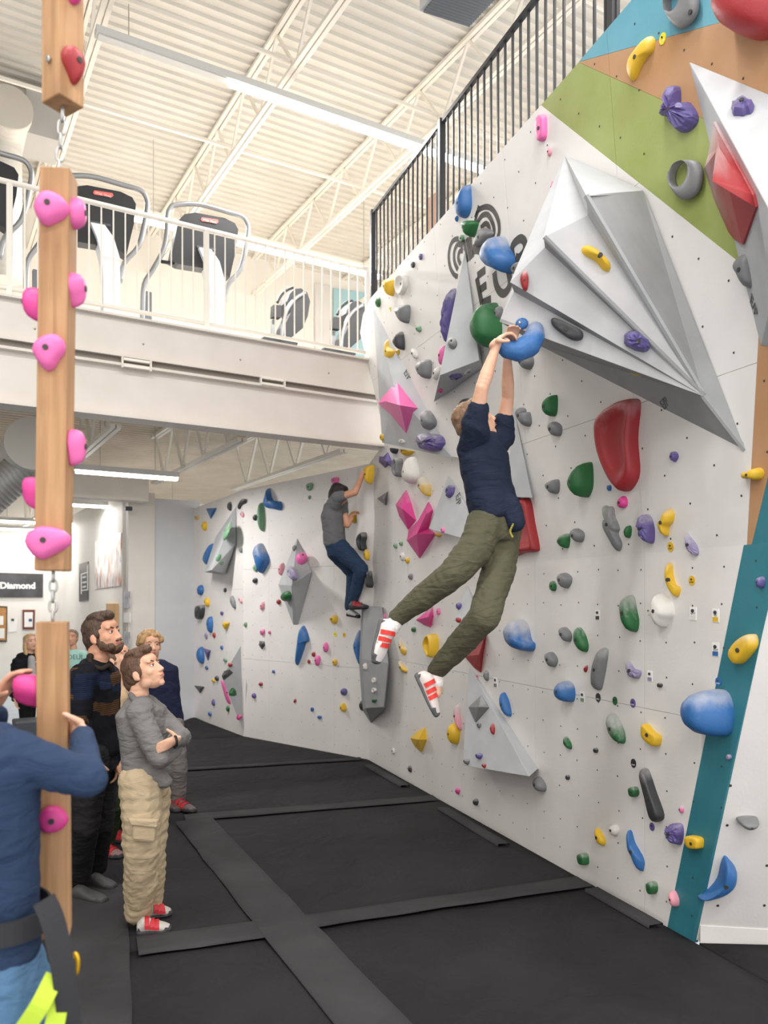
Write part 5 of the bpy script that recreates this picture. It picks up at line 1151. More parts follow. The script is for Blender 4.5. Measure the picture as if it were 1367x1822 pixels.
def knob(parent, pl, c, ru, rv, prot, col='magenta', droop=.3, rough=0, seed=1, bolt=True):
    """hold on a timber face: c on the face, half sizes ru (across) rv (up)"""
    rnd = random.Random(seed); n = 18; vs = []; fs = []
    prof = [(1, 0), (1.05, .15), (1.0, .5), (.86, .8), (.6, .97), (.25, 1.0)]
    w = [1+.1*math.sin(2*t+seed)+.07*math.sin(3*t+2*seed) for t in [2*math.pi*k/n for k in range(n)]]
    for s, h in prof:
        for k in range(n):
            t = 2*math.pi*k/n; y = math.sin(t)*rv*w[k]; x = math.cos(t)*ru*w[k]*(1 if y > 0 else 1-.35*abs(math.sin(t)))
            vs.append(c+pl.u*x*s+pl.v*(y*s+droop*rv*h*.4)+pl.n*(prot*h-.002))
    vs.append(c+pl.v*droop*rv*.4+pl.n*prot)
    for r in range(len(prof)-1):
        for k in range(n): fs.append((r*n+k, r*n+(k+1) % n, (r+1)*n+(k+1) % n, (r+1)*n+k))
    o = (len(prof)-1)*n; fs += [(o+k, o+(k+1) % n, len(vs)-1) for k in range(n)]
    fs = fix_normals(vs, fs+[tuple(range(n))])
    ob = MB().add(vs, fs, True).build('hold', hold_mat(col, .1), parent)
    if bolt:
        q = c+pl.v*droop*rv*.4+pl.n*(prot*1.0); nn = 10
        bv = [q+pl.n*.002+(pl.u*math.cos(2*math.pi*k/nn)+pl.v*math.sin(2*math.pi*k/nn))*.009 for k in range(nn)]; bv += [v-pl.n*.012 for v in bv]
        MB().add(bv, fix_normals(bv, [tuple(range(nn)), tuple(range(2*nn-1, nn-1, -1))]+[(i, nn+i, nn+(i+1) % nn, (i+1) % nn) for i in range(nn)])).build('bolt', M_HOLE, ob)
    return ob
def timber(px, y0, y1, rot, label, lean=0):
    """square post at depth DT centred on column px, from row y0 (top) to y1"""
    a = P(px, y0, DT); b = P(px+lean, y1, DT); c = (a+b)/2; r = math.radians(rot); x = Vector((math.cos(r), math.sin(r), 0)); y = Vector((-math.sin(r), math.cos(r), 0))
    t = empty('hanging_timber', b, label, 'timber', 'timbers of the hanging ladder')
    m = MB(); m.box(c, x*.0445, y*.0445, (a-b)/2); m.build('beam', M_WOOD, t, bevel=.004)
    return t, a, b, Plane(c-y*.0445, -y), Plane(c+x*.0445, x), Plane(c-x*.0445, -x)
def kpos(pl, a, py, s=0):
    z = HC+(HY-py)/F*DT; return Vector((pl.p.x, pl.p.y, z))+pl.u*s
t1, a1, b1, f1, r1, l1 = timber(112, -60, 188, -33, 'topmost hanging timber with a red hold, cut off by the top edge')
def eyebolt(t, p, s):
    MB().tube([p, p+UP*s*.03], .007, 8).build('eye_bolt', M_CHROME, t)
knob(t1, r1, kpos(r1, a1, 128), .034, .05, .04, 'red', seed=3); knob(t1, r1, kpos(r1, a1, 0), .03, .03, .04, 'magenta', seed=4); knob(t1, l1, kpos(l1, a1, -2), .03, .03, .04, 'magenta', seed=5)
MB().tube([kpos(f1, a1, 122), kpos(f1, a1, 122)+f1.n*.012], .009, 8).build('bolt', M_CHROME, t1)
t2, a2, b2, f2, r2, l2 = timber(105, 310, 1016, 6, 'long middle hanging timber with pink holds', -10)
for py, s, k in ((388, 0, 1), (637, -.005, 6), (968, -.012, 7)): knob(t2, f2, kpos(f2, a2, py, s), .046 if py < 900 else .062, .05, .045, 'pink', seed=k)
for py, k in ((380, 8), (515, 9), (797, 10)): knob(t2, r2, kpos(r2, a2, py), .036, .05, .045, 'pink', seed=k)
for py, k in ((548, 11), (882, 12)): knob(t2, l2, kpos(l2, a2, py), .034, .045, .055, 'magenta', droop=.9, seed=k)
for py in (385, ): MB().tube([kpos(r2, a2, py), kpos(r2, a2, py)+r2.n*.02], .008, 8).build('bolt', M_CHROME, t2)
t3, a3, b3, f3, r3, l3 = timber(94, 1106, 1660, 17, 'lowest hanging timber held by the person in the navy sweater', 5)
knob(t3, l3, kpos(l3, a3, 1228), .034, .05, .075, 'magenta', droop=.6, seed=13); knob(t3, f3, kpos(f3, a3, 1452, .0), .04, .045, .04, 'magenta', seed=14)
def chain(a, b, label, n):
    t = empty('steel_chain', b, label, 'chain', 'chains of the hanging ladder'); d = (b-a)/n
    for i in range(n):
        c = a+d*(i+.5); s = Vector((1, .25, 0)).normalized() if i % 2 else Vector((-.25, 1, 0)); L_ = d.length*.72; pts = []
        for k in range(14):
            t_ = 2*math.pi*k/14; pts.append(c+s*.011*math.cos(t_)+d.normalized()*(L_*.62*math.sin(t_)+ (L_*.18 if math.sin(t_) > .1 else -L_*.18 if math.sin(t_) < -.1 else 0)))
        MB().tube(pts, .0042, 6, closed=True).build('link', M_CHROME, t)
    return t
chain(b1-UP*.005, a2+UP*.0, 'steel chain under the topmost timber', 5); chain(b2, a3, 'steel chain above the lowest timber', 5)
# ---------------------------------------------------------------- people
def skin_mat(name, c, c2):
    m = mat(name, c, .5, col2=c2, scale=14, bump=.06, bscale=160)
    m.node_tree.nodes['Principled BSDF'].inputs['Subsurface Weight'].default_value = .08
    m.node_tree.nodes['Principled BSDF'].inputs['Subsurface Radius'].default_value = (.01, .004, .002); return m
M_SKIN = skin_mat('skin', 'd6a184', 'cb9377'); M_SKIN2 = skin_mat('fair skin', 'e0b196', 'd6a488')
def cloth(name, c, c2=None, bs=9, bump=.5, fine=300):
    m, t, p = nmat(name); N = t.nodes; L = t.links; tc = N.new('ShaderNodeTexCoord')
    p.inputs['Roughness'].default_value = .85; p.inputs['Specular IOR Level'].default_value = .2
    nz = N.new('ShaderNodeTexNoise'); nz.inputs['Scale'].default_value = 6; nz.inputs['Detail'].default_value = 5; L.new(tc.outputs['Object'], nz.inputs['Vector'])
    mx = N.new('ShaderNodeMix'); mx.data_type = 'RGBA'; L.new(nz.outputs['Fac'], mx.inputs['Factor']); mx.inputs['A'].default_value = lin(c); mx.inputs['B'].default_value = lin(c2 or c); L.new(mx.outputs['Result'], p.inputs['Base Color'])
    mp = N.new('ShaderNodeMapping'); mp.inputs['Rotation'].default_value = (.5, .6, .3); mp.inputs['Scale'].default_value = (1, 1, 2.6); L.new(tc.outputs['Object'], mp.inputs[0])
    n3 = N.new('ShaderNodeTexNoise'); n3.inputs['Scale'].default_value = bs; n3.inputs['Detail'].default_value = 3; n3.inputs['Distortion'].default_value = 1.2; L.new(mp.outputs[0], n3.inputs['Vector'])
    n2 = N.new('ShaderNodeTexNoise'); n2.inputs['Scale'].default_value = fine; L.new(tc.outputs['Object'], n2.inputs['Vector'])
    b1 = N.new('ShaderNodeBump'); b1.inputs['Strength'].default_value = .25; b1.inputs['Distance'].default_value = .002; b2 = N.new('ShaderNodeBump'); b2.inputs['Strength'].default_value = bump; b2.inputs['Distance'].default_value = .02
    L.new(n3.outputs['Fac'], b2.inputs['Height']); L.new(n2.outputs['Fac'], b1.inputs['Height']); L.new(b2.outputs[0], b1.inputs['Normal']); L.new(b1.outputs[0], p.inputs['Normal']); return m
def hair_mat(name, c, c2, sc=60):
    return mat(name, c, .55, col2=c2, scale=sc, bump=.6, bscale=90, stretch=(1, 1, .35), lo=.3, hi=.7)
TEX = {}
def clouds(scale):
    if scale not in TEX:
        t = bpy.data.textures.new('folds', 'CLOUDS'); t.noise_scale = scale; t.noise_depth = 2; TEX[scale] = t
    return TEX[scale]
def bake(mb, name, m, parent, voxel=.006, smooth=4, disp=None, fac=.5):
    """fuse the collected blobs into one continuous surface"""
    inv = wmat(parent).inverted(); me = bpy.data.meshes.new(name); me.from_pydata([tuple(inv @ v) for v in mb.v], [], mb.f); me.update()
    o = bpy.data.objects.new(name, me); SC.collection.objects.link(o)
    r = o.modifiers.new('fuse', 'REMESH'); r.mode = 'VOXEL'; r.voxel_size = voxel; r.use_smooth_shade = True
    if smooth: s = o.modifiers.new('smooth', 'SMOOTH'); s.factor = fac; s.iterations = smooth
    for sc, st in (disp or []):
        d = o.modifiers.new('folds', 'DISPLACE'); d.texture = clouds(sc); d.strength = st; d.mid_level = .5; d.texture_coords = 'LOCAL'
    dg = bpy.context.evaluated_depsgraph_get(); me2 = bpy.data.meshes.new_from_object(o.evaluated_get(dg)); me2.name = name
    for p in me2.polygons: p.use_smooth = True
    me2.materials.clear(); me2.materials.append(m); bpy.data.objects.remove(o); bpy.data.meshes.remove(me)
    ob = bpy.data.objects.new(name, me2); SC.collection.objects.link(ob); ob.parent = parent; return ob
def limb(mb, pts, rad, step=.5):
    """tapered chain of balls through pts"""
    for i in range(len(pts)-1):
        a, b = Vector(pts[i]), Vector(pts[i+1]); L_ = (b-a).length; r = min(rad[i], rad[i+1]); n = max(2, int(L_/(r*step)))
        for k in range(n+1):
            t = k/n; q = rad[i]*(1-t)+rad[i+1]*t; mb.ell(a+(b-a)*t, (q, q, q), sub=2)
    return mb
def trunk(mb, secs, side, step=.014):
    """secs: (centre, half width along side, half depth); flattened body sections"""
    side = Vector(side).normalized()
    for i in range(len(secs)-1):
        (a, w0, d0), (b, w1, d1) = secs[i], secs[i+1]; ax = (b-a).normalized(); s = (side-ax*side.dot(ax)).normalized(); f = s.cross(ax)
        n = max(2, int((b-a).length/step)); R = R_of(s, f, ax)
        for k in range(n+1):
            t = k/n; w = w0*(1-t)+w1*t; d = d0*(1-t)+d1*t; mb.ell(a+(b-a)*t, (w, d, min(d, .05)), R, sub=3)
    return mb
def frame_of(f, up):
    f = Vector(f).normalized(); x = f.cross(Vector(up)).normalized(); return R_of(x, f, x.cross(f))
def head(skin, parent, c, f, up, s=1.0, hair=None, hairm=None, beard=None, brow='5a4030', eye='4a3a2c', eyes=True, lips='bb7a6c'):
    """head blobs go into skin; returns nothing, adds hair, eyes, brows, lips, beard as parts"""
    R = frame_of(f, up); c = Vector(c); T = lambda v: c+R @ (Vector(v)*s)
    e = lambda mb, p, r, RR=None: mb.ell(T(p), tuple(q*s for q in r), R if RR is None else R @ RR, sub=3)
    e(skin, (0, -.012, .03), (.073, .092, .08)); e(skin, (0, .03, -.025), (.06, .062, .083)); e(skin, (0, .036, -.07), (.047, .048, .038)); e(skin, (0, .067, -.094), (.02, .018, .016))
    e(skin, (0, .05, .045), (.056, .042, .04))
    limb(skin, [T((0, .087, .014)), T((0, .098, -.012)), T((0, .106, -.03))], [.008*s, .0085*s, .0105*s]); e(skin, (.011, .097, -.033), (.009, .01, .008)); e(skin, (-.011, .097, -.033), (.009, .01, .008))
    for k in (-1, 1):
        e(skin, (k*.030, .074, .03), (.024, .011, .009)); e(skin, (k*.038, .052, -.02), (.023, .026, .026)); e(skin, (k*.042, .012, -.06), (.02, .04, .03))
        e(skin, (k*.077, -.006, -.008), (.009, .019, .03), Matrix.Rotation(k*.35, 3, 'Z') @ Matrix.Rotation(-.2, 3, 'X')); e(skin, (k*.078, .0, -.03), (.007, .01, .012))
    e(skin, (0, .086, -.052), (.024, .011, .008)); e(skin, (0, .084, -.065), (.021, .011, .008))
    if eyes:
        for k in (-1, 1):
            ev = MB(); e(ev, (k*.031, .0745, .007), (.0118, .0105, .0075)); eo = ev.build('eye', mat('eye white', 'e9e4df', .25), parent)
            iv = MB(); e(iv, (k*.0315, .0828, .0072), (.0062, .0035, .0062)); iv.build('iris', mat('iris '+eye, eye, .2), eo)
            bv = MB(); limb(bv, [T((k*.014, .085, .027)), T((k*.032, .083, .0325)), T((k*.048, .07, .028))], [.0038*s, .004*s, .0028*s]); bv.build('eyebrow', mat('brow '+brow, brow, .7), parent)
            lv = MB(); limb(lv, [T((k*.018, .083, .0125)), T((k*.032, .0855, .0165)), T((k*.045, .075, .0115))], [.0032*s, .004*s, .0032*s]); lv.build('eyelid', M_SKIN, parent)
    lp = MB(); limb(lp, [T((-.019, .0905, -.0575)), T((0, .0975, -.0545)), T((.019, .0905, -.0575))], [.0028*s, .0046*s, .0028*s]); limb(lp, [T((-.016, .0895, -.0605)), T((0, .096, -.0635)), T((.016, .0895, -.0605))], [.0026*s, .005*s, .0026*s]); lp.build('lips', mat('lips '+lips, lips, .5), parent)
    if hair:
        h = MB()
        for (p, r) in hair: e(h, p, r)
        return h, T, R
    return None, T, R
SHORT = [((0, -.022, .042), (.078, .094, .08)), ((0, -.05, -.005), (.072, .066, .07)), ((0, .028, .088), (.06, .05, .032)), ((.062, -.012, .012), (.02, .04, .04)), ((-.062, -.012, .012), (.02, .04, .04)), ((0, -.075, -.04), (.05, .034, .05))]
QUIFF = SHORT+[((0, .055, .102), (.05, .034, .03)), ((.012, .08, .098), (.035, .022, .022)), ((0, .0, .108), (.062, .07, .028))]
def fingers(skin, palm_c, dirv, nrm, side, s=1.0, curl=(.5, .6, .4), spread=.0, thumb=None, thumb_side=1):
    """five fingers: palm centre, direction to the fingertips, palm normal, side = towards the little finger"""
    d = Vector(dirv).normalized(); n = Vector(nrm).normalized(); sd = Vector(side).normalized()
    R = R_of(sd, d, n)
    if R.determinant() < 0: R = R_of(sd, d, -n)
    skin.ell(palm_c, (.041*s, .046*s, .015*s), R, sub=3); skin.ell(palm_c-d*.035*s, (.03*s, .03*s, .017*s), R, sub=3)
    for k, (off, ln) in enumerate(((-.031, .068), (-.0105, .076), (.0105, .071), (.03, .056))):
        p = palm_c+sd*off*s+d*.036*s; ang = 0; pts = [p-d*.02*s, p]; rr = [.0095*s, .0095*s]
        for j, (c_, frac) in enumerate(zip(curl, (.45, .31, .24))):
            ang += c_; q = d*math.cos(ang)+n*math.sin(ang)+sd*spread*(k-1.5)*.12; p = p+q.normalized()*ln*frac*s; pts.append(p); rr.append((.009-.0008*j)*s)
        limb(skin, pts, rr, .6)
    tb = palm_c-sd*.034*s*1-d*.02*s; td = thumb or (d*.6-sd*.7+n*.45); td = Vector(td).normalized()
    limb(skin, [tb+d*0, tb+td*.03*s, tb+td*.055*s+d*.006*s], [.013*s, .0105*s, .0085*s], .6)
def shoe(parent, heel, toe, up, s=1.0, w=.045, body='8d8a88', strap='b5202a', sole='2b2a2c', white=True, name='shoe'):
    """climbing shoe: heel and toe points on the sole line, up = away from the sole"""
    heel, toe = Vector(heel), Vector(toe); d = toe-heel; L_ = d.length; d.normalize(); up = Vector(up); up = (up-d*up.dot(d)).normalized(); sd = d.cross(up); R = R_of(sd, d, up)
    m = MB(); K = ((.07, .030, .034, .036), (.16, .034, .044, .046), (.3, .035, .043, .045), (.45, .039, .034, .036), (.65, .045, .027, .029), (.82, .041, .021, .023), (.93, .030, .016, .018))
    lerp = lambda t, c: next((K[i][c]+(K[i+1][c]-K[i][c])*(t-K[i][0])/(K[i+1][0]-K[i][0]) for i in range(len(K)-1) if t <= K[i+1][0]), K[-1][c])
    for i in range(27):
        t = .07+.86*i/26; m.ell(heel+d*L_*t+up*lerp(t, 3)*s, (lerp(t, 1)*s*w/.045, L_*.075, lerp(t, 2)*s), R, sub=2)
    o = bake(m, name, mat('shoe '+body, body, .6, col2=body), parent, .005, 3)
    so = MB()
    for i in range(27):
        t = .05+.9*i/26; so.ell(heel+d*L_*t+up*.011*s, (lerp(max(.07, min(.93, t)), 1)*1.08*s*w/.045, L_*.07, .015*s), R, sub=2)
    for i in range(8):
        t = .80+.15*i/7; so.ell(heel+d*L_*t+up*lerp(min(t, .93), 3)*s*.95, (lerp(min(t, .93), 1)*1.05*s*w/.045, L_*.06, lerp(min(t, .93), 2)*s*1.02), R, sub=2)
    for i in range(4):
        t = .06+.05*i/3; so.ell(heel+d*L_*t+up*.034*s, (lerp(.07, 1)*1.03*s*w/.045, L_*.05, .028*s), R, sub=2)
    bake(so, 'sole', mat('sole '+sole, sole, .7), o, .005, 2)
    if strap:
        for t, z in ((.3, .083), (.45, .069), (.58, .06)):
            pts = [heel+d*L_*t+R @ Vector((math.sin(a)*.044*s, 0, 0))+up*(z*.5+z*.5*math.cos(a))*s for a in [(-1.7+3.4*k/8) for k in range(9)]]
            st = MB(); vs = []; fs = []
            for p in pts:
                c0 = heel+d*L_*t+up*z*.4*s; n_ = (p-c0).normalized()
                vs += [p-d*.012*s+n_*.001, p+d*.012*s+n_*.001, p+d*.012*s+n_*.005, p-d*.012*s+n_*.005]
            for i in range(8): fs += [(4*i+k, 4*i+(k+1) % 4, 4*i+4+(k+1) % 4, 4*i+4+k) for k in range(4)]
            st.add(vs, fix_normals(vs, fs), False).build('strap', mat('strap '+strap, strap, .6), o)
    return o
def person(label, at): return empty('person', at, label, 'person', 'people in the gym')
U = Vector((0, 0, 1))
# ---------------- hanging climber in navy T-shirt and olive trousers
D0 = 4.2
g = empty('climbing_hold', P(935, 575, 4.07), 'blue hooked hold under the wedge tip gripped by the hanging climber', 'climbing hold', 'climbing holds on the walls')
hk = MB(); hp_ = [P(953, 588, 4.11), P(951, 600, 4.10), P(941, 615, 4.09), P(923, 624, 4.07), P(904, 622, 4.06), P(891, 613, 4.06)]
limb(hk, hp_, [.046, .056, .064, .058, .049, .036])
bake(hk, 'hook', hold_mat('blue', .55), g, .008, 4)
fl_ = MB(); fl_.ell(PLB1.hit(929, 576, .004), (.034, .03, .012), R_of(PLB1.u, PLB1.v, PLB1.n)); fl_.build('flange', hold_mat('blue', .1), g)
MB().ell(PLB1.hit(925, 574, .016), (.008, .008, .004), R_of(PLB1.u, PLB1.v, PLB1.n)).build('bolt', M_CHROME, g)
pc = person('climber in navy T-shirt and olive trousers hanging from the blue hooked hold', P(740, 1270, 4.2))
sk = MB()
shR, shL = P(845, 756, 4.10), P(893, 778, 4.42)
elR, wrR = P(858, 690, 4.02), P(880, 626, 4.02)
elL, wrL = P(904, 706, 4.34), P(903, 640, 4.2)
side = (shL-shR).normalized(); neck = P(852, 772, 4.26); hipc = P(884, 925, 4.28); chest = P(862, 815, 4.27)
limb(sk, [shR, shR*.5+elR*.5, elR, elR*.65+wrR*.35, wrR], [.047, .043, .036, .037, .024]); limb(sk, [shL, shL*.5+elL*.5, elL, elL*.65+wrL*.35, wrL], [.047, .043, .036, .037, .024])
# right hand hooks over the lip, left hand behind it
fingers(sk, P(888, 604, 4.02), P(905, 594, 4.03)-P(884, 610, 4.02), Vector((.35, .2, -.9)), Vector((0, -.1, 0))+Vector((-.1, 1, .1)), 1.0, curl=(.45, .5, .4), thumb=Vector((.9, -.35, -.25)))
limb(sk, [wrR, P(884, 612, 4.02)], [.024, .026])
fingers(sk, P(907, 610, 4.17), P(912, 592, 4.16)-P(906, 616, 4.17), Vector((.1, -.9, -.2)), Vector((1, .1, 0)), 1.0, curl=(.3, .7, .5), thumb=Vector((-.8, -.4, .4)))
limb(sk, [wrL, P(905, 622, 4.18)], [.024, .027])
hd_c = P(845, 750, 4.25)
limb(sk, [chest, neck, hd_c+Vector((-.01, 0, -.05))], [.08, .055, .055])
h, T_, R_ = head(sk, pc, hd_c, (.86, .12, .42), (-.45, .05, .9), 1.0, SHORT, None, eye='3c4a55', brow='6b4d35')
bake(h, 'hair', hair_mat('brown hair', '6d513a', '8a6a4e'), pc, .006, 2, [(.02, .008)])
trunk(sk, [(chest, .14, .09), (hipc, .13, .09)], side)
kA, aA, tA = P(806, 1022, 4.08), P(708, 1098, 4.22), P(668, 1176, 4.2); kB, aB, tB = P(862, 1098, 4.05), P(776, 1195, 4.3), P(777, 1272, 4.25)
hA, hB = P(868, 945, 4.2), P(893, 950, 4.36)
limb(sk, [hA, kA, aA], [.07, .05, .036]); limb(sk, [hB, kB, aB], [.07, .05, .036]); limb(sk, [aA, aA+(tA-aA)*.5], [.036, .03]); limb(sk, [aB, aB+(tB-aB)*.5], [.036, .03])
bake(sk, 'body', M_SKIN2, pc, .0055, 2)
sh = MB(); nv = U-side*U.dot(side)
trunk(sh, [(P(858, 782, 4.26), .12, .09), (P(861, 815, 4.27), .175, .128), (P(870, 870, 4.28), .172, .125), (P(884, 915, 4.28), .178, .13)], side)
limb(sh, [P(850, 770, 4.14), shR, shR*.62+elR*.38], [.075, .075, .062]); limb(sh, [P(884, 790, 4.38), shL, shL*.62+elL*.38], [.075, .075, .062])
limb(sh, [shR, P(835, 800, 4.2), P(848, 850, 4.24)], [.07, .07, .06])
limb(sh, [P(905, 900, 4.2), P(917, 930, 4.18)], [.07, .055]); limb(sh, [P(848, 890, 4.25), P(850, 908, 4.25)], [.06, .05])
bake(sh, 'tshirt', cloth('navy cotton', '1f2637', '262d40', 6, .8), pc, .008, 5, [(.09, .018)])
tr = MB()
limb(tr, [P(862, 935, 4.2), P(843, 980, 4.13), kA, kA*.5+aA*.5, aA], [.105, .098, .082, .073, .052]); limb(tr, [P(895, 945, 4.36), P(888, 1010, 4.22), kB, kB*.5+aB*.5, aB], [.105, .098, .084, .074, .052])
trunk(tr, [(P(884, 915, 4.28), .15, .11), (P(882, 955, 4.28), .155, .12)], side)
bake(tr, 'trousers', cloth('olive cotton', '4f4d3c', '5a5846', 7, .8), pc, .008, 4, [(.11, .018)])
cuf = MB(); limb(cuf, [aA+(kA-aA)*.02, aA+(kA-aA)*.12], [.05, .054]); bake(cuf, 'cuff', MATS.get('x') or cloth('olive rib', '474536', '4f4d3c', 20, .4), pc, .007, 2)
for a_, t_, hl in ((aA, tA, P(699, 1112, 4.21)), (aB, tB, P(738, 1206, 4.27))):
    sk2 = MB(); limb(sk2, [a_+(hl-a_)*.0, a_+(t_-a_)*.25], [.044, .043]); bake(sk2, 'sock', cloth('white sock', 'e8e2de', 'dcd6d2', 20, .4), pc, .006, 2)
shoe(pc, P(686, 1100, 4.22)+Vector((-.02, 0, .0)), P(665, 1180, 4.2), Vector((.95, -.5, .3)), 1.05, .055, 'e6dfdb', 'd8372f', '5a5a5c')
shoe(pc, P(738, 1200, 4.27), P(775, 1276, 4.25), Vector((.9, -.3, .35)), 1.0, .05, 'd9cfc9', 'd8372f', '59595b')
cd = MB(); limb(cd, crom([P(912, 915, 4.16), P(914, 930, 4.14), P(908, 945, 4.13), P(912, 955, 4.12)], 4, False), [.006]*13, 1.0); cd.build('drawstring', mat('yellow cord', 'a39a45', .8), pc)
# ---------------- far climber
pf = person('far climber in grey T-shirt and blue jeans on the distant wall', P(635, 1100, 9.0))
sk = MB(); df = 9.0
sR, eR, wR = P(600, 886, 8.85), P(632, 876, 8.75), P(647, 842, 8.95); sL, eL, wL = P(607, 893, 9.1), P(618, 934, 9.0), P(626, 920, 9.1)
limb(sk, [sR, eR, wR], [.05, .04, .028]); limb(sk, [sL, eL, wL], [.05, .04, .028])
fingers(sk, P(650, 835, 8.95), Vector((.5, .3, .8)), Vector((.6, .5, -.5)), Vector((-.5, .8, 0)), 1.0, (.6, .7, .5)); fingers(sk, P(628, 914, 9.1), Vector((.6, .4, .6)), Vector((.4, .6, -.7)), Vector((-.5, .8, 0)), 1.0, (.6, .7, .5))
h, T_, R_ = head(sk, pf, P(603, 880, 9.0), (.8, .35, -.35), (.3, .1, .9), 1.05, SHORT, None, eyes=False)
bake(h, 'hair', hair_mat('black hair', '151313', '241f1d'), pf, .01, 2, [(.03, .01)])
limb(sk, [P(596, 905, 9.0), P(601, 892, 9.0)], [.06, .055]); sdf = Vector((.35, .9, 0)); trunk(sk, [(P(594, 910, 9.0), .15, .09), (P(600, 975, 9.0), .13, .09)], sdf)
kf, af = P(643, 1012, 8.85), P(627, 1075, 9.05); kf2, af2 = P(630, 1020, 9.1), P(622, 1080, 9.15)
limb(sk, [P(606, 975, 8.95), kf, af], [.08, .055, .04]); limb(sk, [P(600, 980, 9.1), kf2, af2], [.08, .055, .04]); bake(sk, 'body', M_SKIN, pf, .009, 2)
sh = MB(); trunk(sh, [(P(592, 900, 9.0), .13, .10), (P(592, 920, 9.0), .18, .125), (P(596, 968, 9.0), .16, .12)], sdf); limb(sh, [P(594, 897, 8.9), sR, sR*.7+eR*.3], [.09, .08, .066]); limb(sh, [P(600, 897, 9.1), sL, sL*.6+eL*.4], [.09, .08, .066])
bake(sh, 'tshirt', cloth('grey cotton', '67686a', '707173', 6, .7), pf, .012, 4, [(.1, .02)])
tr = MB(); limb(tr, [P(606, 978, 8.95), kf, af], [.125, .085, .062]); limb(tr, [P(600, 982, 9.1), kf2, af2], [.125, .085, .062]); trunk(tr, [(P(596, 965, 9.0), .15, .115), (P(602, 985, 9.0), .15, .12)], sdf)
bake(tr, 'jeans', cloth('blue denim', '27384f', '30445f', 8, .7), pf, .012, 4, [(.07, .018)])
shoe(pf, P(622, 1085, 9.0), P(657, 1083, 8.95), U, 1.2, .05, '4a4a4c', 'a82a34', '222224'); shoe(pf, P(617, 1096, 9.15), P(640, 1100, 9.1), U, 1.2, .05, 'c9c9c9', None, '222224')
# ---------------- bearded man
pm = person('bearded man in dark patterned jacket and black jeans watching the climber', onz(165, 1600))
dm = 4.87; sk = MB(); Pm = lambda x, y, o=0: P(x, y, dm+o)
sdm = Vector((.25, .95, 0))                                # right-to-left side axis (he faces right, a little towards the viewer)
h, T_, R_ = head(sk, pm, Pm(183, 1131), (.93, -.28, .22), (-.2, 0, .97), 1.13, QUIFF, None, eye='4a4038', brow='3d2b20', lips='b07564')
bake(h, 'hair', hair_mat('dark brown hair', '3b2a1f', '553f30'), pm, .006, 2, [(.02, .008)])
bd = MB(); e_ = lambda p, r: bd.ell(T_(p), tuple(q*1.13 for q in r), R_, sub=3)
e_((0, .058, -.088), (.038, .038, .028)); e_((0, .09, -.084), (.022, .014, .02))
for k in (-1, 1): e_((k*.04, .048, -.072), (.02, .04, .026)); e_((k*.05, .02, -.055), (.016, .03, .03)); e_((k*.06, .004, -.025), (.01, .016, .03)); e_((k*.014, .093, -.045), (.014, .009, .006))
bake(bd, 'beard', hair_mat('brown beard', '4a3223', '5e4330'), pm, .005, 2, [(.015, .006)])
limb(sk, [Pm(172, 1190), Pm(176, 1150)], [.07, .062]); trunk(sk, [(Pm(165, 1200), .18, .1), (Pm(170, 1340), .16, .1)], sdm)
sR, eR, wR = Pm(147, 1203, -.16), Pm(140, 1283, -.2), Pm(163, 1350, -.24); sL, eL, wL = Pm(190, 1203, .2), Pm(196, 1285, .2), Pm(204, 1345, .12)
limb(sk, [sR, eR, wR], [.055, .045, .032]); limb(sk, [sL, eL, wL], [.055, .045, .032])
fingers(sk, Pm(206, 1363, .1), Vector((.15, 0, -1)), Vector((-.9, -.3, 0)), Vector((-.3, .9, 0)), 1.05, (.35, .4, .3), thumb=Vector((.5, -.3, -.8))); fingers(sk, Pm(167, 1368, -.24), Vector((.15, 0, -1)), Vector((-.2, .9, 0)), Vector((-.9, 0, -.1)), 1.05, (.3, .35, .3))
k1, a1_ = Pm(152, 1470, -.12), onz(142, 1590)+U*.09; k2, a2_ = Pm(180, 1465, .15), onz(172, 1566)+U*.09
limb(sk, [Pm(162, 1350, -.1), k1, a1_], [.08, .055, .04]); limb(sk, [Pm(178, 1350, .12), k2, a2_], [.08, .055, .04]); bake(sk, 'body', M_SKIN, pm, .006, 2)
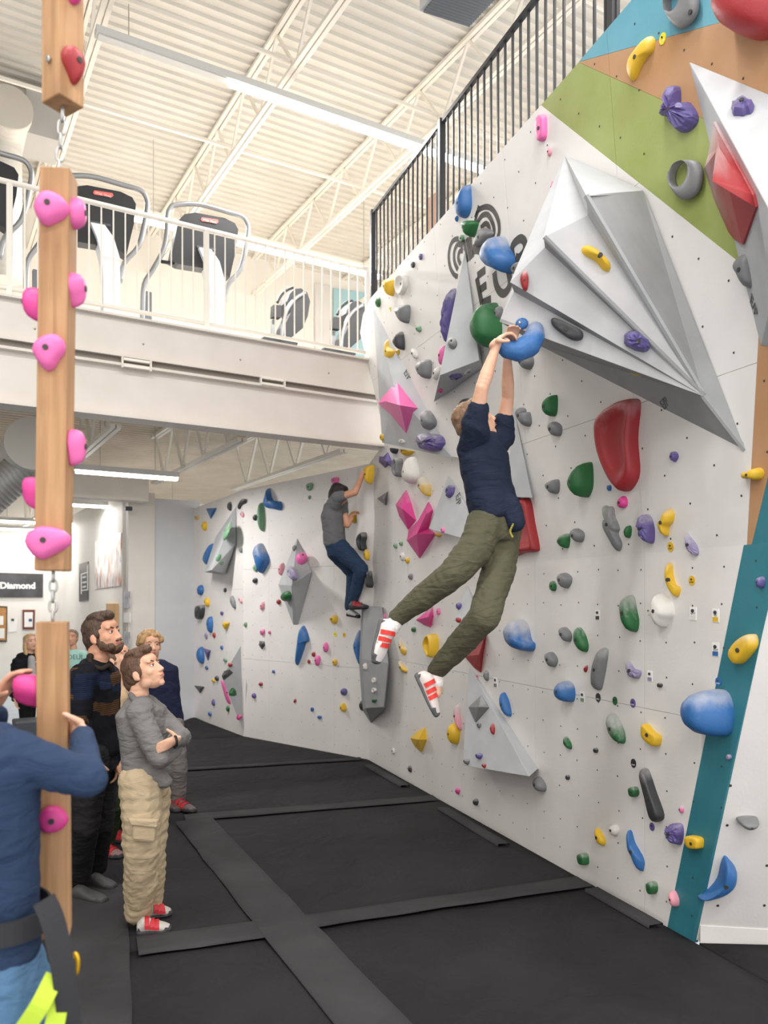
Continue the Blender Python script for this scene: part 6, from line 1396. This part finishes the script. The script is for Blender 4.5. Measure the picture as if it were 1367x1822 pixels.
def jacket_mat():
    m, t, p = nmat('patterned wool'); N = t.nodes; L = t.links; tc = N.new('ShaderNodeTexCoord'); p.inputs['Roughness'].default_value = .9; p.inputs['Specular IOR Level'].default_value = .15
    mp = N.new('ShaderNodeMapping'); mp.inputs['Scale'].default_value = (3.5, 3.5, 9); L.new(tc.outputs['Object'], mp.inputs[0])
    vz = N.new('ShaderNodeTexVoronoi'); vz.distance = 'CHEBYCHEV'; vz.inputs['Scale'].default_value = 1.3; vz.inputs['Randomness'].default_value = .7; L.new(mp.outputs[0], vz.inputs['Vector'])
    wv = N.new('ShaderNodeTexWave'); wv.bands_direction = 'Z'; wv.inputs['Scale'].default_value = 26; wv.inputs['Distortion'].default_value = 1.5; L.new(tc.outputs['Object'], wv.inputs['Vector'])
    sp = N.new('ShaderNodeSeparateColor'); L.new(vz.outputs['Color'], sp.inputs[0])
    cr = N.new('ShaderNodeValToRGB'); cr.color_ramp.interpolation = 'CONSTANT'; L.new(sp.outputs[0], cr.inputs[0])
    e = cr.color_ramp; e.elements[0].color = lin('14141a'); e.elements[1].position = .38; e.elements[1].color = lin('1c2740'); x = e.elements.new(.62); x.color = lin('191a20'); x = e.elements.new(.8); x.color = lin('5b4028')
    mx = N.new('ShaderNodeMix'); mx.data_type = 'RGBA'; mr = N.new('ShaderNodeMapRange'); mr.inputs[1].default_value = .35; mr.inputs[2].default_value = .65; mr.inputs[4].default_value = .75
    L.new(wv.outputs['Fac'], mr.inputs[0]); L.new(mr.outputs[0], mx.inputs['Factor']); L.new(cr.outputs[0], mx.inputs['A']); mx.inputs['B'].default_value = lin('16171c'); L.new(mx.outputs['Result'], p.inputs['Base Color'])
    nz = N.new('ShaderNodeTexNoise'); nz.inputs['Scale'].default_value = 8; L.new(tc.outputs['Object'], nz.inputs['Vector']); b = N.new('ShaderNodeBump'); b.inputs['Strength'].default_value = .6; b.inputs['Distance'].default_value = .02; L.new(nz.outputs['Fac'], b.inputs['Height']); L.new(b.outputs[0], p.inputs['Normal']); return m
jk = MB(); trunk(jk, [(Pm(172, 1184), .13, .09), (Pm(168, 1205), .215, .125), (Pm(166, 1270), .205, .135), (Pm(172, 1340), .19, .14)], sdm)
limb(jk, [Pm(158, 1196, -.1), sR, eR, wR], [.08, .085, .068, .052]); limb(jk, [Pm(180, 1196, .12), sL, eL, wL], [.08, .085, .068, .052])
M_JK = jacket_mat(); jo = bake(jk, 'jacket', M_JK, pm, .009, 4, [(.09, .016)])
co = MB(); limb(co, crom([Pm(158, 1172, -.1), Pm(164, 1183, -.13), Pm(180, 1190, -.115), Pm(193, 1184, -.05), Pm(198, 1192, -.02)], 4, False), [.016]*17); limb(co, [Pm(160, 1168, -.1), Pm(166, 1168, .1)], [.022, .022]); bake(co, 'collar', cloth('brown collar', '2a231d', '352c25', 12, .4), jo, .008, 3)
pk_ = MB(); pk_.prism([Pm(x, y, -.165) for x, y in ((176, 1213), (198, 1216), (198, 1226), (187, 1231), (177, 1226))], Vector((0, .03, 0))).build('pocket_flap', M_JK, jo, bevel=.004)
tr = MB(); limb(tr, [Pm(162, 1345, -.1), k1, a1_], [.115, .085, .068]); limb(tr, [Pm(180, 1345, .12), k2, a2_], [.115, .085, .068]); trunk(tr, [(Pm(170, 1330), .16, .12), (Pm(170, 1365), .165, .12)], sdm)
bake(tr, 'jeans', cloth('black denim', '1c1b1d', '262527', 8, .8), pm, .009, 4, [(.07, .018)])
shoe(pm, onz(128, 1600)+U*.0, onz(190, 1608), U, 1.1, .05, '3f3e3f', None, '2a2a2b'); shoe(pm, onz(160, 1578), onz(206, 1583), U, 1.1, .05, '3f3e3f', None, '2a2a2b')
# ---------------- boy in grey polo and khaki trousers
pb = person('boy in grey polo shirt and khaki cargo trousers with folded arms looking up', onz(262, 1655))
db = 4.45; sk = MB(); Pb = lambda x, y, o=0: P(x, y, db+o); sdb = Vector((.3, .95, 0))
h, T_, R_ = head(sk, pb, Pb(256, 1195), (.86, -.22, .42), (-.48, .05, .87), 1.06, QUIFF+[((0, -.085, -.02), (.06, .045, .075)), ((0, .03, .1), (.056, .06, .03))], None, eye='4d4035', brow='6a4a35', lips='c58173')
bake(h, 'hair', hair_mat('brown hair boy', '4c3426', '6a4c38'), pb, .0055, 2, [(.03, .008)])
limb(sk, [Pb(247, 1252), Pb(248, 1215)], [.06, .053])
trunk(sk, [(Pb(252, 1265), .13, .09), (Pb(258, 1380), .13, .09)], sdb)
sR, eR, wR = Pb(248, 1272, -.14), Pb(284, 1350, -.2), Pb(312, 1332, -.06); sL, eL, wL = Pb(274, 1270, .17), Pb(321, 1312, .02), Pb(310, 1318, -.2)
limb(sk, [sR, eR, wR], [.05, .04, .03]); limb(sk, [sL, eL, wL], [.05, .04, .03])
fingers(sk, Pb(321, 1324, -.01), Vector((.6, .6, .5)), Vector((-.5, .3, .4)), Vector((.1, .8, -.5)), .95, (.4, .4, .3)); fingers(sk, Pb(303, 1322, -.235), Vector((-.85, -.2, -.35)), Vector((.1, .95, -.1)), Vector((-.3, .1, -.9)), .95, (.25, .3, .2), thumb=Vector((-.6, -.1, .6)))
k1, a1_ = Pb(252, 1515, -.1), onz(246, 1652)+U*.08; k2, a2_ = Pb(266, 1508, .12), onz(268, 1628)+U*.08
limb(sk, [Pb(254, 1395, -.08), k1, a1_], [.08, .052, .038]); limb(sk, [Pb(264, 1395, .1), k2, a2_], [.08, .052, .038]); bake(sk, 'body', M_SKIN2, pb, .0055, 2)
sh = MB(); trunk(sh, [(Pb(250, 1250), .1, .085), (Pb(252, 1268), .185, .115), (Pb(258, 1330), .165, .115), (Pb(262, 1378), .165, .125)], sdb)
limb(sh, [Pb(250, 1264, -.1), sR, sR*.4+eR*.6, eR], [.075, .075, .068, .06]); limb(sh, [eR, wR+(eR-wR)*.1], [.06, .05]); limb(sh, [Pb(262, 1262, .12), sL, eL], [.075, .075, .062]); limb(sh, [eL, wL+(eL-wL)*.12], [.058, .046])
limb(sh, [Pb(268, 1372, -.1), Pb(292, 1390, -.08)], [.06, .045])
so_ = bake(sh, 'polo_shirt', cloth('grey knit', '6f6d6b', '7b7977', 7, .8), pb, .008, 4, [(.08, .016)])
co = MB(); limb(co, crom([Pb(233, 1236, -.04), Pb(240, 1246, -.1), Pb(256, 1256, -.1), Pb(266, 1262, -.04), Pb(268, 1252, .04)], 4, False), [.018]*17); bake(co, 'collar', cloth('grey knit collar', '686664', '73716f', 20, .4), so_, .006, 2)
bn_ = MB(); limb(bn_, crom([Pb(306, 1308, -.2), Pb(313, 1311, -.25), Pb(315, 1324, -.25), Pb(311, 1330, -.2)], 4, False), [.007]*13); bn_.build('wristband', M_RUB, pb)
tr = MB(); limb(tr, [Pb(250, 1390, -.08), Pb(252, 1450, -.1), k1, (k1+a1_)/2, a1_+U*.02], [.125, .115, .1, .096, .08]); limb(tr, [Pb(266, 1390, .1), Pb(268, 1450, .12), k2, (k2+a2_)/2, a2_+U*.02], [.125, .112, .098, .092, .075]); trunk(tr, [(Pb(256, 1378), .15, .12), (Pb(256, 1410), .165, .13)], sdb)
M_KH = cloth('khaki cotton', 'b09d80', 'bba98d', 6, .55); to = bake(tr, 'cargo_trousers', M_KH, pb, .008, 3, [(.12, .022), (.05, .006)])
cpk = MB(); cpk.prism([Pb(x, y, -.235) for x, y in ((236, 1460), (278, 1462), (274, 1500), (234, 1496))], Vector((0, .05, 0))); cpk.build('cargo_pocket', M_KH, to, bevel=.012)
cpf = MB(); cpf.prism([Pb(x, y, -.245) for x, y in ((227, 1457), (280, 1460), (279, 1474), (232, 1469))], Vector((0, .04, 0))); cpf.build('pocket_flap', M_KH, to, bevel=.008)
shoe(pb, onz(243, 1662), onz(305, 1655), U, 1.05, .048, 'b9b2ab', 'b8222c', '3a393b'); shoe(pb, onz(262, 1634), onz(306, 1626), U, 1.05, .048, 'b9b2ab', 'b8222c', '3a393b')
# ---------------- curly-haired boy
py_ = person('curly blond boy in navy T-shirt and grey trousers behind the grey polo boy', onz(310, 1440))
dy = 7.0; sk = MB(); Py = lambda x, y, o=0: P(x, y, dy+o); sdy = Vector((.9, .45, 0))
rc = random.Random(5); curls = []
for i in range(60):
    t = rc.uniform(0, 6.28); z = rc.uniform(-.15, 1); r = math.sqrt(max(0, 1-z*z)); p = (r*math.cos(t)*.088, r*math.sin(t)*.1-.015, .035+z*.088)
    if p[1] > .045 and p[2] < .075: continue
    curls.append((p, (.024, .024, .024)))
h, T_, R_ = head(sk, py_, Py(268, 1150), (.5, -.85, .12), (0, 0, 1), 1.1, [((0, -.02, .04), (.08, .095, .082))]+curls, None, eye='3d4a58', brow='8a6a48')
bake(h, 'hair', hair_mat('curly blond hair', 'a57f55', 'c7a273'), py_, .009, 1, [(.02, .012)])
limb(sk, [Py(274, 1184), Py(270, 1165)], [.06, .055]); trunk(sk, [(Py(280, 1195), .15, .09), (Py(298, 1285), .13, .09)], sdy)
limb(sk, [Py(293, 1196, .05), Py(300, 1240, .05), Py(309, 1272, 0)], [.045, .038, .028]); fingers(sk, Py(311, 1282, 0), Vector((.2, 0, -1)), Vector((-.8, .4, 0)), Vector((.4, .9, 0)), 1.0, (.3, .3, .2)); limb(sk, [Py(262, 1198), Py(258, 1240), Py(268, 1280)], [.045, .038, .028])
ay, ay2 = onz(317, 1436)+U*.08, onz(296, 1432)+U*.08; limb(sk, [Py(306, 1290), Py(316, 1365), ay], [.075, .05, .036]); limb(sk, [Py(292, 1292), Py(294, 1365), ay2], [.075, .05, .036]); bake(sk, 'body', M_SKIN2, py_, .009, 2)
sh = MB(); trunk(sh, [(Py(277, 1184), .1, .08), (Py(281, 1198), .19, .11), (Py(288, 1240), .165, .11), (Py(296, 1288), .16, .115)], sdy); limb(sh, [Py(290, 1190, .05), Py(294, 1198, .05), Py(299, 1226, .05)], [.07, .068, .06]); limb(sh, [Py(264, 1192), Py(261, 1225)], [.07, .06])
bake(sh, 'tshirt', cloth('dark navy cotton', '191f36', '20273f', 6, .7), py_, .012, 4, [(.09, .018)])
tr = MB(); limb(tr, [Py(306, 1290), Py(316, 1365), ay], [.11, .09, .07]); limb(tr, [Py(292, 1292), Py(294, 1365), ay2], [.11, .09, .07]); bake(tr, 'trousers', cloth('grey twill', '6e6a67', '7a7673', 8, .8), py_, .012, 4, [(.07, .02)])
shoe(py_, onz(310, 1438), onz(347, 1446), U, 1.1, .05, '5a4a4a', 'b8222c', '2b2a2c'); shoe(py_, onz(292, 1434), onz(318, 1446), U, 1.1, .05, '5a4a4a', 'b8222c', '2b2a2c')
# ---------------- half-hidden boy between man and polo boy
ph = person('half-hidden person in beige top and dark olive trousers between man and polo boy', onz(195, 1515))
dh = 5.8; sk = MB(); Ph = lambda x, y, o=0: P(x, y, dh+o); sdh = Vector((.3, .95, 0))
h, T_, R_ = head(sk, ph, Ph(210, 1172), (.9, -.2, .35), (-.3, 0, .95), 1.05, SHORT, None, brow='5a4030'); bake(h, 'hair', hair_mat('brown hair hidden', '5a4230', '6d523d'), ph, .009, 2, [(.02, .008)])
limb(sk, [Ph(208, 1222), Ph(207, 1195)], [.06, .053]); trunk(sk, [(Ph(210, 1235), .14, .09), (Ph(208, 1335), .13, .09)], sdh); limb(sk, [Ph(212, 1240, -.16), Ph(212, 1305, -.18), Ph(214, 1350, -.16)], [.045, .038, .028]); fingers(sk, Ph(214, 1362, -.16), Vector((.1, 0, -1)), Vector((0, 1, 0)), Vector((-1, 0, 0)), 1.0, (.3, .3, .2))
limb(sk, [Ph(208, 1240, .17), Ph(206, 1305, .19), Ph(210, 1350, .17)], [.045, .038, .028])
ah, ah2 = onz(189, 1515)+U*.1, onz(205, 1490)+U*.1; limb(sk, [Ph(202, 1345, -.08), Ph(200, 1430, -.08), ah], [.07, .05, .036]); limb(sk, [Ph(210, 1345, .1), Ph(210, 1430, .1), ah2], [.07, .05, .036]); bake(sk, 'body', M_SKIN2, ph, .009, 2)
sh = MB(); trunk(sh, [(Ph(210, 1225), .1, .08), (Ph(211, 1240), .18, .11), (Ph(209, 1340), .155, .115)], sdh); limb(sh, [Ph(211, 1236, -.1), Ph(212, 1244, -.16), Ph(212, 1300, -.18)], [.07, .068, .055]); limb(sh, [Ph(208, 1236, .1), Ph(208, 1244, .17), Ph(206, 1300, .19)], [.07, .068, .055]); bake(sh, 'top', cloth('beige knit', 'b3987a', 'bfa586', 8, .6), ph, .011, 4, [(.09, .016)])
tr = MB(); limb(tr, [Ph(202, 1340, -.08), Ph(200, 1430, -.08), ah], [.12, .092, .072]); limb(tr, [Ph(210, 1340, .1), Ph(210, 1430, .1), ah2], [.12, .092, .072]); bake(tr, 'trousers', cloth('dark olive cotton', '20281a', '2a3321', 8, .8), ph, .011, 4, [(.07, .02)])
shoe(ph, onz(180, 1522), onz(218, 1527), U, 1.05, .05, '7a5a58', 'b8222c', '2b2a2c'); shoe(ph, onz(200, 1496), onz(232, 1500), U, 1.05, .05, '7a5a58', 'b8222c', '2b2a2c')
# ---------------- blonde woman in black puffer jacket
pw_ = person('blonde woman in black puffer jacket standing on the pale floor', onz(46, 1330, -.3))
dw = 11.5; sk = MB(); Pw = lambda x, y, o=0: P(x, y, dw+o); sdw = Vector((.75, .66, 0))
LONG = SHORT+[((.06, -.03, -.07), (.028, .04, .09)), ((-.06, -.03, -.07), (.028, .04, .09)), ((0, -.08, -.09), (.06, .035, .1)), ((.07, .0, -.14), (.026, .03, .07)), ((-.07, .0, -.14), (.026, .03, .07))]
h, T_, R_ = head(sk, pw_, Pw(54, 1143), (.75, -.62, .15), (0, 0, 1), 1.1, LONG, None, brow='8a6a4a'); bake(h, 'hair', hair_mat('long blond hair', 'b89465', 'd1b184'), pw_, .012, 2, [(.03, .012)])
limb(sk, [Pw(52, 1165), Pw(53, 1152)], [.06, .052]); trunk(sk, [(Pw(50, 1175), .15, .09), (Pw(48, 1240), .15, .1)], sdw); limb(sk, [Pw(34, 1180, -.1), Pw(26, 1215, -.1), Pw(26, 1243, -.15)], [.045, .038, .028]); fingers(sk, Pw(28, 1250, -.15), Vector((.2, -.1, -1)), Vector((.8, .4, 0)), Vector((0, -1, 0)), 1.0, (.3, .3, .2)); limb(sk, [Pw(63, 1180, .1), Pw(66, 1215, .1), Pw(64, 1243, .05)], [.045, .038, .028])
aw, aw2 = onz(46, 1329, -.3)+U*.08, onz(52, 1327, -.3)+U*.08; limb(sk, [Pw(45, 1248), Pw(46, 1290), aw], [.08, .055, .04]); limb(sk, [Pw(52, 1248, .1), Pw(52, 1290, .1), aw2], [.08, .055, .04]); bake(sk, 'body', M_SKIN2, pw_, .012, 2)
jk = MB()
for i in range(11):
    y = 1166+i*7.6; w = (.13, .19, .215, .215, .21, .21, .21, .21, .215, .215, .2)[i]; trunk(jk, [(Pw(46, y), w, .12), (Pw(46, y+2), w, .12)], sdw, .02)
for i in range(9):
    t = i/8; a = Pw(34-8*t, 1178+58*t, -.1-.04*t); jk.ell(a, (.082, .082, .05), sub=2); a = Pw(62+3*t, 1178+58*t, .1); jk.ell(a, (.08, .08, .05), sub=2)
jo = bake(jk, 'puffer_jacket', cloth('black nylon', '17171a', '1e1e22', 8, .4), pw_, .014, 2)
tp = MB(); trunk(tp, [(Pw(56, 1172, -.09), .05, .06), (Pw(58, 1240, -.1), .075, .07)], sdw); bake(tp, 'top', cloth('light grey jersey', 'a9a6a5', 'b3b0af', 8, .4), pw_, .012, 3)
tr = MB(); limb(tr, [Pw(45, 1246), Pw(46, 1290), aw], [.11, .08, .055]); limb(tr, [Pw(52, 1246, .1), Pw(52, 1290, .1), aw2], [.11, .08, .055]); bake(tr, 'leggings', cloth('black leggings', '111113', '18181a', 8, .3), pw_, .012, 3)
shoe(pw_, onz(42, 1331, -.3), onz(54, 1338, -.3), U, 1.1, .05, '19191a', None, '222222'); shoe(pw_, onz(48, 1329, -.3), onz(60, 1334, -.3), U, 1.1, .05, '19191a', None, '222222')
# ---------------- woman in mint T-shirt
pt = person('person in mint green T-shirt behind the bearded man', onz(130, 1325, -.3)); sk = MB(); dt_ = 11.9; Pt = lambda x, y, o=0: P(x, y, dt_+o); sdt = Vector((.85, .5, 0))
h, T_, R_ = head(sk, pt, Pt(128, 1135), (.1, -.98, .1), (0, 0, 1), 1.1, SHORT+[((0, -.08, -.03), (.05, .04, .05))], None, brow='6a5644'); bake(h, 'hair', hair_mat('grey brown hair', '7d6a58', '94826f'), pt, .012, 2, [(.03, .01)])
limb(sk, [Pt(131, 1158), Pt(129, 1145)], [.06, .052]); trunk(sk, [(Pt(132, 1168), .16, .09), (Pt(132, 1240), .15, .1)], sdt); limb(sk, [Pt(115, 1168), Pt(112, 1205), Pt(114, 1235)], [.045, .038, .028]); limb(sk, [Pt(150, 1168), Pt(153, 1205), Pt(152, 1235)], [.045, .038, .028])
for x in (125, 139): limb(sk, [Pt(x, 1240), Pt(x, 1285), onz(x, 1322, -.3)+U*.08], [.08, .055, .04])
bake(sk, 'body', M_SKIN, pt, .012, 2)
sh = MB(); trunk(sh, [(Pt(131, 1160), .12, .09), (Pt(132, 1170), .2, .115), (Pt(132, 1240), .2, .125)], sdt); limb(sh, [Pt(116, 1166), Pt(113, 1190)], [.08, .07]); limb(sh, [Pt(148, 1166), Pt(151, 1190)], [.08, .07]); so_ = bake(sh, 'tshirt', cloth('mint cotton', '9fc9bd', 'a9d2c6', 6, .5), pt, .014, 4)
text_part('lettering', 'DEUL', .1, Pt(135, 1173, -.26), (1, 0, 0), U, mat('shirt print', '3b5a66', .7), so_, depth=.004)
tr = MB(); [limb(tr, [Pt(x, 1240), Pt(x, 1285), onz(x, 1322, -.3)+U*.08], [.12, .085, .065]) for x in (125, 139)]; bake(tr, 'jeans', cloth('grey blue denim', '3f4a58', '4a5665', 8, .5), pt, .014, 3)
for x in (123, 138): shoe(pt, onz(x, 1322, -.3), onz(x+2, 1336, -.3), U, 1.1, .05, '55555a', None, '222222')
# ---------------- person in navy sweater in the foreground
pn_ = person('person in navy sweater, jeans and harness gripping the hanging timber in the foreground', P(-20, 2100, 2.2)-U*.0); pn_.location.z = 0
dn = 2.25; sk = MB(); Pn = lambda x, y, o=0: P(x, y, dn+o); sdn = Vector((.75, -.66, 0))
h, T_, R_ = head(sk, pn_, Pn(-75, 1225, .05), (.6, .78, .1), (-.05, 0, 1), 1.05, LONG, None); bake(h, 'hair', hair_mat('light brown hair', '9a7a58', 'b08e6a'), pn_, .008, 2, [(.03, .01)])
limb(sk, [Pn(-45, 1320), Pn(-60, 1270, .03)], [.06, .053]); trunk(sk, [(Pn(-15, 1370), .15, .09), (Pn(-25, 1690), .14, .1)], sdn)
sR, eR, wR = Pn(55, 1352, -.05), Pn(152, 1385, -.02), Pn(146, 1312, .16); sL, eL, wL = Pn(-85, 1350, .12), Pn(-60, 1400, .35), Pn(-10, 1275, .28)
limb(sk, [sR, eR, wR], [.05, .042, .028]); limb(sk, [sL, eL, wL], [.05, .042, .028])
fingers(sk, Pn(138, 1303, .19), Vector((-.75, .55, .05)), Vector((-.5, -.7, -.1)), Vector((.05, .05, -1)), 1.0, (.5, .6, .4), thumb=Vector((-.6, -.5, .5)))
fingers(sk, Pn(8, 1228, .22), Vector((.45, .1, .85)), Vector((.8, -.2, -.4)), Vector((.15, .95, 0)), 1.0, (.35, .45, .35), thumb=Vector((.8, -.4, .2)))
limb(sk, [Pn(-30, 1700), P(-30, 1950, 2.25), Vector((-1.12, 2.3, .09))], [.09, .06, .04]); limb(sk, [Pn(15, 1725, .03), P(40, 1950, 2.3), Vector((-1.0, 2.45, .09))], [.09, .06, .04])
bake(sk, 'body', M_SKIN2, pn_, .006, 2)
sh = MB(); trunk(sh, [(Pn(-25, 1318), .1, .085), (Pn(-15, 1352), .185, .115), (Pn(-15, 1500), .165, .12), (Pn(-10, 1600), .15, .115), (Pn(-15, 1680), .17, .125)], sdn)
limb(sh, [Pn(25, 1340, -.06), sR, sR*.5+eR*.5, eR], [.07, .07, .064, .06]); limb(sh, [eR, wR], [.058, .04]); limb(sh, [Pn(-60, 1340, .06), sL, eL, wL], [.07, .07, .058, .042])
so_ = bake(sh, 'sweater', cloth('navy fleece', '27364f', '2e3e59', 6, .8), pn_, .008, 4, [(.1, .018)])
jn = MB(); trunk(jn, [(Pn(-15, 1685), .165, .12), (Pn(-10, 1790), .19, .13)], sdn); limb(jn, [Pn(-40, 1790), P(-30, 1950, 2.25), Vector((-1.12, 2.3, .12))], [.1, .085, .065]); limb(jn, [Pn(20, 1725, .03), Pn(45, 1790, .03), P(40, 1950, 2.3), Vector((-1.0, 2.45, .12))], [.1, .1, .085, .065]); bake(jn, 'jeans', cloth('blue denim light', '4c6c8c', '587a9b', 8, .8), pn_, .009, 4, [(.07, .016)])
def band(a, b, r0, r1, w, m, name, par, tilt=Vector()):
    """harness belt: flat band round the body axis at centre a"""
    vs = []; fs = []; n = 40; f = sdn.cross(U)
    for k in range(n):
        t = 2*math.pi*k/n; o = sdn.normalized()*r0*math.cos(t)+f.normalized()*r1*math.sin(t); q = Vector(a)+o+tilt*math.cos(t)
        for dz, rr in ((-w/2, 1), (w/2, 1), (w/2, 1.05), (-w/2, 1.05)): vs.append(q+U*dz+o*(rr-1))
    for k in range(n): j = (k+1) % n; fs += [(4*k+i, 4*k+(i+1) % 4, 4*j+(i+1) % 4, 4*j+i) for i in range(4)]
    return MB().add(vs, fix_normals(vs, fs), False).build(name, m, par)
hb_ = band(Pn(-12, 1625), None, .178, .14, .065, mat('black webbing', '26262a', .7, bump=.3, bscale=300), 'harness_belt', pn_)
stp = MB()
def strap(pts, w, m, name, par, nrm=Vector((.3, -1, 0))):
    q = crom([Vector(p) for p in pts], 5, False); vs = []; fs = []; n = len(q)
    for i in range(n):
        t = (q[min(i+1, n-1)]-q[max(i-1, 0)]).normalized(); s_ = t.cross(nrm).normalized()
        for a, b in ((-1, 0), (1, 0), (1, 1), (-1, 1)): vs.append(q[i]+s_*a*w/2+nrm.normalized()*.004*b)
    for i in range(n-1): fs += [(4*i+k, 4*i+(k+1) % 4, 4*i+4+(k+1) % 4, 4*i+4+k) for k in range(4)]
    fs += [(0, 1, 2, 3), tuple(4*(n-1)+k for k in range(4))]
    return MB().add(vs, fix_normals(vs, fs), False).build(name, m, par)
strap([Pn(78, 1600, -.13), Pn(95, 1640, -.14), Pn(112, 1720, -.15), Pn(122, 1800, -.15), Pn(126, 1860, -.15)], .06, mat('black webbing', '26262a'), 'hanging_strap', pn_)
strap([Pn(30, 1850, -.2), Pn(70, 1790, -.19), Pn(98, 1735, -.14)], .05, mat('lime webbing', 'b3cc33', .6), 'leg_loop', pn_); strap([Pn(98, 1735, -.14), Pn(104, 1780, -.15), Pn(92, 1850, -.18)], .05, mat('lime webbing', 'b3cc33', .6), 'leg_loop', pn_)
cbn = MB(); cbn.tube([Pn(134+5*math.cos(t), 1715+18*math.sin(t), -.12) for t in [2*math.pi*k/16 for k in range(16)]], .006, 8, closed=True); cbn.build('carabiner', mat('yellow anodised', 'e0b024', .3, .6), pn_)
shoe(pn_, Vector((-1.14, 2.2, 0)), Vector((-1.05, 2.42, 0)), U, 1.0, .05, '55555a', None, '222222'); shoe(pn_, Vector((-1.02, 2.36, 0)), Vector((-.93, 2.58, 0)), U, 1.0, .05, '55555a', None, '222222')
